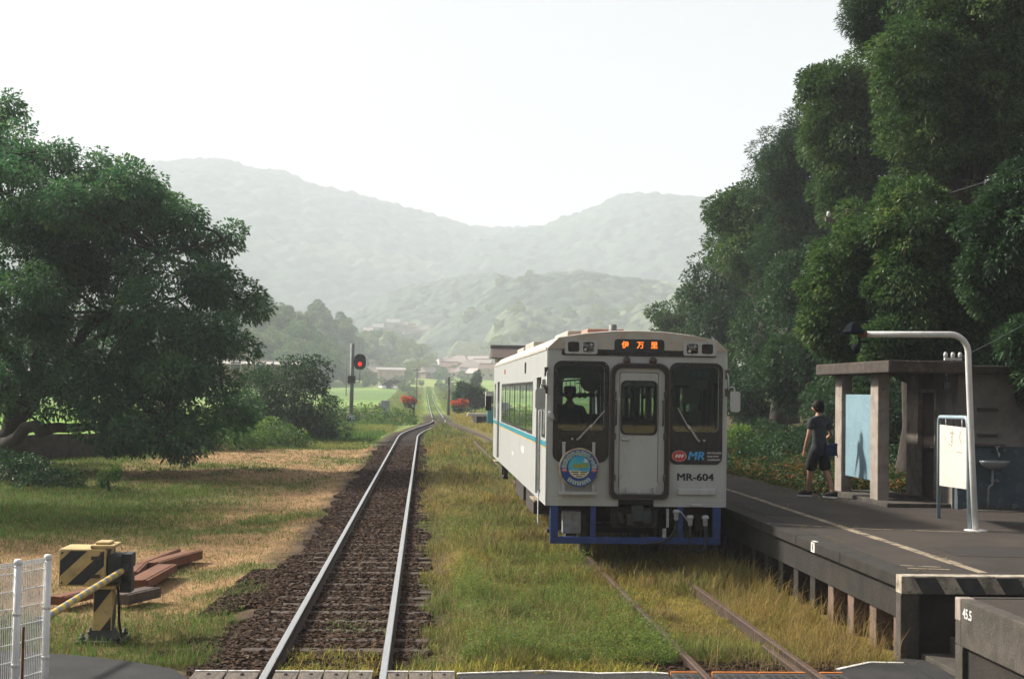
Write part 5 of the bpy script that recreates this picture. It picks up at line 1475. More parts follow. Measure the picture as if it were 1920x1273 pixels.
# round headmark on its stand
mb = MB()
for x in (-1.105, -.655): mb.bx(x-.022, x+.022, -.055, -.02, 1.13, 1.86); mb.lathe([(.028,1.86),(.03,1.875),(.02,1.885)], (x,-.037,0), 10)
mb.bx(-1.165, -.60, -.12, -.001, 1.105, 1.15); P(mb, 'headmark_stand', [M_white])
hx_, hz_ = -.875, 1.495
mb = MB(); mb.lathe([(.285,-.06),(.305,-.068),(.305,-.085),(.285,-.095)], (hx_, 0, hz_), 40, axis='Y', m=0)
hm = P(mb, 'headmark', [M_hmrim])
mb = MB(); mb.plate(ell(hx_, hz_, .282, .282, 40), (), -.099, -.096, 'XZ', 0); P(mb, 'headmark_disc', [M_hmblue], hm)
mb = MB()
mb.plate(ell(hx_, hz_+.02, .165, .165, 36), (), -.1015, -.0995, 'XZ', 0)
low = [(hx_+.165*math.cos(R_(a)), hz_+.02+.165*math.sin(R_(a))) for a in range(197, 344, 7)]
mb.plate(low, (), -.1035, -.1018, 'XZ', 2)
land = [(-.10,-.02),(-.12,.0),(-.09,.02),(-.10,.045),(-.06,.03),(-.05,.055),(-.02,.035),(.02,.05),(.05,.04),(.09,.06),(.13,.05),(.155,.0),(.13,-.02),(.08,-.012),(.04,-.035),(-.0,-.02),(-.02,-.04),(-.05,-.015),(-.07,-.03)]
mb.plate([(hx_+x, hz_+.03+z) for x, z in land], (), -.1035, -.1018, 'XZ', 1)
mb.plate([(hx_+.05,hz_+.10),(hx_+.10,hz_+.09),(hx_+.135,hz_+.1),(hx_+.11,hz_+.135),(hx_+.07,hz_+.155),(hx_+.085,hz_+.12)], (), -.1035, -.1018, 'XZ', 3)
for k, (w, z) in enumerate(((.11, -.055), (.10, -.055), (.085, -.088), (.075, -.088), (.09, -.118))):
    xo = (-.065, .068, -.05, .055, 0)[k]
    mb.bx(hx_+xo-w/2, hx_+xo+w/2, -.1055, -.1037, hz_+z-.007, hz_+z+.007, 4)
P(mb, 'headmark_picture', [M_hmsky, M_hmgreen, M_hmcream, M_hmout, M_txtk], hm)
mb = MB(); txt = '北松浦半島振興PR号'
for k, ch in enumerate(txt):
    w = [0, 1, 2, 3, 4, 5, 6, 7, 7.72, 8.5][k]; an = R_(172 - w*19.2)
    rr = .222; cx, cz = hx_+rr*math.cos(an), hz_+rr*math.sin(an)
    M = facing_front(cx, -.1005, cz, an-R_(90)); put_text(mb, ch, M, 1, size=.078, bold=.007)
    M = facing_front(cx, -.1035, cz, an-R_(90)); put_text(mb, ch, M, 0, size=.078)
for k in range(5):   # worn bottom lettering
    an = R_(232+k*19); cx, cz = hx_+.222*math.cos(an), hz_+.222*math.sin(an)
    M = facing_front(cx, -.1005, cz, an+R_(90)); mb.add([M @ Vector(v) for v in ((-.03,-.03,0),(.03,-.03,0),(.03,.03,0),(-.03,.03,0),(-.03,-.03,.001),(.03,-.03,.001),(.03,.03,.001),(-.03,.03,.001))], [(3,2,1,0),(4,5,6,7),(0,1,5,4),(1,2,6,5),(2,3,7,6),(3,0,4,7)], 1)
    for (a, b, c, d) in ((-.024,.024,.012,.02),(-.02,.02,-.006,.002),(-.024,.024,-.024,-.016),(-.005,.005,-.024,.024)):
        mb.add([M @ Vector(v) for v in ((a,c,.002),(b,c,.002),(b,d,.002),(a,d,.002))], [(0,1,2,3)], 0)
P(mb, 'headmark_lettering', [M_hmtxt, M_hmout], hm)
for s in (-1, 1):
    mb = MB(); emblem(mb, hx_+s*.222, hz_-.025, .036, .027, -.104, 0, 1); P(mb, 'headmark_emblem', [M_red, M_txtw], hm)
# blue skirt
mb = MB(); HS = []
outer = [(-1.29, .93), (-1.29, .40), (-1.24, .37), (1.24, .37), (1.29, .40), (1.29, .93), (-1.29, .93)]
mb.bx(-1.29, -1.17, .0, .07, .47, .925); mb.bx(1.17, 1.29, .0, .07, .47, .925); mb.bx(-1.29, 1.29, .0, .07, .365, .468)
mb.bx(-.68, -.60, .002, .068, .469, .925); mb.bx(.64, .72, .002, .068, .469, .925)
P(mb, 'front_skirt', [M_blue], bevel=.008)
mb = MB(); mb.bx(-1.09, -.81, .12, .3, .50, .84); P(mb, 'step_box', [M_grey], bevel=.015)
mb = MB(); mb.ob((.02, .05, .83), (.17, .3, .24), m=1); mb.ob((-.10, .0, .74), (.09, .26, .16)); mb.ob((.16, .04, .78), (.13, .24, .2), m=1); mb.tube([(-.22,.2,.85),(-.22,.0,.78),(-.2,-.02,.68)], .035, 8); mb.tube([(-.14,-.07,.665),(-.05,-.09,.65)], .014, 6, m=2); mb.ob((.02,.3,.75), (.7,.3,.3)); mb.tube([(.3,.1,.86),(.3,.02,.7),(.26,.0,.62)], .028, 8)
P(mb, 'coupler', [M_under, M_interd, M_steel], bevel=.012)
mb = MB(); mb.bx(.47, .505, .02, .05, .62, .90); mb.ob((.44, .04, .52), (.05, .05, .16)); P(mb, 'hose_bracket', [M_conn])
def hose(pts, r=.017):
    out = []
    for k in range(len(pts)-1):
        p0 = Vector(pts[max(0, k-1)]); p1 = Vector(pts[k]); p2 = Vector(pts[k+1]); p3 = Vector(pts[min(len(pts)-1, k+2)])
        for q in range(5):
            t = q/5; out.append(.5*((2*p1)+(-p0+p2)*t+(2*p0-5*p1+4*p2-p3)*t*t+(-p0+3*p1-3*p2+p3)*t**3))
    out.append(Vector(pts[-1])); return out
for (pts, c) in (([(.61,-.02,.78),(.60,-.03,.62),(.52,-.04,.48),(.38,-.03,.40),(.22,.0,.38)], (.61, .78)), ([(.82,-.03,.70),(.82,-.05,.5),(.84,-.06,.33),(.93,-.06,.265),(1.03,-.06,.30),(1.06,-.05,.45),(1.05,-.03,.70)], None)):
    mb = MB(); mb.tube(hose(pts), .020, 8); ho = P(mb, 'air_hose', [M_rubber])
    ends = [pts[0]] if c else [pts[0], pts[-1]]
    for e in ends:
        m2 = MB(); m2.lathe([(.026,e[2]-.05),(.036,e[2]-.03),(.036,e[2]+.05),(.05,e[2]+.06),(.055,e[2]+.085),(.04,e[2]+.11)], (e[0], e[1], 0), 12); P(m2, 'hose_connector', [M_conn], ho)
mb = MB(); mb.tube(hose([(.60,-.03,.87),(.66,-.04,.87),(.74,-.04,.78),(.80,-.03,.70)]), .01, 6); P(mb, 'cable', [M_conn])
# mirrors
for s in (-1, 1):
    mb = MB(); x = s*(HW+.005)
    mb.tube([(x-.02*s, .0, 2.98), (x+.0, -.05, 2.90), (x-.0*s, -.05, 2.70), (x+.02*s, -.05, 2.74), (x+.08*s, -.07, 2.74), (x+.10*s, -.07, 2.66), (x+.10*s, -.07, 2.55)], .013, 7)
    mb.bx(x-.04, x+.02*1, -.03, .0, 2.6, 2.72, 1); mb.bx(x-.035, x+.02, -.028, .002, 2.86, 3.0, 1)
    mr = P(mb, 'mirror', [M_conn, M_brown])
    mb = MB(); mb.plate(rrect(x+.10*s-.075, x+.10*s+.075, 2.37, 2.68, .04, 4), (), -.105, -.07, 'XZ'); P(mb, 'mirror_back', [M_white], mr, bevel=.008)
mb = MB(); mb.lathe([(.075,-.0),(.07,-.02),(.02,-.035)], (0,0,0), 18, axis='Y'); mb.xf(Matrix.Translation((-1.31,-.08,2.27)) @ Matrix.Rotation(R_(58),4,'Z') @ Matrix.Rotation(R_(-25),4,'X')); mb.bar((-1.34,-.0,2.27), (-1.31,-.07,2.27), .015, .015)
P(mb, 'round_mirror', [M_white])
# sides: stripes, windows, doors, pipes
for s in (-1, 1):
    xo = s*HW
    x0, x1 = sorted((xo, xo+.004*s))
    ys = [(.05, DOOR[0][0]), (DOOR[0][1], DOOR[1][0]), (DOOR[1][1], LT)]
    mb = MB()
    for a, b in ys: mb.bx(x0, x1, a, b, 1.80, 1.885, 0); mb.bx(x0, x1, a, b, 1.782, 1.799, 1)
    P(mb, 'side_stripe', [M_teal, M_yellow])
    for (a, b) in WIN+CABW+[(15.1, 15.7)]:
        zt = 2.78 if (a, b) in WIN else 2.80; zb_ = 1.93 if (a, b) in WIN else 1.95
        xa, xb = sorted((xo-.03*s, xo+.004*s))
        mb = MB(); mb.plate(rrect(a-.02, b+.02, zb_-.02, zt+.02, .05, 2), [rrect(a+.045, b-.045, zb_+.035, zt-.035, .04, 2)], xa, xb, 'YZ')
        if (a, b) in WIN: mb.bx(xa+.002, xb, (a+b)/2-.02, (a+b)/2+.02, zb_+.03, zt-.03)
        w = P(mb, 'window', [M_rubber])
        g = MB(); xg = xo-.0015*s; g.bx(xg-.002, xg+.002, a+.0, b-.0, zb_, zt); P(g, 'pane', [M_sglass], w)
    # dark band joining the windows
    for k in range(len(WIN)-1):
        mb = MB(); xa, xb = sorted((xo+.0005*s, xo+.003*s)); mb.bx(xa, xb, WIN[k][1]+.021, WIN[k+1][0]-.021, 1.93, 2.78)
        P(mb, 'window_pillar', [M_rubber])
    for (a, b) in DOOR:
        xd = xo-.05*s; xa, xb = sorted((xd, xd-.04*s))
        mb = MB(); mb.plate([(a, .985), (b, .985), (b, 2.855), (a, 2.855)], [rrect(a+.10, (a+b)/2-.05, 1.35, 2.70, .05, 3), rrect((a+b)/2+.05, b-.10, 1.35, 2.70, .05, 3)], xa, xb, 'YZ'); d = P(mb, 'side_door', [M_black])
        g = MB(); xg = xd-.006*s; g.bx(xg-.003, xg+.003, a+.08, b-.08, 1.33, 2.72); P(g, 'pane', [M_sglass], d)
        m2 = MB()
        xp = xo+.035*s
        m2.tube([(xo, a-.10, 2.35), (xp, a-.10, 2.33), (xp, a-.10, 1.10), (xo, a-.10, 1.08)], .014, 6); P(m2, 'handrail', [M_conn])
        m3 = MB(); xa2, xb2 = sorted((xo-.05*s, xo+.09*s)); m3.bx(xa2, xb2, a-.02, b+.02, .90, .93); P(m3, 'door_step', [M_line], bevel=.005)
    mb = MB(); xa, xb = sorted((xo, xo+.012*s)); mb.bx(xa, xb, 11.0, 11.25, 3.02, 3.13); P(mb, 'side_lamp', [M_red])
    mb = MB(); mb.plate(rrect(4.4, 4.65, 2.96, 3.16, .03, 2), [rrect(4.43, 4.62, 2.99, 3.13, .02, 2)], xa, xb, 'YZ'); P(mb, 'vent_window', [M_rubber])
    mb = MB(); xa, xb = sorted((xo, xo+.003*s)); mb.bx(xa, xb, 4.55, 5.35, 1.50, 1.62); mb.bx(xa, xb, 7.6, 8.1, 1.33, 1.40); P(mb, 'side_plate', [M_fadel])
    # vertical pipe from the near door down to the steps
    mb = MB(); mb.tube([(xo+.03*s, .92, 2.2), (xo+.03*s, .92, .62), (xo+.03*s, .80, .56)], .013, 6); P(mb, 'downpipe', [M_conn])
# seams between body panels
for s in (-1, 1):
    xo = s*HW
    for y in (2.32, 5.9, 9.1, 12.7, 15.0):
        mb = MB(); xa, xb = sorted((xo+.0004*s, xo+.0016*s)); mb.bx(xa, xb, y-.006, y+.006, .94, 1.76); P(mb, 'panel_seam', [M_fadel])
mb = MB(); mb.bx(-1.34, -.45, -.0025, -.0004, 1.035, 1.043); mb.bx(.52, 1.34, -.0025, -.0004, 1.035, 1.043); P(mb, 'front_seam', [M_fadel])
# rear-end mirror seen past the body side
mb = MB(); mb.tube([(-HW, LT-.15, 2.5), (-HW-.12, LT-.12, 2.55), (-HW-.14, LT-.12, 2.5)], .014, 6); mb.bx(-HW-.22, -HW-.07, LT-.16, LT-.12, 2.12, 2.5, 1)
P(mb, 'mirror', [M_conn, M_rubber])
# running gear
mb = MB()
mb.bx(-1.15, 1.15, .5, LT-.5, .78, .925)
for (y0, y1, zb_, x) in ((5.4, 7.4, .34, 1.12), (7.7, 8.6, .42, 1.15), (8.9, 10.8, .36, 1.1)): mb.bx(-x, x, y0, y1, zb_, .78)
mb.bx(-1.2, -1.05, .75, .9, .50, .9); mb.bx(1.05, 1.2, .75, .9, .50, .9)
P(mb, 'underframe', [M_under])
for yc in (2.9, 13.2):
    mb = MB()
    for s in (-1, 1):
        mb.bx(s*.78-.06, s*.78+.06, yc-1.35, yc+1.35, .42, .60)
        for dy in (-1.0, 1.0): mb.ob((s*.80, yc+dy, .40), (.16, .34, .30)); mb.lathe([(.07,.5),(.09,.52),(.09,.72),(.07,.74)], (s*.80, yc+dy, 0), 10)
    mb.bx(-.78, .78, yc-.15, yc+.15, .45, .65)
    bg = P(mb, 'bogie', [M_under])
    for dy in (-1.0, 1.0):
        w = MB()
        for s in (-1, 1): w.lathe([(.40, s*.50),(.43, s*.53),(.43, s*.57),(.38, s*.62),(.1, s*.63)], (0, yc+dy, .42), 24, axis='X')
        w.tube([(-.6, yc+dy, .42), (.6, yc+dy, .42)], .07, 8); P(w, 'wheelset', [M_under], bg)
mb = MB(); mb.tube([(-1.2,.95,.9),(-1.2,.95,.5)], .02, 6); mb.bx(-1.26,-1.14,.85,1.1,.44,.50); P(mb, 'step_ladder', [M_under])
mb = MB(); mb.bx(-1.2,-1.1,14.0,14.1,.5,.9); mb.bx(-1.22,-1.08,14.0,14.9,.46,.52); mb.bx(-1.2,-1.1,14.8,14.9,.5,.9)
P(mb, 'step_ladder', [M_under])
# interior
mb = MB(); mb.bx(-1.29, -.45, .12, .55, 1.02, 1.88); mb.bx(.5, 1.29, .12, .5, 1.02, 1.95); P(mb, 'cab_console', [M_interd], bevel=.03)
mb = MB(); mb.bx(-1.29, -.52, 1.72, 1.75, 1.02, 1.95); mb.tube([(-.5,1.74,1.02),(-.5,1.74,3.12)], .022, 8); mb.tube([(.5,1.0,1.02),(.5,1.0,3.12)], .022, 8); mb.tube([(-.42,.9,1.02),(-.42,.9,3.12)], .02, 8); mb.bx(.5, 1.29, .9, .93, 1.02, 2.05); P(mb, 'cab_partition', [M_inter])
M_cream = mat('curtain_cream', (.30,.28,.24), (.25,.23,.2), rough=.95, scale=6)
mb = MB()
for k in range(5): mb.bx(.66+.09*k, .735+.09*k, .62, .66, 2.08, 2.36)
mb.bx(.80, 1.08, .62, .64, 2.48, 2.72); P(mb, 'fare_display', [M_cream])
mb = MB(); mb.bx(.08, .18, .9, .98, 2.35, 2.72); P(mb, 'fare_box', [M_cream])
mb = MB()
for y in np.arange(2.9, 13.0, 1.62):
    for s in (-1, 1):
        mb.bx(min(s*.45, s*1.28), max(s*.45, s*1.28), y, y+.45, 1.38, 1.48); mb.bx(min(s*.45, s*1.28), max(s*.45, s*1.28), y+.40, y+.52, 1.48, 2.12); mb.bx(min(s*.5, s*1.2), max(s*.5, s*1.2), y+.1, y+.4, 1.02, 1.38)
P(mb, 'passenger_seats', [M_seat], bevel=.02)
mb = MB()
for s in (-1, 1): mb.tube([(s*.5, 2.2, 2.85), (s*.5, 13.2, 2.85)], .016, 6)
for s in (-1, 1):
    for y in np.arange(2.6, 13, .8): mb.tube([(s*.5,y,2.85),(s*.5,y,2.62)], .008, 5); mb.lathe([(.05,-.01),(.05,.01)], (s*.5,y,2.58), 10, axis='Y')
P(mb, 'strap_rail', [M_conn])
mb = MB(); mb.lathe([(.16,.0),(.165,.03),(.05,.06)], (-.62,.75,2.80), 18, axis='Y'); P(mb, 'cab_fan', [M_inter])
mb = MB(); mb.bx(-1.16,-.70,1.06,1.16,1.8,2.35); mb.bx(-1.16,-.70,.75,1.08,1.76,1.83); mb.bx(-1.0,-.86,.85,.98,1.02,1.76); P(mb, 'driver_seat', [M_seat], bevel=.02)
# ------------------------------------------------------------------ platform
PZ, PX0, PY0 = .80, 4.90, 14.35
plat = thing('station_platform', (PX0, PY0, -.25), 'long dark asphalt station platform with a worn line and a striped end', 'platform')
PY1 = 62
mb = MB(); mb.plate([(PX0+.30, PY0+.16), (13.5, PY0+.16), (13.5, 23.0), (8.9, 23.0), (8.9, 25.4), (7.35, 25.4), (7.30, 27), (7.1, 33), (7.0, PY1), (PX0+.30, PY1)], (), PZ-.2, PZ, 'XY')
mb.build('paving', M_platasph, plat)
mb = MB(); rr = random.Random(4); y = PY0+.16
while y < PY1:
    L = 1.98; mb.bx(PX0, PX0+.295, y+.004, min(y+L, PY1)-.004, PZ-.13, PZ+.004+rr.uniform(-.004,.004)); y += L
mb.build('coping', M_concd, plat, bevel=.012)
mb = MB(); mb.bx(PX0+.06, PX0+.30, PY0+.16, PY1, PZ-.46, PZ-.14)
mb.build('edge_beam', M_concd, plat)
y = PY0+.25; cols = []
M_col_sunlit = mat('sunlit_column_concrete', (.16,.105,.075), (.10,.068,.05), rough=.95, scale=3, bump=.5, bscale=40, c3=(.04,.035,.025), s3=6, lo3=.5, hi3=.7)  # warm lighter tint stands for sunlight on the nearest columns
k = 0
while y < 45:
    c = MB(); c.bx(PX0+.09, PX0+.28, y, y+.24, -.5, PZ-.461); c.build('support_column', M_col_sunlit if k < 4 else M_concd, plat, bevel=.012); y += .815; k += 1
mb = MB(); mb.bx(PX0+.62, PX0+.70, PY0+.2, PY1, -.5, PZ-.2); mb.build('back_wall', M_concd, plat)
mb = MB(); y = PY0+.30
rr = random.Random(8)
while y < 42:
    L = rr.uniform(.5, 1.6); mb.bx(5.83+rr.uniform(-.012,.012), 5.95+rr.uniform(-.012,.012), y, y+L, PZ, PZ+.004); y += L+rr.uniform(0, .05)
mb.build('platform_line', M_line, plat)
for (a, b) in (((4.92, 20.1), (5.82, 19.6)), ((5.2, 15.25), (5.6, 15.12)), ((5.2, 15.0), (5.62, 14.9)), ((5.96,19.5),(7.6,19.05))):
    mb = MB(); mb.bar((a[0], a[1], PZ+.003), (b[0], b[1], PZ+.003), .055, .006)
    mb.build('pale_strip', M_line, plat)  # pale strips slanting across the paving
# repairs in the asphalt and weeds in the joints
M_patch = mat('asphalt_patch', (.016,.0125,.010), (.026,.02,.015), rough=.95, scale=4, bump=.5, bscale=90)
for poly in ([(6.2,16.2),(7.6,16.05),(7.7,17.2),(6.9,17.35),(6.25,17.1)], [(5.25,21.5),(5.75,21.45),(5.78,24.2),(5.3,24.3)], [(8.2,19.8),(9.6,19.9),(9.5,21.0),(8.3,20.9)]):
    mb = MB(); mb.plate(poly, (), PZ+.0005, PZ+.0035, 'XY'); mb.build('asphalt_patch', M_patch, plat)
def platform_weeds():
    N = 170
    y = np.concatenate([RNG.uniform(14.5, 34, N), np.full(60, 23.02)+RNG.normal(0, .03, 60), RNG.uniform(24, 33, 160)])
    x = np.concatenate([np.where(RNG.random(N) < .6, PX0+.31, 5.89)+RNG.normal(0, .035, N), RNG.uniform(8.95, 10.6, 60), 7.12+RNG.normal(0, .12, 160)])
    k_ = (fbm(x*3, y, .9, 131) > .52) | (np.arange(len(x)) >= N); x, y = x[k_], y[k_]
    c = mixc(C_grn2*.9, C_straw*.7, RNG.random(len(x)))
    grass_object('platform_weeds', [blades(x, y, RNG.uniform(.03, .12, len(x)), c, 6, .025, .8, .007, z=np.full(len(x), PZ), mix=.6)])
platform_weeds()
# end wall with warning stripes
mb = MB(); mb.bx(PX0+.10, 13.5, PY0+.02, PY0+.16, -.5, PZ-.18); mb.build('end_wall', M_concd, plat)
mb = MB(); mb.bx(PX0, PX0+.20, PY0, PY0+.16, -.5, PZ-.181); mb.build('corner_pillar', M_conc, plat, bevel=.015)
mb = MB(); mb.bx(PX0, 13.5, PY0-.02, PY0+.16, PZ-.18, PZ+.006); mb.build('end_coping', M_warnw, plat, bevel=.01)
mb = MB()
for k in range(16):
    x = PX0+.13+k*.43; mb.plate([(x+.10, PZ-.176), (x+.33, PZ-.176), (x+.23, PZ-.012), (x, PZ-.012)], (), PY0-.024, PY0-.0205, 'XZ')
mb.build('warning_stripe', M_warnk, plat)
# painted mark on the coping
mb = MB(); mb.bx(PX0-.004, PX0-.0005, 17.56, 17.72, PZ-.125, PZ-.003, 0); mb.bx(PX0, PX0+.05, 17.56, 17.72, PZ+.0085, PZ+.0105, 0)
vs, fs = text_mb('6', size=.12, offset=.002)
M = Matrix.Translation((PX0-.0055, 17.64, PZ-.063)) @ Matrix.Rotation(R_(-90), 4, 'Z') @ Matrix.Rotation(R_(90), 4, 'X')
mb.add([M @ Vector(v) for v in vs], fs, 1)
mb.build('platform_mark', [M_white_line, M_txtk], plat)

# steps between the two platforms
st = thing('platform_steps', (PX0+.2, 13.5, -.25), 'short flight of worn concrete steps between the two platform ends', 'steps')
for k in range(5):
    mb = MB(); x0 = PX0+.22+k*.30; mb.bx(x0, x0+.31 if k < 4 else 9.0, 12.87, PY0+.018, -.5, .02+.17*k); mb.build('step', M_conc, st, bevel=.012)
mb = MB(); mb.bx(PX0-.02, PX0+.22, 12.87, PY0-.025, -.5, -.03); mb.build('landing', M_asphalt, st)

near = thing('platform_block', (PX0, 12.0, -.25), 'nearer concrete platform end with a whitened corner and painted 45.5', 'platform')
mb = MB(); mb.plate([(PX0+.14, 7.0), (12, 7.0), (12, 12.84), (PX0+.14, 12.84)], (), PZ-.2, PZ-.004, 'XY'); mb.build('paving', M_platasph, near)
mb = MB(); mb.bx(PX0, PX0+.14, 7.0, 12.719, PZ-.42, PZ+.006); mb.bx(PX0+.141, 12, 12.79, 12.86, PZ-.25, PZ+.006); mb.build('coping', M_conc, near, bevel=.012)
mb = MB(); mb.bx(PX0-.004, PX0+.14, 12.72, 12.86, PZ-.20, PZ+.008); mb.build('white_corner', M_concl, near, bevel=.012)
mb = MB(); mb.bx(PX0, PX0+.14, 12.68, 12.86, -.5, PZ-.421); mb.bx(PX0+.001, PX0+.14, 12.721, 12.86, PZ-.42, PZ-.201); mb.build('corner_pillar', M_conc, near, bevel=.01)
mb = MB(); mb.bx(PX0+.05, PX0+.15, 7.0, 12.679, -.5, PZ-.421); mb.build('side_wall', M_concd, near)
mb = MB(); vs, fs = text_mb('45.5', size=.125, offset=.002)
M = Matrix.Translation((PX0-.0025, 12.56, PZ-.115)) @ Matrix.Rotation(R_(-90), 4, 'Z') @ Matrix.Rotation(R_(90), 4, 'X')
mb.add([M @ Vector(v) for v in vs], fs, 0); mb.build('painted_number', M_txtw, near)

# ------------------------------------------------------------------ crossing timbers and mats
def planks():
    rr = random.Random(12); first = None; k = 0
    spots = []
    x = -2.10
    for (x0, x1, n) in ((-2.08, -1.47, 2), (-1.34, -.42, 4), (-.31, .34, 3)):
        w = (x1-x0)/n
        for i in range(n): spots.append((x0+w*(i+.5), w-.012))
    names = ['outer', 'inner']
    for i, (x, w) in enumerate(spots):
        mb = MB(); mb.bx(x-w/2, x+w/2, 10.0, 13.42+rr.uniform(-.015,.015), -.12, -.012+rr.uniform(-.006,.006), 0)
        y = 13.3; mb.lathe([(.022,-.02),(.022,-.002),(.012,.004)], (x, y, 0), 8, 1)
        o = mb.build('crossing_plank', [M_plank, M_railrust], base=(x, 13.42, -.01), bevel=.008)
        where = ['weathered timber at the outer edge of the crossing by the asphalt road', 'weathered timber lying against the outside of the left-hand shiny rail',
                 'timber between the shiny rails touching the left-hand rail', 'second timber from the left-hand rail between the shiny rails', 'third timber from the left-hand rail between the shiny rails', 'timber between the shiny rails next to the flangeway gap',
                 'timber lying against the outside of the right-hand shiny rail', 'middle timber of the three beyond the right-hand shiny rail', 'last timber of the crossing where the asphalt path begins'][i]
        tag(o, where, 'plank', 'crossing timbers')
        e = MB(); e.bx(x-w/2, x+w/2, 13.44, 13.475, -.05, -.004); eo = e.build('edge_strip', M_white_line, o, bevel=.003)
planks()
mt = [(2.38, 2.64, 'rubber mat outside the left rusty rail'), (2.78, 3.22, 'left rubber mat between the rusty rails'), (3.23, 3.68, 'right rubber mat between the rusty rails'), (3.82, 4.04, 'rubber mat outside the right rusty rail')]
for (a, b, lab) in mt:
    mb = MB(); mb.bx(a, b, 10, 13.46, -.12, -.014)
    y = 10.2
    o = mb.build('crossing_mat', M_mat_rub, base=(a, 13.46, -.02), bevel=.01); tag(o, lab, 'mat', 'rubber crossing mats')
    e = MB(); e.bx(a, b, 13.465, 13.50, -.06, -.006); e.build('edge_strip', M_orange, o, bevel=.004)
    r = MB()
    for yy in np.arange(12.6, 13.4, .09):
        for xx in np.arange(a+.03, b-.05, .075): r.bx(xx, xx+.045, yy, yy+.05, -.0155, -.009)
    r.build('tread', M_mat_rub, o)

# ------------------------------------------------------------------ waiting shelter and toilet
sh = thing('waiting_shelter', (8.4, 24.3, PZ), 'small open concrete waiting shelter with a heavy flat roof and blue side panel', 'shelter')
mb = MB(); mb.plate([(7.50, 22.62), (8.90, 22.62), (8.90, 26.9), (7.50, 26.9)], (), 3.03, 3.23, 'XY'); mb.build('roof', M_roofconc, sh, bevel=.02)
to = thing('toilet_building', (10.6, 24.0, PZ), 'weathered toilet building with a brown door and a sink on its blue-based wall', 'toilet')
mb = MB(); mb.plate([(8.91, 22.86), (13.2, 22.86), (13.2, 25.7), (8.91, 25.7)], (), 3.03, 3.17, 'XY'); mb.build('roof', M_roofconc, to, bevel=.02)
for (x, y) in ((7.77, 23.97), (7.77, 26.1)):
    mb = MB(); mb.bx(x, x+.2, y, y+.42, PZ-.1, 3.03); mb.build('pillar', mat('pillar_concrete', (.30,.255,.215), (.20,.168,.14), rough=.95, scale=4, bump=.4, bscale=60, c3=(.07,.06,.05), s3=10, lo3=.6, hi3=.75), sh, bevel=.012)
mb = MB(); mb.bx(7.84, 7.88, 24.392, 26.098, 1.17, 2.67); mb.build('side_panel', M_panelblue, sh, bevel=.005)
mb = MB(); mb.bx(7.72, 8.81, 23.3, 26.6, PZ-.05, PZ+.07); mb.build('floor_slab', M_conc, sh, bevel=.015)
mb = MB()   # toilet walls: front wall, side wall with the door opening
mb.bx(8.83, 13.0, 23.10, 23.24, 1.84, 3.03, 0); mb.bx(8.83, 13.0, 23.10, 23.24, PZ+.22, 1.838, 1); mb.bx(8.83, 13.0, 23.08, 23.24, PZ-.1, PZ+.218, 1)
mb.bx(8.80, 8.94, 23.242, 23.98, PZ-.1, 3.03, 0); mb.bx(8.80, 8.94, 24.90, 25.5, PZ-.1, 3.03, 2); mb.bx(8.80, 8.94, 23.98, 24.90, 2.78, 3.03, 0)
mb.bx(8.94, 13.0, 25.36, 25.5, PZ-.1, 3.03, 0)
mb.build('wall', [M_wallup, M_walllo, M_concl], to)
mb = MB(); mb.bx(8.775, 8.90, 23.98, 24.05, PZ+.02, 2.78); mb.bx(8.775, 8.90, 24.84, 24.90, PZ+.02, 2.78); mb.bx(8.775, 8.90, 24.05, 24.84, 2.72, 2.78); mb.build('door_frame', M_concl, to, bevel=.006)
mb = MB(); mb.bx(8.86, 8.90, 24.052, 24.838, PZ+.06, 2.718); d = mb.build('door', M_doorwood, to)
mb = MB(); mb.bx(8.845, 8.859, 24.14, 24.75, 1.9, 2.62); mb.bx(8.845, 8.859, 24.14, 24.75, PZ+.2, 1.7); mb.build('door_panel', M_doorwood, d, bevel=.004)
mb = MB(); mb.tube([(8.86, 24.14, 1.78), (8.80, 24.14, 1.78), (8.80, 24.26, 1.77)], .014, 7); mb.ball((8.84, 24.14, 1.70), .02, 8, 0, 5); mb.build('door_handle', M_steel, d)
mb = MB(); mb.bx(8.60, 8.80, 23.98, 24.90, PZ-.05, PZ+.10); mb.build('door_step', M_conc, to, bevel=.01)
mb = MB()
for z, w in ((2.45, .17), (2.02, .17)):
    mb.bx(9.33-w, 9.33+w, 23.06, 23.10, z-.02, z+.025)
mb.build('vent_slot', M_warnk, to)
mb = MB(); mb.bx(9.08, 9.60, 22.98, 23.10, 1.85, 1.88); mb.build('wall_shelf', M_brown, to, bevel=.004)
# sink
mb = MB(); bowl = []
for k in range(24):
    a = 2*math.pi*k/24; bowl.append((math.cos(a), math.sin(a)))
def bowl_ring(rx, ry, z, cy): return [(9.38+rx*x, cy+ry*y, z) for x, y in bowl]
rings = [bowl_ring(.05,.04,1.465,22.98), bowl_ring(.13,.10,1.485,22.96), bowl_ring(.20,.16,1.53,22.93), bowl_ring(.24,.195,1.585,22.91), bowl_ring(.25,.205,1.615,22.905), bowl_ring(.235,.19,1.615,22.905), bowl_ring(.18,.14,1.575,22.91), bowl_ring(.03,.03,1.56,22.93)]
vs = [v for r in rings for v in r]; fs = []
for i in range(len(rings)-1):
    for k in range(24): fs.append((i*24+k, i*24+(k+1)%24, (i+1)*24+(k+1)%24, (i+1)*24+k))
fs.append(tuple(reversed(range(24)))); fs.append(tuple(7*24+k for k in range(24)))
mb.add(vs, fs, 0, True); sink = mb.build('sink', M_ceram, to)
mb = MB(); mb.tube([(9.47,23.09,1.75),(9.47,22.99,1.76),(9.47,22.94,1.73),(9.47,22.93,1.68)], .015, 7); mb.tube([(9.47,23.02,1.76),(9.47,23.02,1.84)], .014, 6); mb.bar((9.43,23.02,1.845),(9.51,23.02,1.845),.02,.016); mb.build('tap', M_steel, sink)
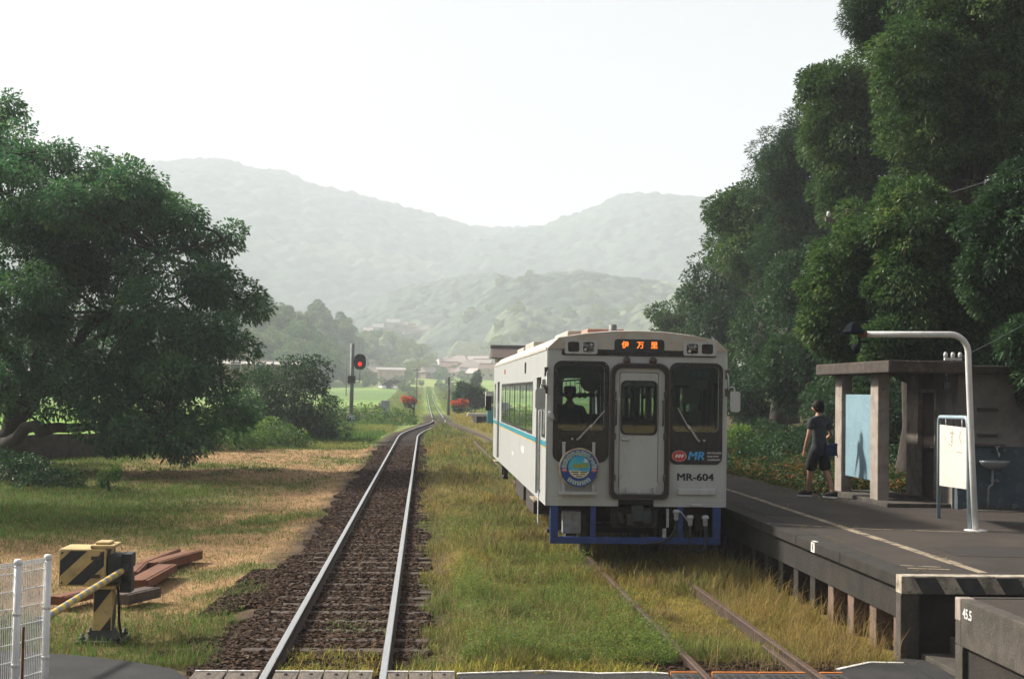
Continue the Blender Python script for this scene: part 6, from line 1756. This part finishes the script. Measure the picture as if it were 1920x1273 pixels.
mb = MB(); mb.tube([(9.38,22.98,1.47),(9.38,22.98,1.22),(9.34,23.0,1.19),(9.32,23.0,1.15),(9.32,23.03,PZ)], .02, 8); mb.tube([(9.40,23.08,1.27),(9.46,23.02,1.28)], .022, 8); mb.ball((9.47,23.02,1.28), .035, 8, 0, 6); mb.build('drain_pipe', M_grey, sink)
mb = MB(); mb.tube([(8.52,22.5,3.26),(8.52,22.5,3.36)], .03, 8); mb.bx(8.38, 8.66, 22.47, 22.53, 3.24, 3.28)
for x in (8.40, 8.52, 8.64): mb.lathe([(.02,3.28),(.035,3.30),(.035,3.34),(.02,3.37)], (x, 22.5, 0), 8)
mb.build('wire_insulator', M_ins, sh)
mb = MB(); mb.tube([(8.45,22.60,3.03),(8.45,22.60,2.86)], .02, 6); mb.ob((8.45,22.60,2.83), (.09,.09,.10)); mb.build('hanging_lamp', M_interd, sh)
tag(None or MB().bx(8.9, 13.0, 22.62, 23.06, PZ-.1, PZ+.012).build('kerb_strip', M_conc, base=(9, 22.8, PZ)), kind='structure')
pl = thing('small_pail', (9.28, 20.95, PZ), 'small blue-grey pail left on the asphalt in front of the toilet wall', 'pail')
mb = MB(); mb.lathe([(.075,0),(.085,.13),(.088,.145),(.078,.145),(.07,.02)], (0,0,0), 16); mb.build('body', M_frameb, pl, local=True)
mb = MB(); mb.tube([(-.085,0,.135),(-.05,.02,.19),(.05,.02,.19),(.085,0,.135)], .004, 5); mb.build('handle', M_steel, pl, local=True)

# lamp pole
lp = thing('platform_lamp', (7.65, 19.34, PZ), 'white bent pipe lamp post reaching over the platform', 'lamp post')
mb = MB(); pts = [(7.655,19.34,PZ-.02),(7.60,19.34,1.8),(7.545,19.34,3.10)]
for k in range(9):
    a = R_(90*k/8); c = Vector((7.29, 19.34, 3.26)); pts.append((c.x+.25*math.cos(a), 19.34, c.z+.25*math.sin(a)+.0))
pts.append((6.05, 19.34, 3.49)); mb.tube(pts, .043, 12); mb.lathe([(.16,PZ),(.16,PZ+.012),(.05,PZ+.013)], (7.66,19.34,0), 16); mb.build('pole', M_polew, lp)
mb = MB(); mb.tube([(6.10,19.34,3.49),(5.99,19.34,3.488)], .047, 12); mb.build('collar', M_rustbeam, lp)
mb = MB(); vs = []
for (r, z) in ((.03, 3.66), (.08, 3.63), (.17, 3.52), (.15, 3.49)):
    for k in range(6):
        a = R_(60*k); vs.append((5.92+r*math.cos(a), 19.34+r*math.sin(a), z))
fs = [(i*6+k, i*6+(k+1)%6, (i+1)*6+(k+1)%6, (i+1)*6+k) for i in range(3) for k in range(6)]+[tuple(range(6)), tuple(reversed(range(18,24)))]
mb.add(vs, fs); mb.build('lamp_shade', M_lampd, lp)
mb = MB(); mb.tube([(6.0,19.34,3.46),(6.0,19.34,3.30)], .02, 8); mb.lathe([(.03,3.36),(.06,3.33),(.055,3.27),(.02,3.22)], (5.96,19.34,0), 12); mb.bx(6.02,6.13,19.30,19.38,3.37,3.40); mb.build('lamp_socket', M_lampd, lp)

nb = thing('notice_board', (7.87, 21.34, PZ), 'white notice board with faded lettering on a pale blue pipe frame', 'notice board')
mb = MB(); pts = [(7.87,21.34,PZ-.02),(7.87,21.34,2.26)]
A = Vector((7.87,21.34,2.34)); B = Vector((7.60,19.50,2.36)); dr = (B-A).normalized()
pts += [tuple(Vector((7.87,21.34,2.31))+dr*.03), tuple(A+dr*.09), tuple(B-dr*.09), tuple(Vector((7.60,19.50,2.33))-dr*.02), (7.605,19.50,2.26), (7.63,19.50,PZ-.02)]
mb.tube(pts, .030, 10); mb.build('frame', M_frameb, nb)
mb = MB()
a2 = A+dr*.10; b2 = B-dr*.02; nrm = Vector((dr.y, -dr.x, 0)); nrm = nrm if nrm.x < 0 else -nrm
th = nrm*.012
def q(p, z): return Vector((p.x, p.y, z))
vs = [q(a2+th,1.30), q(b2+th,1.36), q(b2+th,2.215), q(a2+th,2.225), q(a2-th,1.30), q(b2-th,1.36), q(b2-th,2.215), q(a2-th,2.225)]
mb.add(vs, [(0,1,2,3),(7,6,5,4),(0,4,5,1),(2,6,7,3),(1,5,6,2),(0,3,7,4)]); bd = mb.build('board', M_board, nb, bevel=.003)
mb = MB()
for t in (.22, .82):
    p = a2.lerp(b2, t); mb.tube([q(p, 2.20), q(p, 2.34)], .010, 6)
mb.build('hanger', M_conn, nb)
mb = MB()
def strokes(ch, t, z, size):
    vs, fs = text_mb(ch, size=size, ext=.0005)
    p = a2.lerp(b2, t) + nrm*.0135
    ang = math.atan2((b2-a2).y, (b2-a2).x)
    M = Matrix.Translation((p.x, p.y, z)) @ Matrix.Rotation(ang, 4, 'Z') @ Matrix.Rotation(R_(90), 4, 'X')
    mb.add([M @ Vector(v) for v in vs], fs, 0)
strokes('す', .48, 2.02, .30); strokes('く', .80, 2.06, .26)
for (t0, z0, t1, z1, w) in ((.64,1.86,.86,1.855,.012), (.20,2.07,.25,2.0,.012), (.35,1.93,.42,1.96,.010)):
    p = a2.lerp(b2, t0)+nrm*.0132; r = a2.lerp(b2, t1)+nrm*.0132; mb.bar(q(p, z0), q(r, z1), .002, w)
mb.build('faded_lettering', M_txtg, bd)

# ------------------------------------------------------------------ crossing barrier
GZ_ = -.25
br = thing('crossing_barrier', (-3.55, 16.4, GZ_), 'level crossing barrier machine in black and yellow stripes with its arm', 'barrier')
def striped_box(x0, x1, y0, y1, z0, z1, period, slant, name, parent, bev=.01):
    """a box whose sides carry painted diagonal bands, cut along the band edges"""
    mb = MB(); mb.bx(x0, x1, y0, y1, z0, z1, 0)
    o = mb.build(name, M_bary, parent, bevel=bev)
    m2 = MB()
    def clip(poly, a, b, c):   # keep a*x+b*y<=c
        out = []
        for i in range(len(poly)):
            p, q_ = poly[i], poly[(i+1) % len(poly)]
            dp, dq = a*p[0]+b*p[1]-c, a*q_[0]+b*q_[1]-c
            if dp <= 0: out.append(p)
            if dp*dq < 0:
                t = dp/(dp-dq); out.append((p[0]+(q_[0]-p[0])*t, p[1]+(q_[1]-p[1])*t))
        return out
    e = .002
    def bands(u0, u1, off, put):
        for k in range(-8, 12):
            c0 = off+k*period; P_ = [(u0, z0+bev), (u1, z0+bev), (u1, z1-bev), (u0, z1-bev)]
            P_ = clip(P_, 1, -slant, c0+period*.5); P_ = clip(P_, -1, slant, -c0) if P_ else P_
            if len(P_) >= 3: put(P_)
    bands(x0+bev, x1-bev, x0-slant*z0+.08, lambda P_: m2.plate(P_, (), y0-e, y0-e*.1, 'XZ'))
    bands(y0+bev, y1-bev, y0, lambda P_: (m2.plate(P_, (), x0-e, x0-e*.1, 'YZ'), m2.plate(P_, (), x1+e*.1, x1+e, 'YZ')))
    m2.build('stripe', M_bark_k, o)
    return o
striped_box(-3.66, -3.45, 16.30, 16.52, GZ_+.12, .40, .44, .75, 'column', br)
striped_box(-4.02, -3.50, 16.16, 16.66, .385, .80, .36, 1.05, 'machine_box', br, .02)
mb = MB(); mb.bx(-3.68, -3.42, 16.18, 16.60, .801, .84); mb.bx(-3.64, -3.48, 16.24, 16.5, .84, .87); mb.build('machine_lid', M_bary, br, bevel=.012)
mb = MB(); mb.bx(-3.50, -3.34, 16.20, 16.62, .42, .72); mb.ob((-3.30,16.38,.66), (.12,.26,.16)); mb.lathe([(.13,-3.36),(.13,-3.26),(.06,-3.24)], (0,16.34,.54), 16, axis='X'); mb.ob((-3.31,16.4,.40), (.13,.2,.2)); mb.build('arm_drive', M_bark_k, br, bevel=.012)
mb = MB(); mb.bx(-3.70, -3.41, 16.26, 16.56, .34, .384); mb.build('box_bracket', M_bary, br, bevel=.01)
mb = MB(); mb.bx(-3.66, -3.45, 16.29, 16.53, GZ_-.02, GZ_+.12); mb.add([(-3.72,16.22,GZ_),(-3.40,16.22,GZ_),(-3.40,16.60,GZ_),(-3.72,16.60,GZ_),(-3.66,16.29,GZ_+.13),(-3.45,16.29,GZ_+.13),(-3.45,16.53,GZ_+.13),(-3.66,16.53,GZ_+.13)], [(0,1,5,4),(1,2,6,5),(2,3,7,6),(3,0,4,7)])
mb.bx(-3.80, -3.31, 16.16, 16.66, GZ_-.04, GZ_+.025)
for x in (-3.75, -3.36):
    for y in (16.21, 16.6): mb.tube([(x,y,GZ_+.02),(x,y,GZ_+.11)], .018, 6); mb.lathe([(.035,GZ_+.04),(.035,GZ_+.07)], (x,y,0), 6)
mb.build('base_plate', M_bark_k, br)
mb = MB()
for (x, z) in ((-3.98, .43), (-3.98, .76), (-3.55, .43), (-3.55, .76)): mb.lathe([(.014,16.158),(.014,16.148),(.006,16.144)], (x, 0, z), 8, axis='Y')
for z in (.50, .70): mb.bx(-3.66, -3.56, 16.145, 16.16, z-.02, z+.02)
mb.build('bolts_and_hinges', M_brown, br)
mb = MB(); mb.tube([(-3.42,16.42,.36),(-3.40,16.44,.15),(-3.41,16.5,-.05),(-3.38,16.55,-.27)], .016, 7); mb.build('cable', M_rubber, br)
a0, a1 = Vector((-3.33, 16.30, .555)), at(82, 1160, Y=13.75)
mb = MB(); N_ = 24
for k in range(N_):
    p, q_ = a0.lerp(a1, k/N_), a0.lerp(a1, (k+1)/N_); mb.tube([p, q_], .036, 10, 0 if k % 2 else 1, caps=(k in (0, N_-1)))
mb.build('barrier_arm', [M_armY, M_armG], br)
mb = MB(); mb.tube([a1, a1+(a1-a0).normalized()*.10], .042, 10); mb.build('arm_cap', M_grey, br)

# ------------------------------------------------------------------ mesh fence
fe = thing('mesh_fence', (-3.31, 12.0, -.1), 'white welded mesh fence with round posts at the edge of the crossing', 'fence')
fz = 1.165
p1 = Vector((-3.31, 12.0, 0)); p2 = at(90, 1050, Y=12.36); p2.z = 0
dv = Vector((-.52, -.85, 0)).normalized(); p0 = p1+dv*2.0; p00 = p0+dv*1.9
for p in (p1, p2, p0):
    mb = MB(); mb.tube([(p.x,p.y,-.4),(p.x,p.y,fz-.02)], .030, 14); mb.lathe([(.034,fz-.03),(.034,fz),(.025,fz+.015)], (p.x,p.y,0), 14)
    for z in (.30, .72, -.05): mb.lathe([(.034,z),(.034,z+.03)], (p.x,p.y,0), 14)
    mb.build('post', M_fence, fe)
def mesh_panel(a, b):
    mb = MB(); L = (b-a).length; d = (b-a).normalized(); n = Vector((d.y,-d.x,0)); off = n*-.035
    k = int(L/.022)
    for i in range(k+1):
        p = a.lerp(b, i/k)+off
        mb.bar((p.x,p.y,-.12), (p.x,p.y,fz-.03), .0062, .0062)
    z = -.1
    while z < fz-.06:
        mb.bar((a.x+off.x,a.y+off.y,z), (b.x+off.x,b.y+off.y,z), .008, .008); z += .145
    for i in range(k):   # folded top edge
        p, r = a.lerp(b, (i+.0)/k)+off, a.lerp(b, (i+.5)/k)+off
        mb.bar((p.x,p.y,fz-.03), (p.x+n.x*.025,p.y+n.y*.025,fz-.01), .0045, .0045); mb.bar((p.x+n.x*.03,p.y+n.y*.03,fz-.01), (p.x+n.x*.03,p.y+n.y*.03,fz-.045), .0045, .0045)
    for zz, o2 in ((fz-.03, 0), (fz-.012, .028), (fz-.045, .03)):
        mb.bar((a.x+off.x+n.x*o2,a.y+off.y+n.y*o2,zz), (b.x+off.x+n.x*o2,b.y+off.y+n.y*o2,zz), .006, .006)
    mb.build('mesh_panel', M_fence, fe)
mesh_panel(p1, p2); mesh_panel(p0, p1); mesh_panel(p00, p0)
mb = MB(); mb.tube([(p1.x+.045,p1.y+.05,-.2),(p1.x+.045,p1.y+.05,.62)], .012, 6); mb.build('stake', M_rustbeam, fe)

# ------------------------------------------------------------------ scrap beams lying in the grass
def beam(px0, py0, px1, py1, w, h, label, m=M_rustbeam, zt=-.08):
    a, b = at(px0, py0, z=zt), at(px1, py1, z=zt)
    a.z -= h/2; b.z -= h/2
    mb = MB(); d = (b-a).normalized(); r = Vector((d.y, -d.x, 0))
    mb.bar(a, b, w, h); mb.bar(a+r*(w*.3)+Vector((0,0,h*.5+.004)), b+r*(w*.3)+Vector((0,0,h*.5+.004)), w*.12, .012)
    base = a.lerp(b, .5); base.z = -.26
    o = mb.build('scrap_beam', m, base=tuple(base), bevel=.012); tag(o, label, 'beam', 'old beams lying in the mown grass')
beam(283, 1054, 366, 1031, .27, .14, 'rusty red beam farthest from the barrier in the pile')
beam(262, 1056, 332, 1029, .13, .09, 'narrow rusty beam lying behind the far one')
beam(258, 1087, 314, 1057, .30, .12, 'broad rusty beam in the middle of the pile')
beam(224, 1114, 286, 1100, .27, .13, 'dark greyish beam nearest the barrier foot', M_darkbeam)
beam(108, 1118, 172, 1103, .24, .11, 'rusty beam partly hidden behind the barrier arm')
beam(243, 1072, 262, 1054, .24, .10, 'short rusty offcut behind the barrier machine')
# ------------------------------------------------------------------ people
def skinned(joints, edges, root, sub=2):
    """joints {name:(x,y,z,r[,r2])} connected by edges -> one continuous tapered surface"""
    names = list(joints); ix = {n: i for i, n in enumerate(names)}
    me = bpy.data.meshes.new('figure'); me.from_pydata([joints[n][:3] for n in names], [(ix[a], ix[b]) for a, b in edges], [])
    o = bpy.data.objects.new('figure', me); COL.objects.link(o)
    md = o.modifiers.new('Skin', 'SKIN'); md.use_smooth_shade = True; md.branch_smoothing = .6
    for n in names:
        j = joints[n]; v = me.skin_vertices[0].data[ix[n]]; v.radius = (j[3], j[4] if len(j) > 4 else j[3]); v.use_root = (n == root)
    sb = o.modifiers.new('Subdivision', 'SUBSURF'); sb.levels = sub; sb.render_levels = sub
    dg = bpy.context.evaluated_depsgraph_get(); dg.update()
    out = bpy.data.meshes.new_from_object(o.evaluated_get(dg))
    bpy.data.objects.remove(o); bpy.data.meshes.remove(me)
    return out
def put(name, me, material, parent):
    me.name = name; me.materials.clear(); me.materials.append(material)
    for p in me.polygons: p.use_smooth = True
    o = bpy.data.objects.new(name, me); COL.objects.link(o); o.parent = parent; return o
def pick(j, names, grow): return {n: (*j[n][:3], *[r+grow for r in j[n][3:]]) for n in names}

def hand(j, s, wrist, palm, tip_dir, side):
    """five finger chains rooted in the palm"""
    E = []
    w, p, t, sd = Vector(wrist), Vector(palm), Vector(tip_dir).normalized(), Vector(side).normalized()
    for k, (o, L) in enumerate(((-.027, .066), (-.009, .075), (.009, .070), (.026, .056))):
        a = p+sd*o+t*.03; b = a+t*L*.55; c = b+t*L*.4+sd.cross(t)*.012*s
        for nm, q_, r in ((f'{s}f{k}a', a, .0095), (f'{s}f{k}b', b, .0085), (f'{s}f{k}c', c, .007)): j[nm] = (*q_, r)
        E += [(f'{s}palm', f'{s}f{k}a'), (f'{s}f{k}a', f'{s}f{k}b'), (f'{s}f{k}b', f'{s}f{k}c')]
    a = p-sd*.036-t*.01; b = a-sd*.018+t*.035
    j[f'{s}t0'] = (*a, .011); j[f'{s}t1'] = (*b, .0085); E += [(f'{s}palm', f'{s}t0'), (f'{s}t0', f'{s}t1')]
    return E

def head_mesh(center, yaw, tilt=0):
    """head with brow, nose, mouth, chin and ears; faces local +y turned by yaw"""
    mb = MB(); rows = 18; n = 24; vs = []
    for i in range(rows+1):
        t = -math.pi/2+math.pi*i/rows
        for k in range(n):
            a = 2*math.pi*k/n; x, y, z = math.cos(t)*math.cos(a), math.cos(t)*math.sin(a), math.sin(t)
            X, Y, Z = x*.077, y*.096, z*.118
            front = max(0, y)
            if z < -.15: X *= 1-.28*(-z-.15); Y = Y*(1-.12*(-z)) + .012*front
            if -.35 < z < .25 and abs(x) < .22 and y > .6: Y += .022*(1-abs(x)/.22)*max(0, 1-abs(z+.12)/.3)      # nose
            if .05 < z < .22 and y > .5: Y -= .007*math.exp(-((abs(x)-.38)/.16)**2)                                   # eye sockets
            if -.55 < z < -.38 and y > .6: Y += .006*(1-min(1, abs(x)/.35))                                          # lips
            vs.append((X, Y, Z))
    fs = [(i*n+k, i*n+(k+1)%n, (i+1)*n+(k+1)%n, (i+1)*n+k) for i in range(rows) for k in range(n)]
    mb.add(vs, fs, 0, True)
    for s in (-1, 1): mb.ball((s*.080, -.005, -.005), (.010, .020, .032), 8, 0, 6)
    for s in (-1, 1): mb.ball((s*.030, .083, .018), (.013, .008, .008), 8, 1, 5); mb.bx(s*.030-.016, s*.030+.016, .088, .094, .036, .042, 2)
    mb.bx(-.022, .022, .092, .0975, -.052, -.047, 3)
    mb.xf(Matrix.Translation(center) @ Matrix.Rotation(yaw, 4, 'Z') @ Matrix.Rotation(tilt, 4, 'X'))
    return mb
M_eye = mat('eye_white', (.6,.58,.55), rough=.3)
M_lip = mat('lips', (.28,.11,.09), rough=.5)

def walker():
    root = thing('person', (7.17, 25.46, PZ), 'man in dark t-shirt and black shorts walking away beside the shelter pillar', 'person', rotz=R_(24))
    J = {'pelvis': (0,0,.93,.105,.085), 'waist': (0,.005,1.08,.115,.085), 'chest': (0,.0,1.27,.15,.10), 'upper': (0,-.005,1.39,.13,.085), 'neck': (0,.012,1.475,.058), 'skull': (0,.03,1.55,.056)}
    E = [('pelvis','waist'),('waist','chest'),('chest','upper'),('upper','neck'),('neck','skull')]
    arms = {-1: ((-.185,-.01,1.405),(-.265,-.035,1.13),(-.275,.055,.885),(-.275,.085,.81)), 1: ((.185,-.01,1.405),(.27,-.02,1.13),(.24,.18,1.0),(.225,.25,.97))}
    legs = {-1: ((-.095,.0,.87),(-.10,.12,.49),(-.085,.20,.09)), 1: ((.095,.0,.87),(.10,-.06,.49),(.105,-.27,.10))}
    for s in (-1, 1):
        a = arms[s]
        for nm, q_, r in (('sh', a[0], .060), ('el', a[1], .043), ('wr', a[2], .028), ('palm', a[3], .026)): J[f'{s}{nm}'] = (*q_, r)
        J[f'{s}ua'] = (*Vector(a[0]).lerp(Vector(a[1]), .45), .052); J[f'{s}fa'] = (*Vector(a[1]).lerp(Vector(a[2]), .35), .042)
        E += [('upper',f'{s}sh'),(f'{s}sh',f'{s}ua'),(f'{s}ua',f'{s}el'),(f'{s}el',f'{s}fa'),(f'{s}fa',f'{s}wr'),(f'{s}wr',f'{s}palm')]
        E += hand(J, s, a[2], a[3], Vector(a[3])-Vector(a[2])*1.0, (0,1,0) if s < 0 else (0,.3,-1))
        l = legs[s]
        J[f'{s}hip'] = (*l[0], .08); J[f'{s}th'] = (*Vector(l[0]).lerp(Vector(l[1]), .45), .082); J[f'{s}kn'] = (*l[1], .058)
        J[f'{s}ca'] = (*(Vector(l[1]).lerp(Vector(l[2]), .3)+Vector((0,-.012,0))), .058); J[f'{s}an'] = (*l[2], .038)
        toe = Vector(l[2])+Vector((s*.02, .13, -.055)); heel = Vector(l[2])+Vector((0,-.03,-.05))
        J[f'{s}toe'] = (*toe, .034, .028); J[f'{s}heel'] = (*heel, .034)
        E += [('pelvis',f'{s}hip'),(f'{s}hip',f'{s}th'),(f'{s}th',f'{s}kn'),(f'{s}kn',f'{s}ca'),(f'{s}ca',f'{s}an'),(f'{s}an',f'{s}heel'),(f'{s}an',f'{s}toe')]
    put('body', skinned(J, E, 'pelvis'), M_skin, root)
    hd = head_mesh((0,.035,1.625), R_(38)); hd.build('head', [M_skin, M_eye, M_hair, M_lip], root, local=True)
    # short black hair: a cap over crown, back and sides
    hb = MB(); rg = random.Random(3); rows, n = 12, 22; vs = []
    for i in range(rows+1):
        t = -.75+(math.pi/2+.75)*i/rows
        for k in range(n):
            a = 2*math.pi*k/n; x, y, z = math.cos(t)*math.cos(a), math.cos(t)*math.sin(a), math.sin(t)
            lim = -.62+1.15*max(0, y-.25)**.7
            zz = max(z, math.sin(lim)) if y > 0 else z
            g = 1.13+rg.uniform(-.02, .04)
            c = math.sqrt(max(0, 1-zz*zz)); vs.append((c*math.cos(a)*.080*g, c*math.sin(a)*.098*g-.006, zz*.122*g+.004))
    fs = [(i*n+k, i*n+(k+1)%n, (i+1)*n+(k+1)%n, (i+1)*n+k) for i in range(rows) for k in range(n)]
    hb.add(vs, fs, 0, True); hb.xf(Matrix.Translation((0,.035,1.625)) @ Matrix.Rotation(R_(38), 4, 'Z')); hb.build('hair', M_hair, root, local=True)
    # t-shirt
    S = pick(J, ['pelvis','waist','chest','upper','-1sh','1sh','-1ua','1ua'], .03)
    S['pelvis'] = (0,0,.93,.185,.150); S['hem'] = (0,0,.73,.20,.165); S['neckline'] = (0,.008,1.49,.082,.075)
    for s in (-1, 1):
        a = Vector(J[f'{s}sh'][:3]); b = Vector(J[f'{s}el'][:3]); S[f'{s}ua'] = (*a.lerp(b, .74), .074, .072); S[f'{s}sh'] = (*a, .082)
    put('t_shirt', skinned(S, [('hem','pelvis'),('pelvis','waist'),('waist','chest'),('chest','upper'),('upper','neckline'),('upper','-1sh'),('upper','1sh'),('-1sh','-1ua'),('1sh','1ua')], 'waist'), M_shirt, root)
    S = {'waist': (0,0,1.10,.135,.11), 'pelvis': (0,0,.90,.185,.15)}; EE = [('waist','pelvis')]
    for s in (-1, 1):
        S[f'{s}hip'] = (*J[f'{s}hip'][:3], .13); S[f'{s}th'] = (*J[f'{s}th'][:3], .118); k = Vector(J[f'{s}th'][:3]).lerp(Vector(J[f'{s}kn'][:3]), 1.12); S[f'{s}hem'] = (*k, .112)
        EE += [('pelvis',f'{s}hip'),(f'{s}hip',f'{s}th'),(f'{s}th',f'{s}hem')]
    put('shorts', skinned(S, EE, 'pelvis'), M_short, root)
    for s in (-1, 1):
        an = Vector(J[f'{s}an'][:3]); z0 = 0.0
        rot = Matrix.Translation((an.x, an.y, 0)) @ Matrix.Rotation(R_(38 if s < 0 else 30), 4, 'Z')
        lift = .0
        out = [(-.035,-.075),(.035,-.075),(.046,.0),(.05,.10),(.036,.175),(.0,.195),(-.036,.175),(-.046,.10),(-.044,.0)]
        mb = MB(); mb.plate(out, (), 0.0, .032, 'XY'); mb.xf(Matrix.Translation((0,0,lift)) @ rot); sole = mb
        mb = MB(); L1 = [(x*.95, y*.97, .0325) for x, y in out]; L2 = [(x*.94, y*.92-.004, .075) for x, y in out]; L3 = [(x*.88, min(y, .055)*.85-.012, .125) for x, y in out]
        vs = L1+L2+L3; k = len(out); fs = [(r*k+i, r*k+(i+1)%k, (r+1)*k+(i+1)%k, (r+1)*k+i) for r in range(2) for i in range(k)]+[tuple(reversed(range(k))), tuple(2*k+i for i in range(k))]
        mb.add(vs, fs, 0, True); mb.xf(rot); so = mb.build('shoe', M_shoe, root, local=True)
        sole.build('sole', M_sole, so, local=True, bevel=.006)
    return root
man = walker()
bp = Matrix.Translation(man.location) @ Matrix.Rotation(R_(24), 4, 'Z')
bg_ = thing('hip_bag', tuple(bp @ Vector((.13,-.17,.86))), 'navy blue bag hanging at the walking man\'s hip', 'bag', rotz=R_(24))
mb = MB(); mb.ob((0,0,.0), (.23,.10,.20)); mb.ob((-.02,-.058,-.02), (.16,.03,.11)); mb.build('pouch', M_bag, bg_, local=True, bevel=.03)
mb = MB(); mb.ob((.0,-.005,.085), (.225,.112,.05), (0,R_(-8),0)); mb.build('flap', M_bag, bg_, local=True, bevel=.015)
mb = MB(); mb.tube([(.10,.02,.09),(.10,.10,.28),(.0,.13,.42),(-.14,.14,.50),(-.24,.16,.58)], .012, 6); mb.tube([(.10,-.03,-.02),(.115,-.04,-.09),(.12,-.04,-.13)], .010, 6); mb.build('strap', M_txtk, bg_, local=True)

def driver():
    cx, cy = TX-.93, TY+.92
    root = thing('person', (cx, cy, 1.36), 'driver in dark uniform and cap seated behind the railcar windscreen', 'person', rotz=R_(180))
    J = {'pelvis': (0,0,.52,.135,.11), 'waist': (0,-.01,.68,.13,.10), 'chest': (0,.0,.88,.165,.115), 'upper': (0,.0,1.01,.14,.09), 'neck': (0,.015,1.10,.058), 'skull': (0,.03,1.17,.056)}
    E = [('pelvis','waist'),('waist','chest'),('chest','upper'),('upper','neck'),('neck','skull')]
    for s in (-1, 1):
        a = ((s*.19,0,1.02), (s*.265,.05,.76), (s*.20,.27,.74), (s*.19,.34,.74))
        for nm, q_, r in (('sh', a[0], .065), ('el', a[1], .048), ('wr', a[2], .03), ('palm', a[3], .026)): J[f'{s}{nm}'] = (*q_, r)
        E += [('upper',f'{s}sh'),(f'{s}sh',f'{s}el'),(f'{s}el',f'{s}wr'),(f'{s}wr',f'{s}palm')]
        E += hand(J, s, a[2], a[3], (0,1,-.3), (1,0,0))
        for nm, q_, r in (('hip', (s*.1,.03,.5), .1), ('kn', (s*.13,.42,.52), .065), ('an', (s*.12,.40,.10), .042), ('toe', (s*.13,.54,.05), .034)): J[f'{s}{nm}'] = (*q_, r)
        E += [('pelvis',f'{s}hip'),(f'{s}hip',f'{s}kn'),(f'{s}kn',f'{s}an'),(f'{s}an',f'{s}toe')]
    put('body', skinned(J, E, 'pelvis'), M_skin, root)
    hd = head_mesh((0,.035,1.245), R_(0)); hd.build('head', [M_skin, M_eye, M_hair, M_lip], root, local=True)
    S = pick(J, ['pelvis','waist','chest','upper','-1sh','1sh','-1el','1el','-1wr','1wr'], .018); S['neckline'] = (0,.008,1.075,.072,.068)
    put('jacket', skinned(S, [('pelvis','waist'),('waist','chest'),('chest','upper'),('upper','neckline')]+[e for s in (-1,1) for e in (('upper',f'{s}sh'),(f'{s}sh',f'{s}el'),(f'{s}el',f'{s}wr'))], 'waist'), M_unif, root)
    S = pick(J, ['pelvis','-1hip','1hip','-1kn','1kn','-1an','1an'], .02)
    put('trousers', skinned(S, [('pelvis','-1hip'),('pelvis','1hip'),('-1hip','-1kn'),('1hip','1kn'),('-1kn','-1an'),('1kn','1an')], 'pelvis'), M_unif, root)
    mb = MB(); mb.lathe([(.094,1.235),(.100,1.28),(.102,1.325),(.092,1.355),(.04,1.370)], (0,.03,0), 20); mb.plate([(-.075,.09),(-.06,.145),(0,.165),(.06,.145),(.075,.09)], (), 1.272, 1.28, 'XY'); mb.build('cap', M_txtk, root, local=True)
driver()
# ------------------------------------------------------------------ light, air, camera
SUN_AZ, SUN_EL = R_(-60), R_(37)      # azimuth measured from +y towards +x
world = bpy.data.worlds.new('World'); scene.world = world; world.use_nodes = True
wn = world.node_tree.nodes; wlk = world.node_tree.links
sky = wn.new('ShaderNodeTexSky'); sky.sky_type = 'NISHITA'; sky.sun_disc = False
sky.sun_elevation = SUN_EL; sky.sun_rotation = SUN_AZ; sky.air_density = 1.0; sky.dust_density = 6.0; sky.ozone_density = 1.0; sky.altitude = 50
bgn = wn['Background']; hs_ = wn.new('ShaderNodeHueSaturation'); hs_.inputs['Saturation'].default_value = .34; wlk.new(sky.outputs[0], hs_.inputs['Color']); wlk.new(hs_.outputs[0], bgn.inputs[0]); bgn.inputs[1].default_value = .075

sd = bpy.data.lights.new('sun', 'SUN'); sd.energy = 5.0; sd.angle = R_(5.0); sd.color = (1.0, .93, .84)
so = bpy.data.objects.new('sun', sd); COL.objects.link(so)
to_sun = Vector((math.sin(SUN_AZ)*math.cos(SUN_EL), math.cos(SUN_AZ)*math.cos(SUN_EL), math.sin(SUN_EL)))
so.rotation_euler = to_sun.to_track_quat('Z', 'Y').to_euler(); so.location = to_sun*50+Vector((0,0,30))

# the hazy summer air, one closed box round everything
hm_ = bpy.data.materials.new('summer_haze'); hm_.use_nodes = True
n_ = hm_.node_tree.nodes; n_.remove(n_['Principled BSDF'])
pv = n_.new('ShaderNodeVolumePrincipled'); pv.inputs['Color'].default_value = (.775, .815, .90, 1); pv.inputs['Density'].default_value = .00058; pv.inputs['Anisotropy'].default_value = 0.0
hm_.node_tree.links.new(pv.outputs[0], n_['Material Output'].inputs['Volume'])
mb = MB(); mb.bx(-3700, 3700, -90, 4300, -8, 480)
hz = mb.build('haze', hm_); tag(hz, kind='stuff')

cd = bpy.data.cameras.new('camera'); cam = bpy.data.objects.new('camera', cd); COL.objects.link(cam)
cd.sensor_width = 36; cd.sensor_fit = 'HORIZONTAL'; cd.lens = FOC/1920*36; cd.clip_start = .1; cd.clip_end = 12000
Mx = Matrix((( _R2.x, _U2.x, -_F.x), (_R2.y, _U2.y, -_F.y), (_R2.z, _U2.z, -_F.z)))
cam.matrix_world = Matrix.Translation((0, 0, CAM_H)) @ Mx.to_4x4()
scene.camera = cam
scene.view_settings.view_transform = 'Standard'; scene.view_settings.look = 'None'; scene.view_settings.gamma = 1; scene.view_settings.exposure = 1.25
scene.render.engine = 'CYCLES'
scene.cycles.use_denoising = True
scene.cycles.volume_bounces = 1
scene.cycles.max_bounces = 10; scene.cycles.transparent_max_bounces = 12
scene.cycles.sample_clamp_indirect = 8
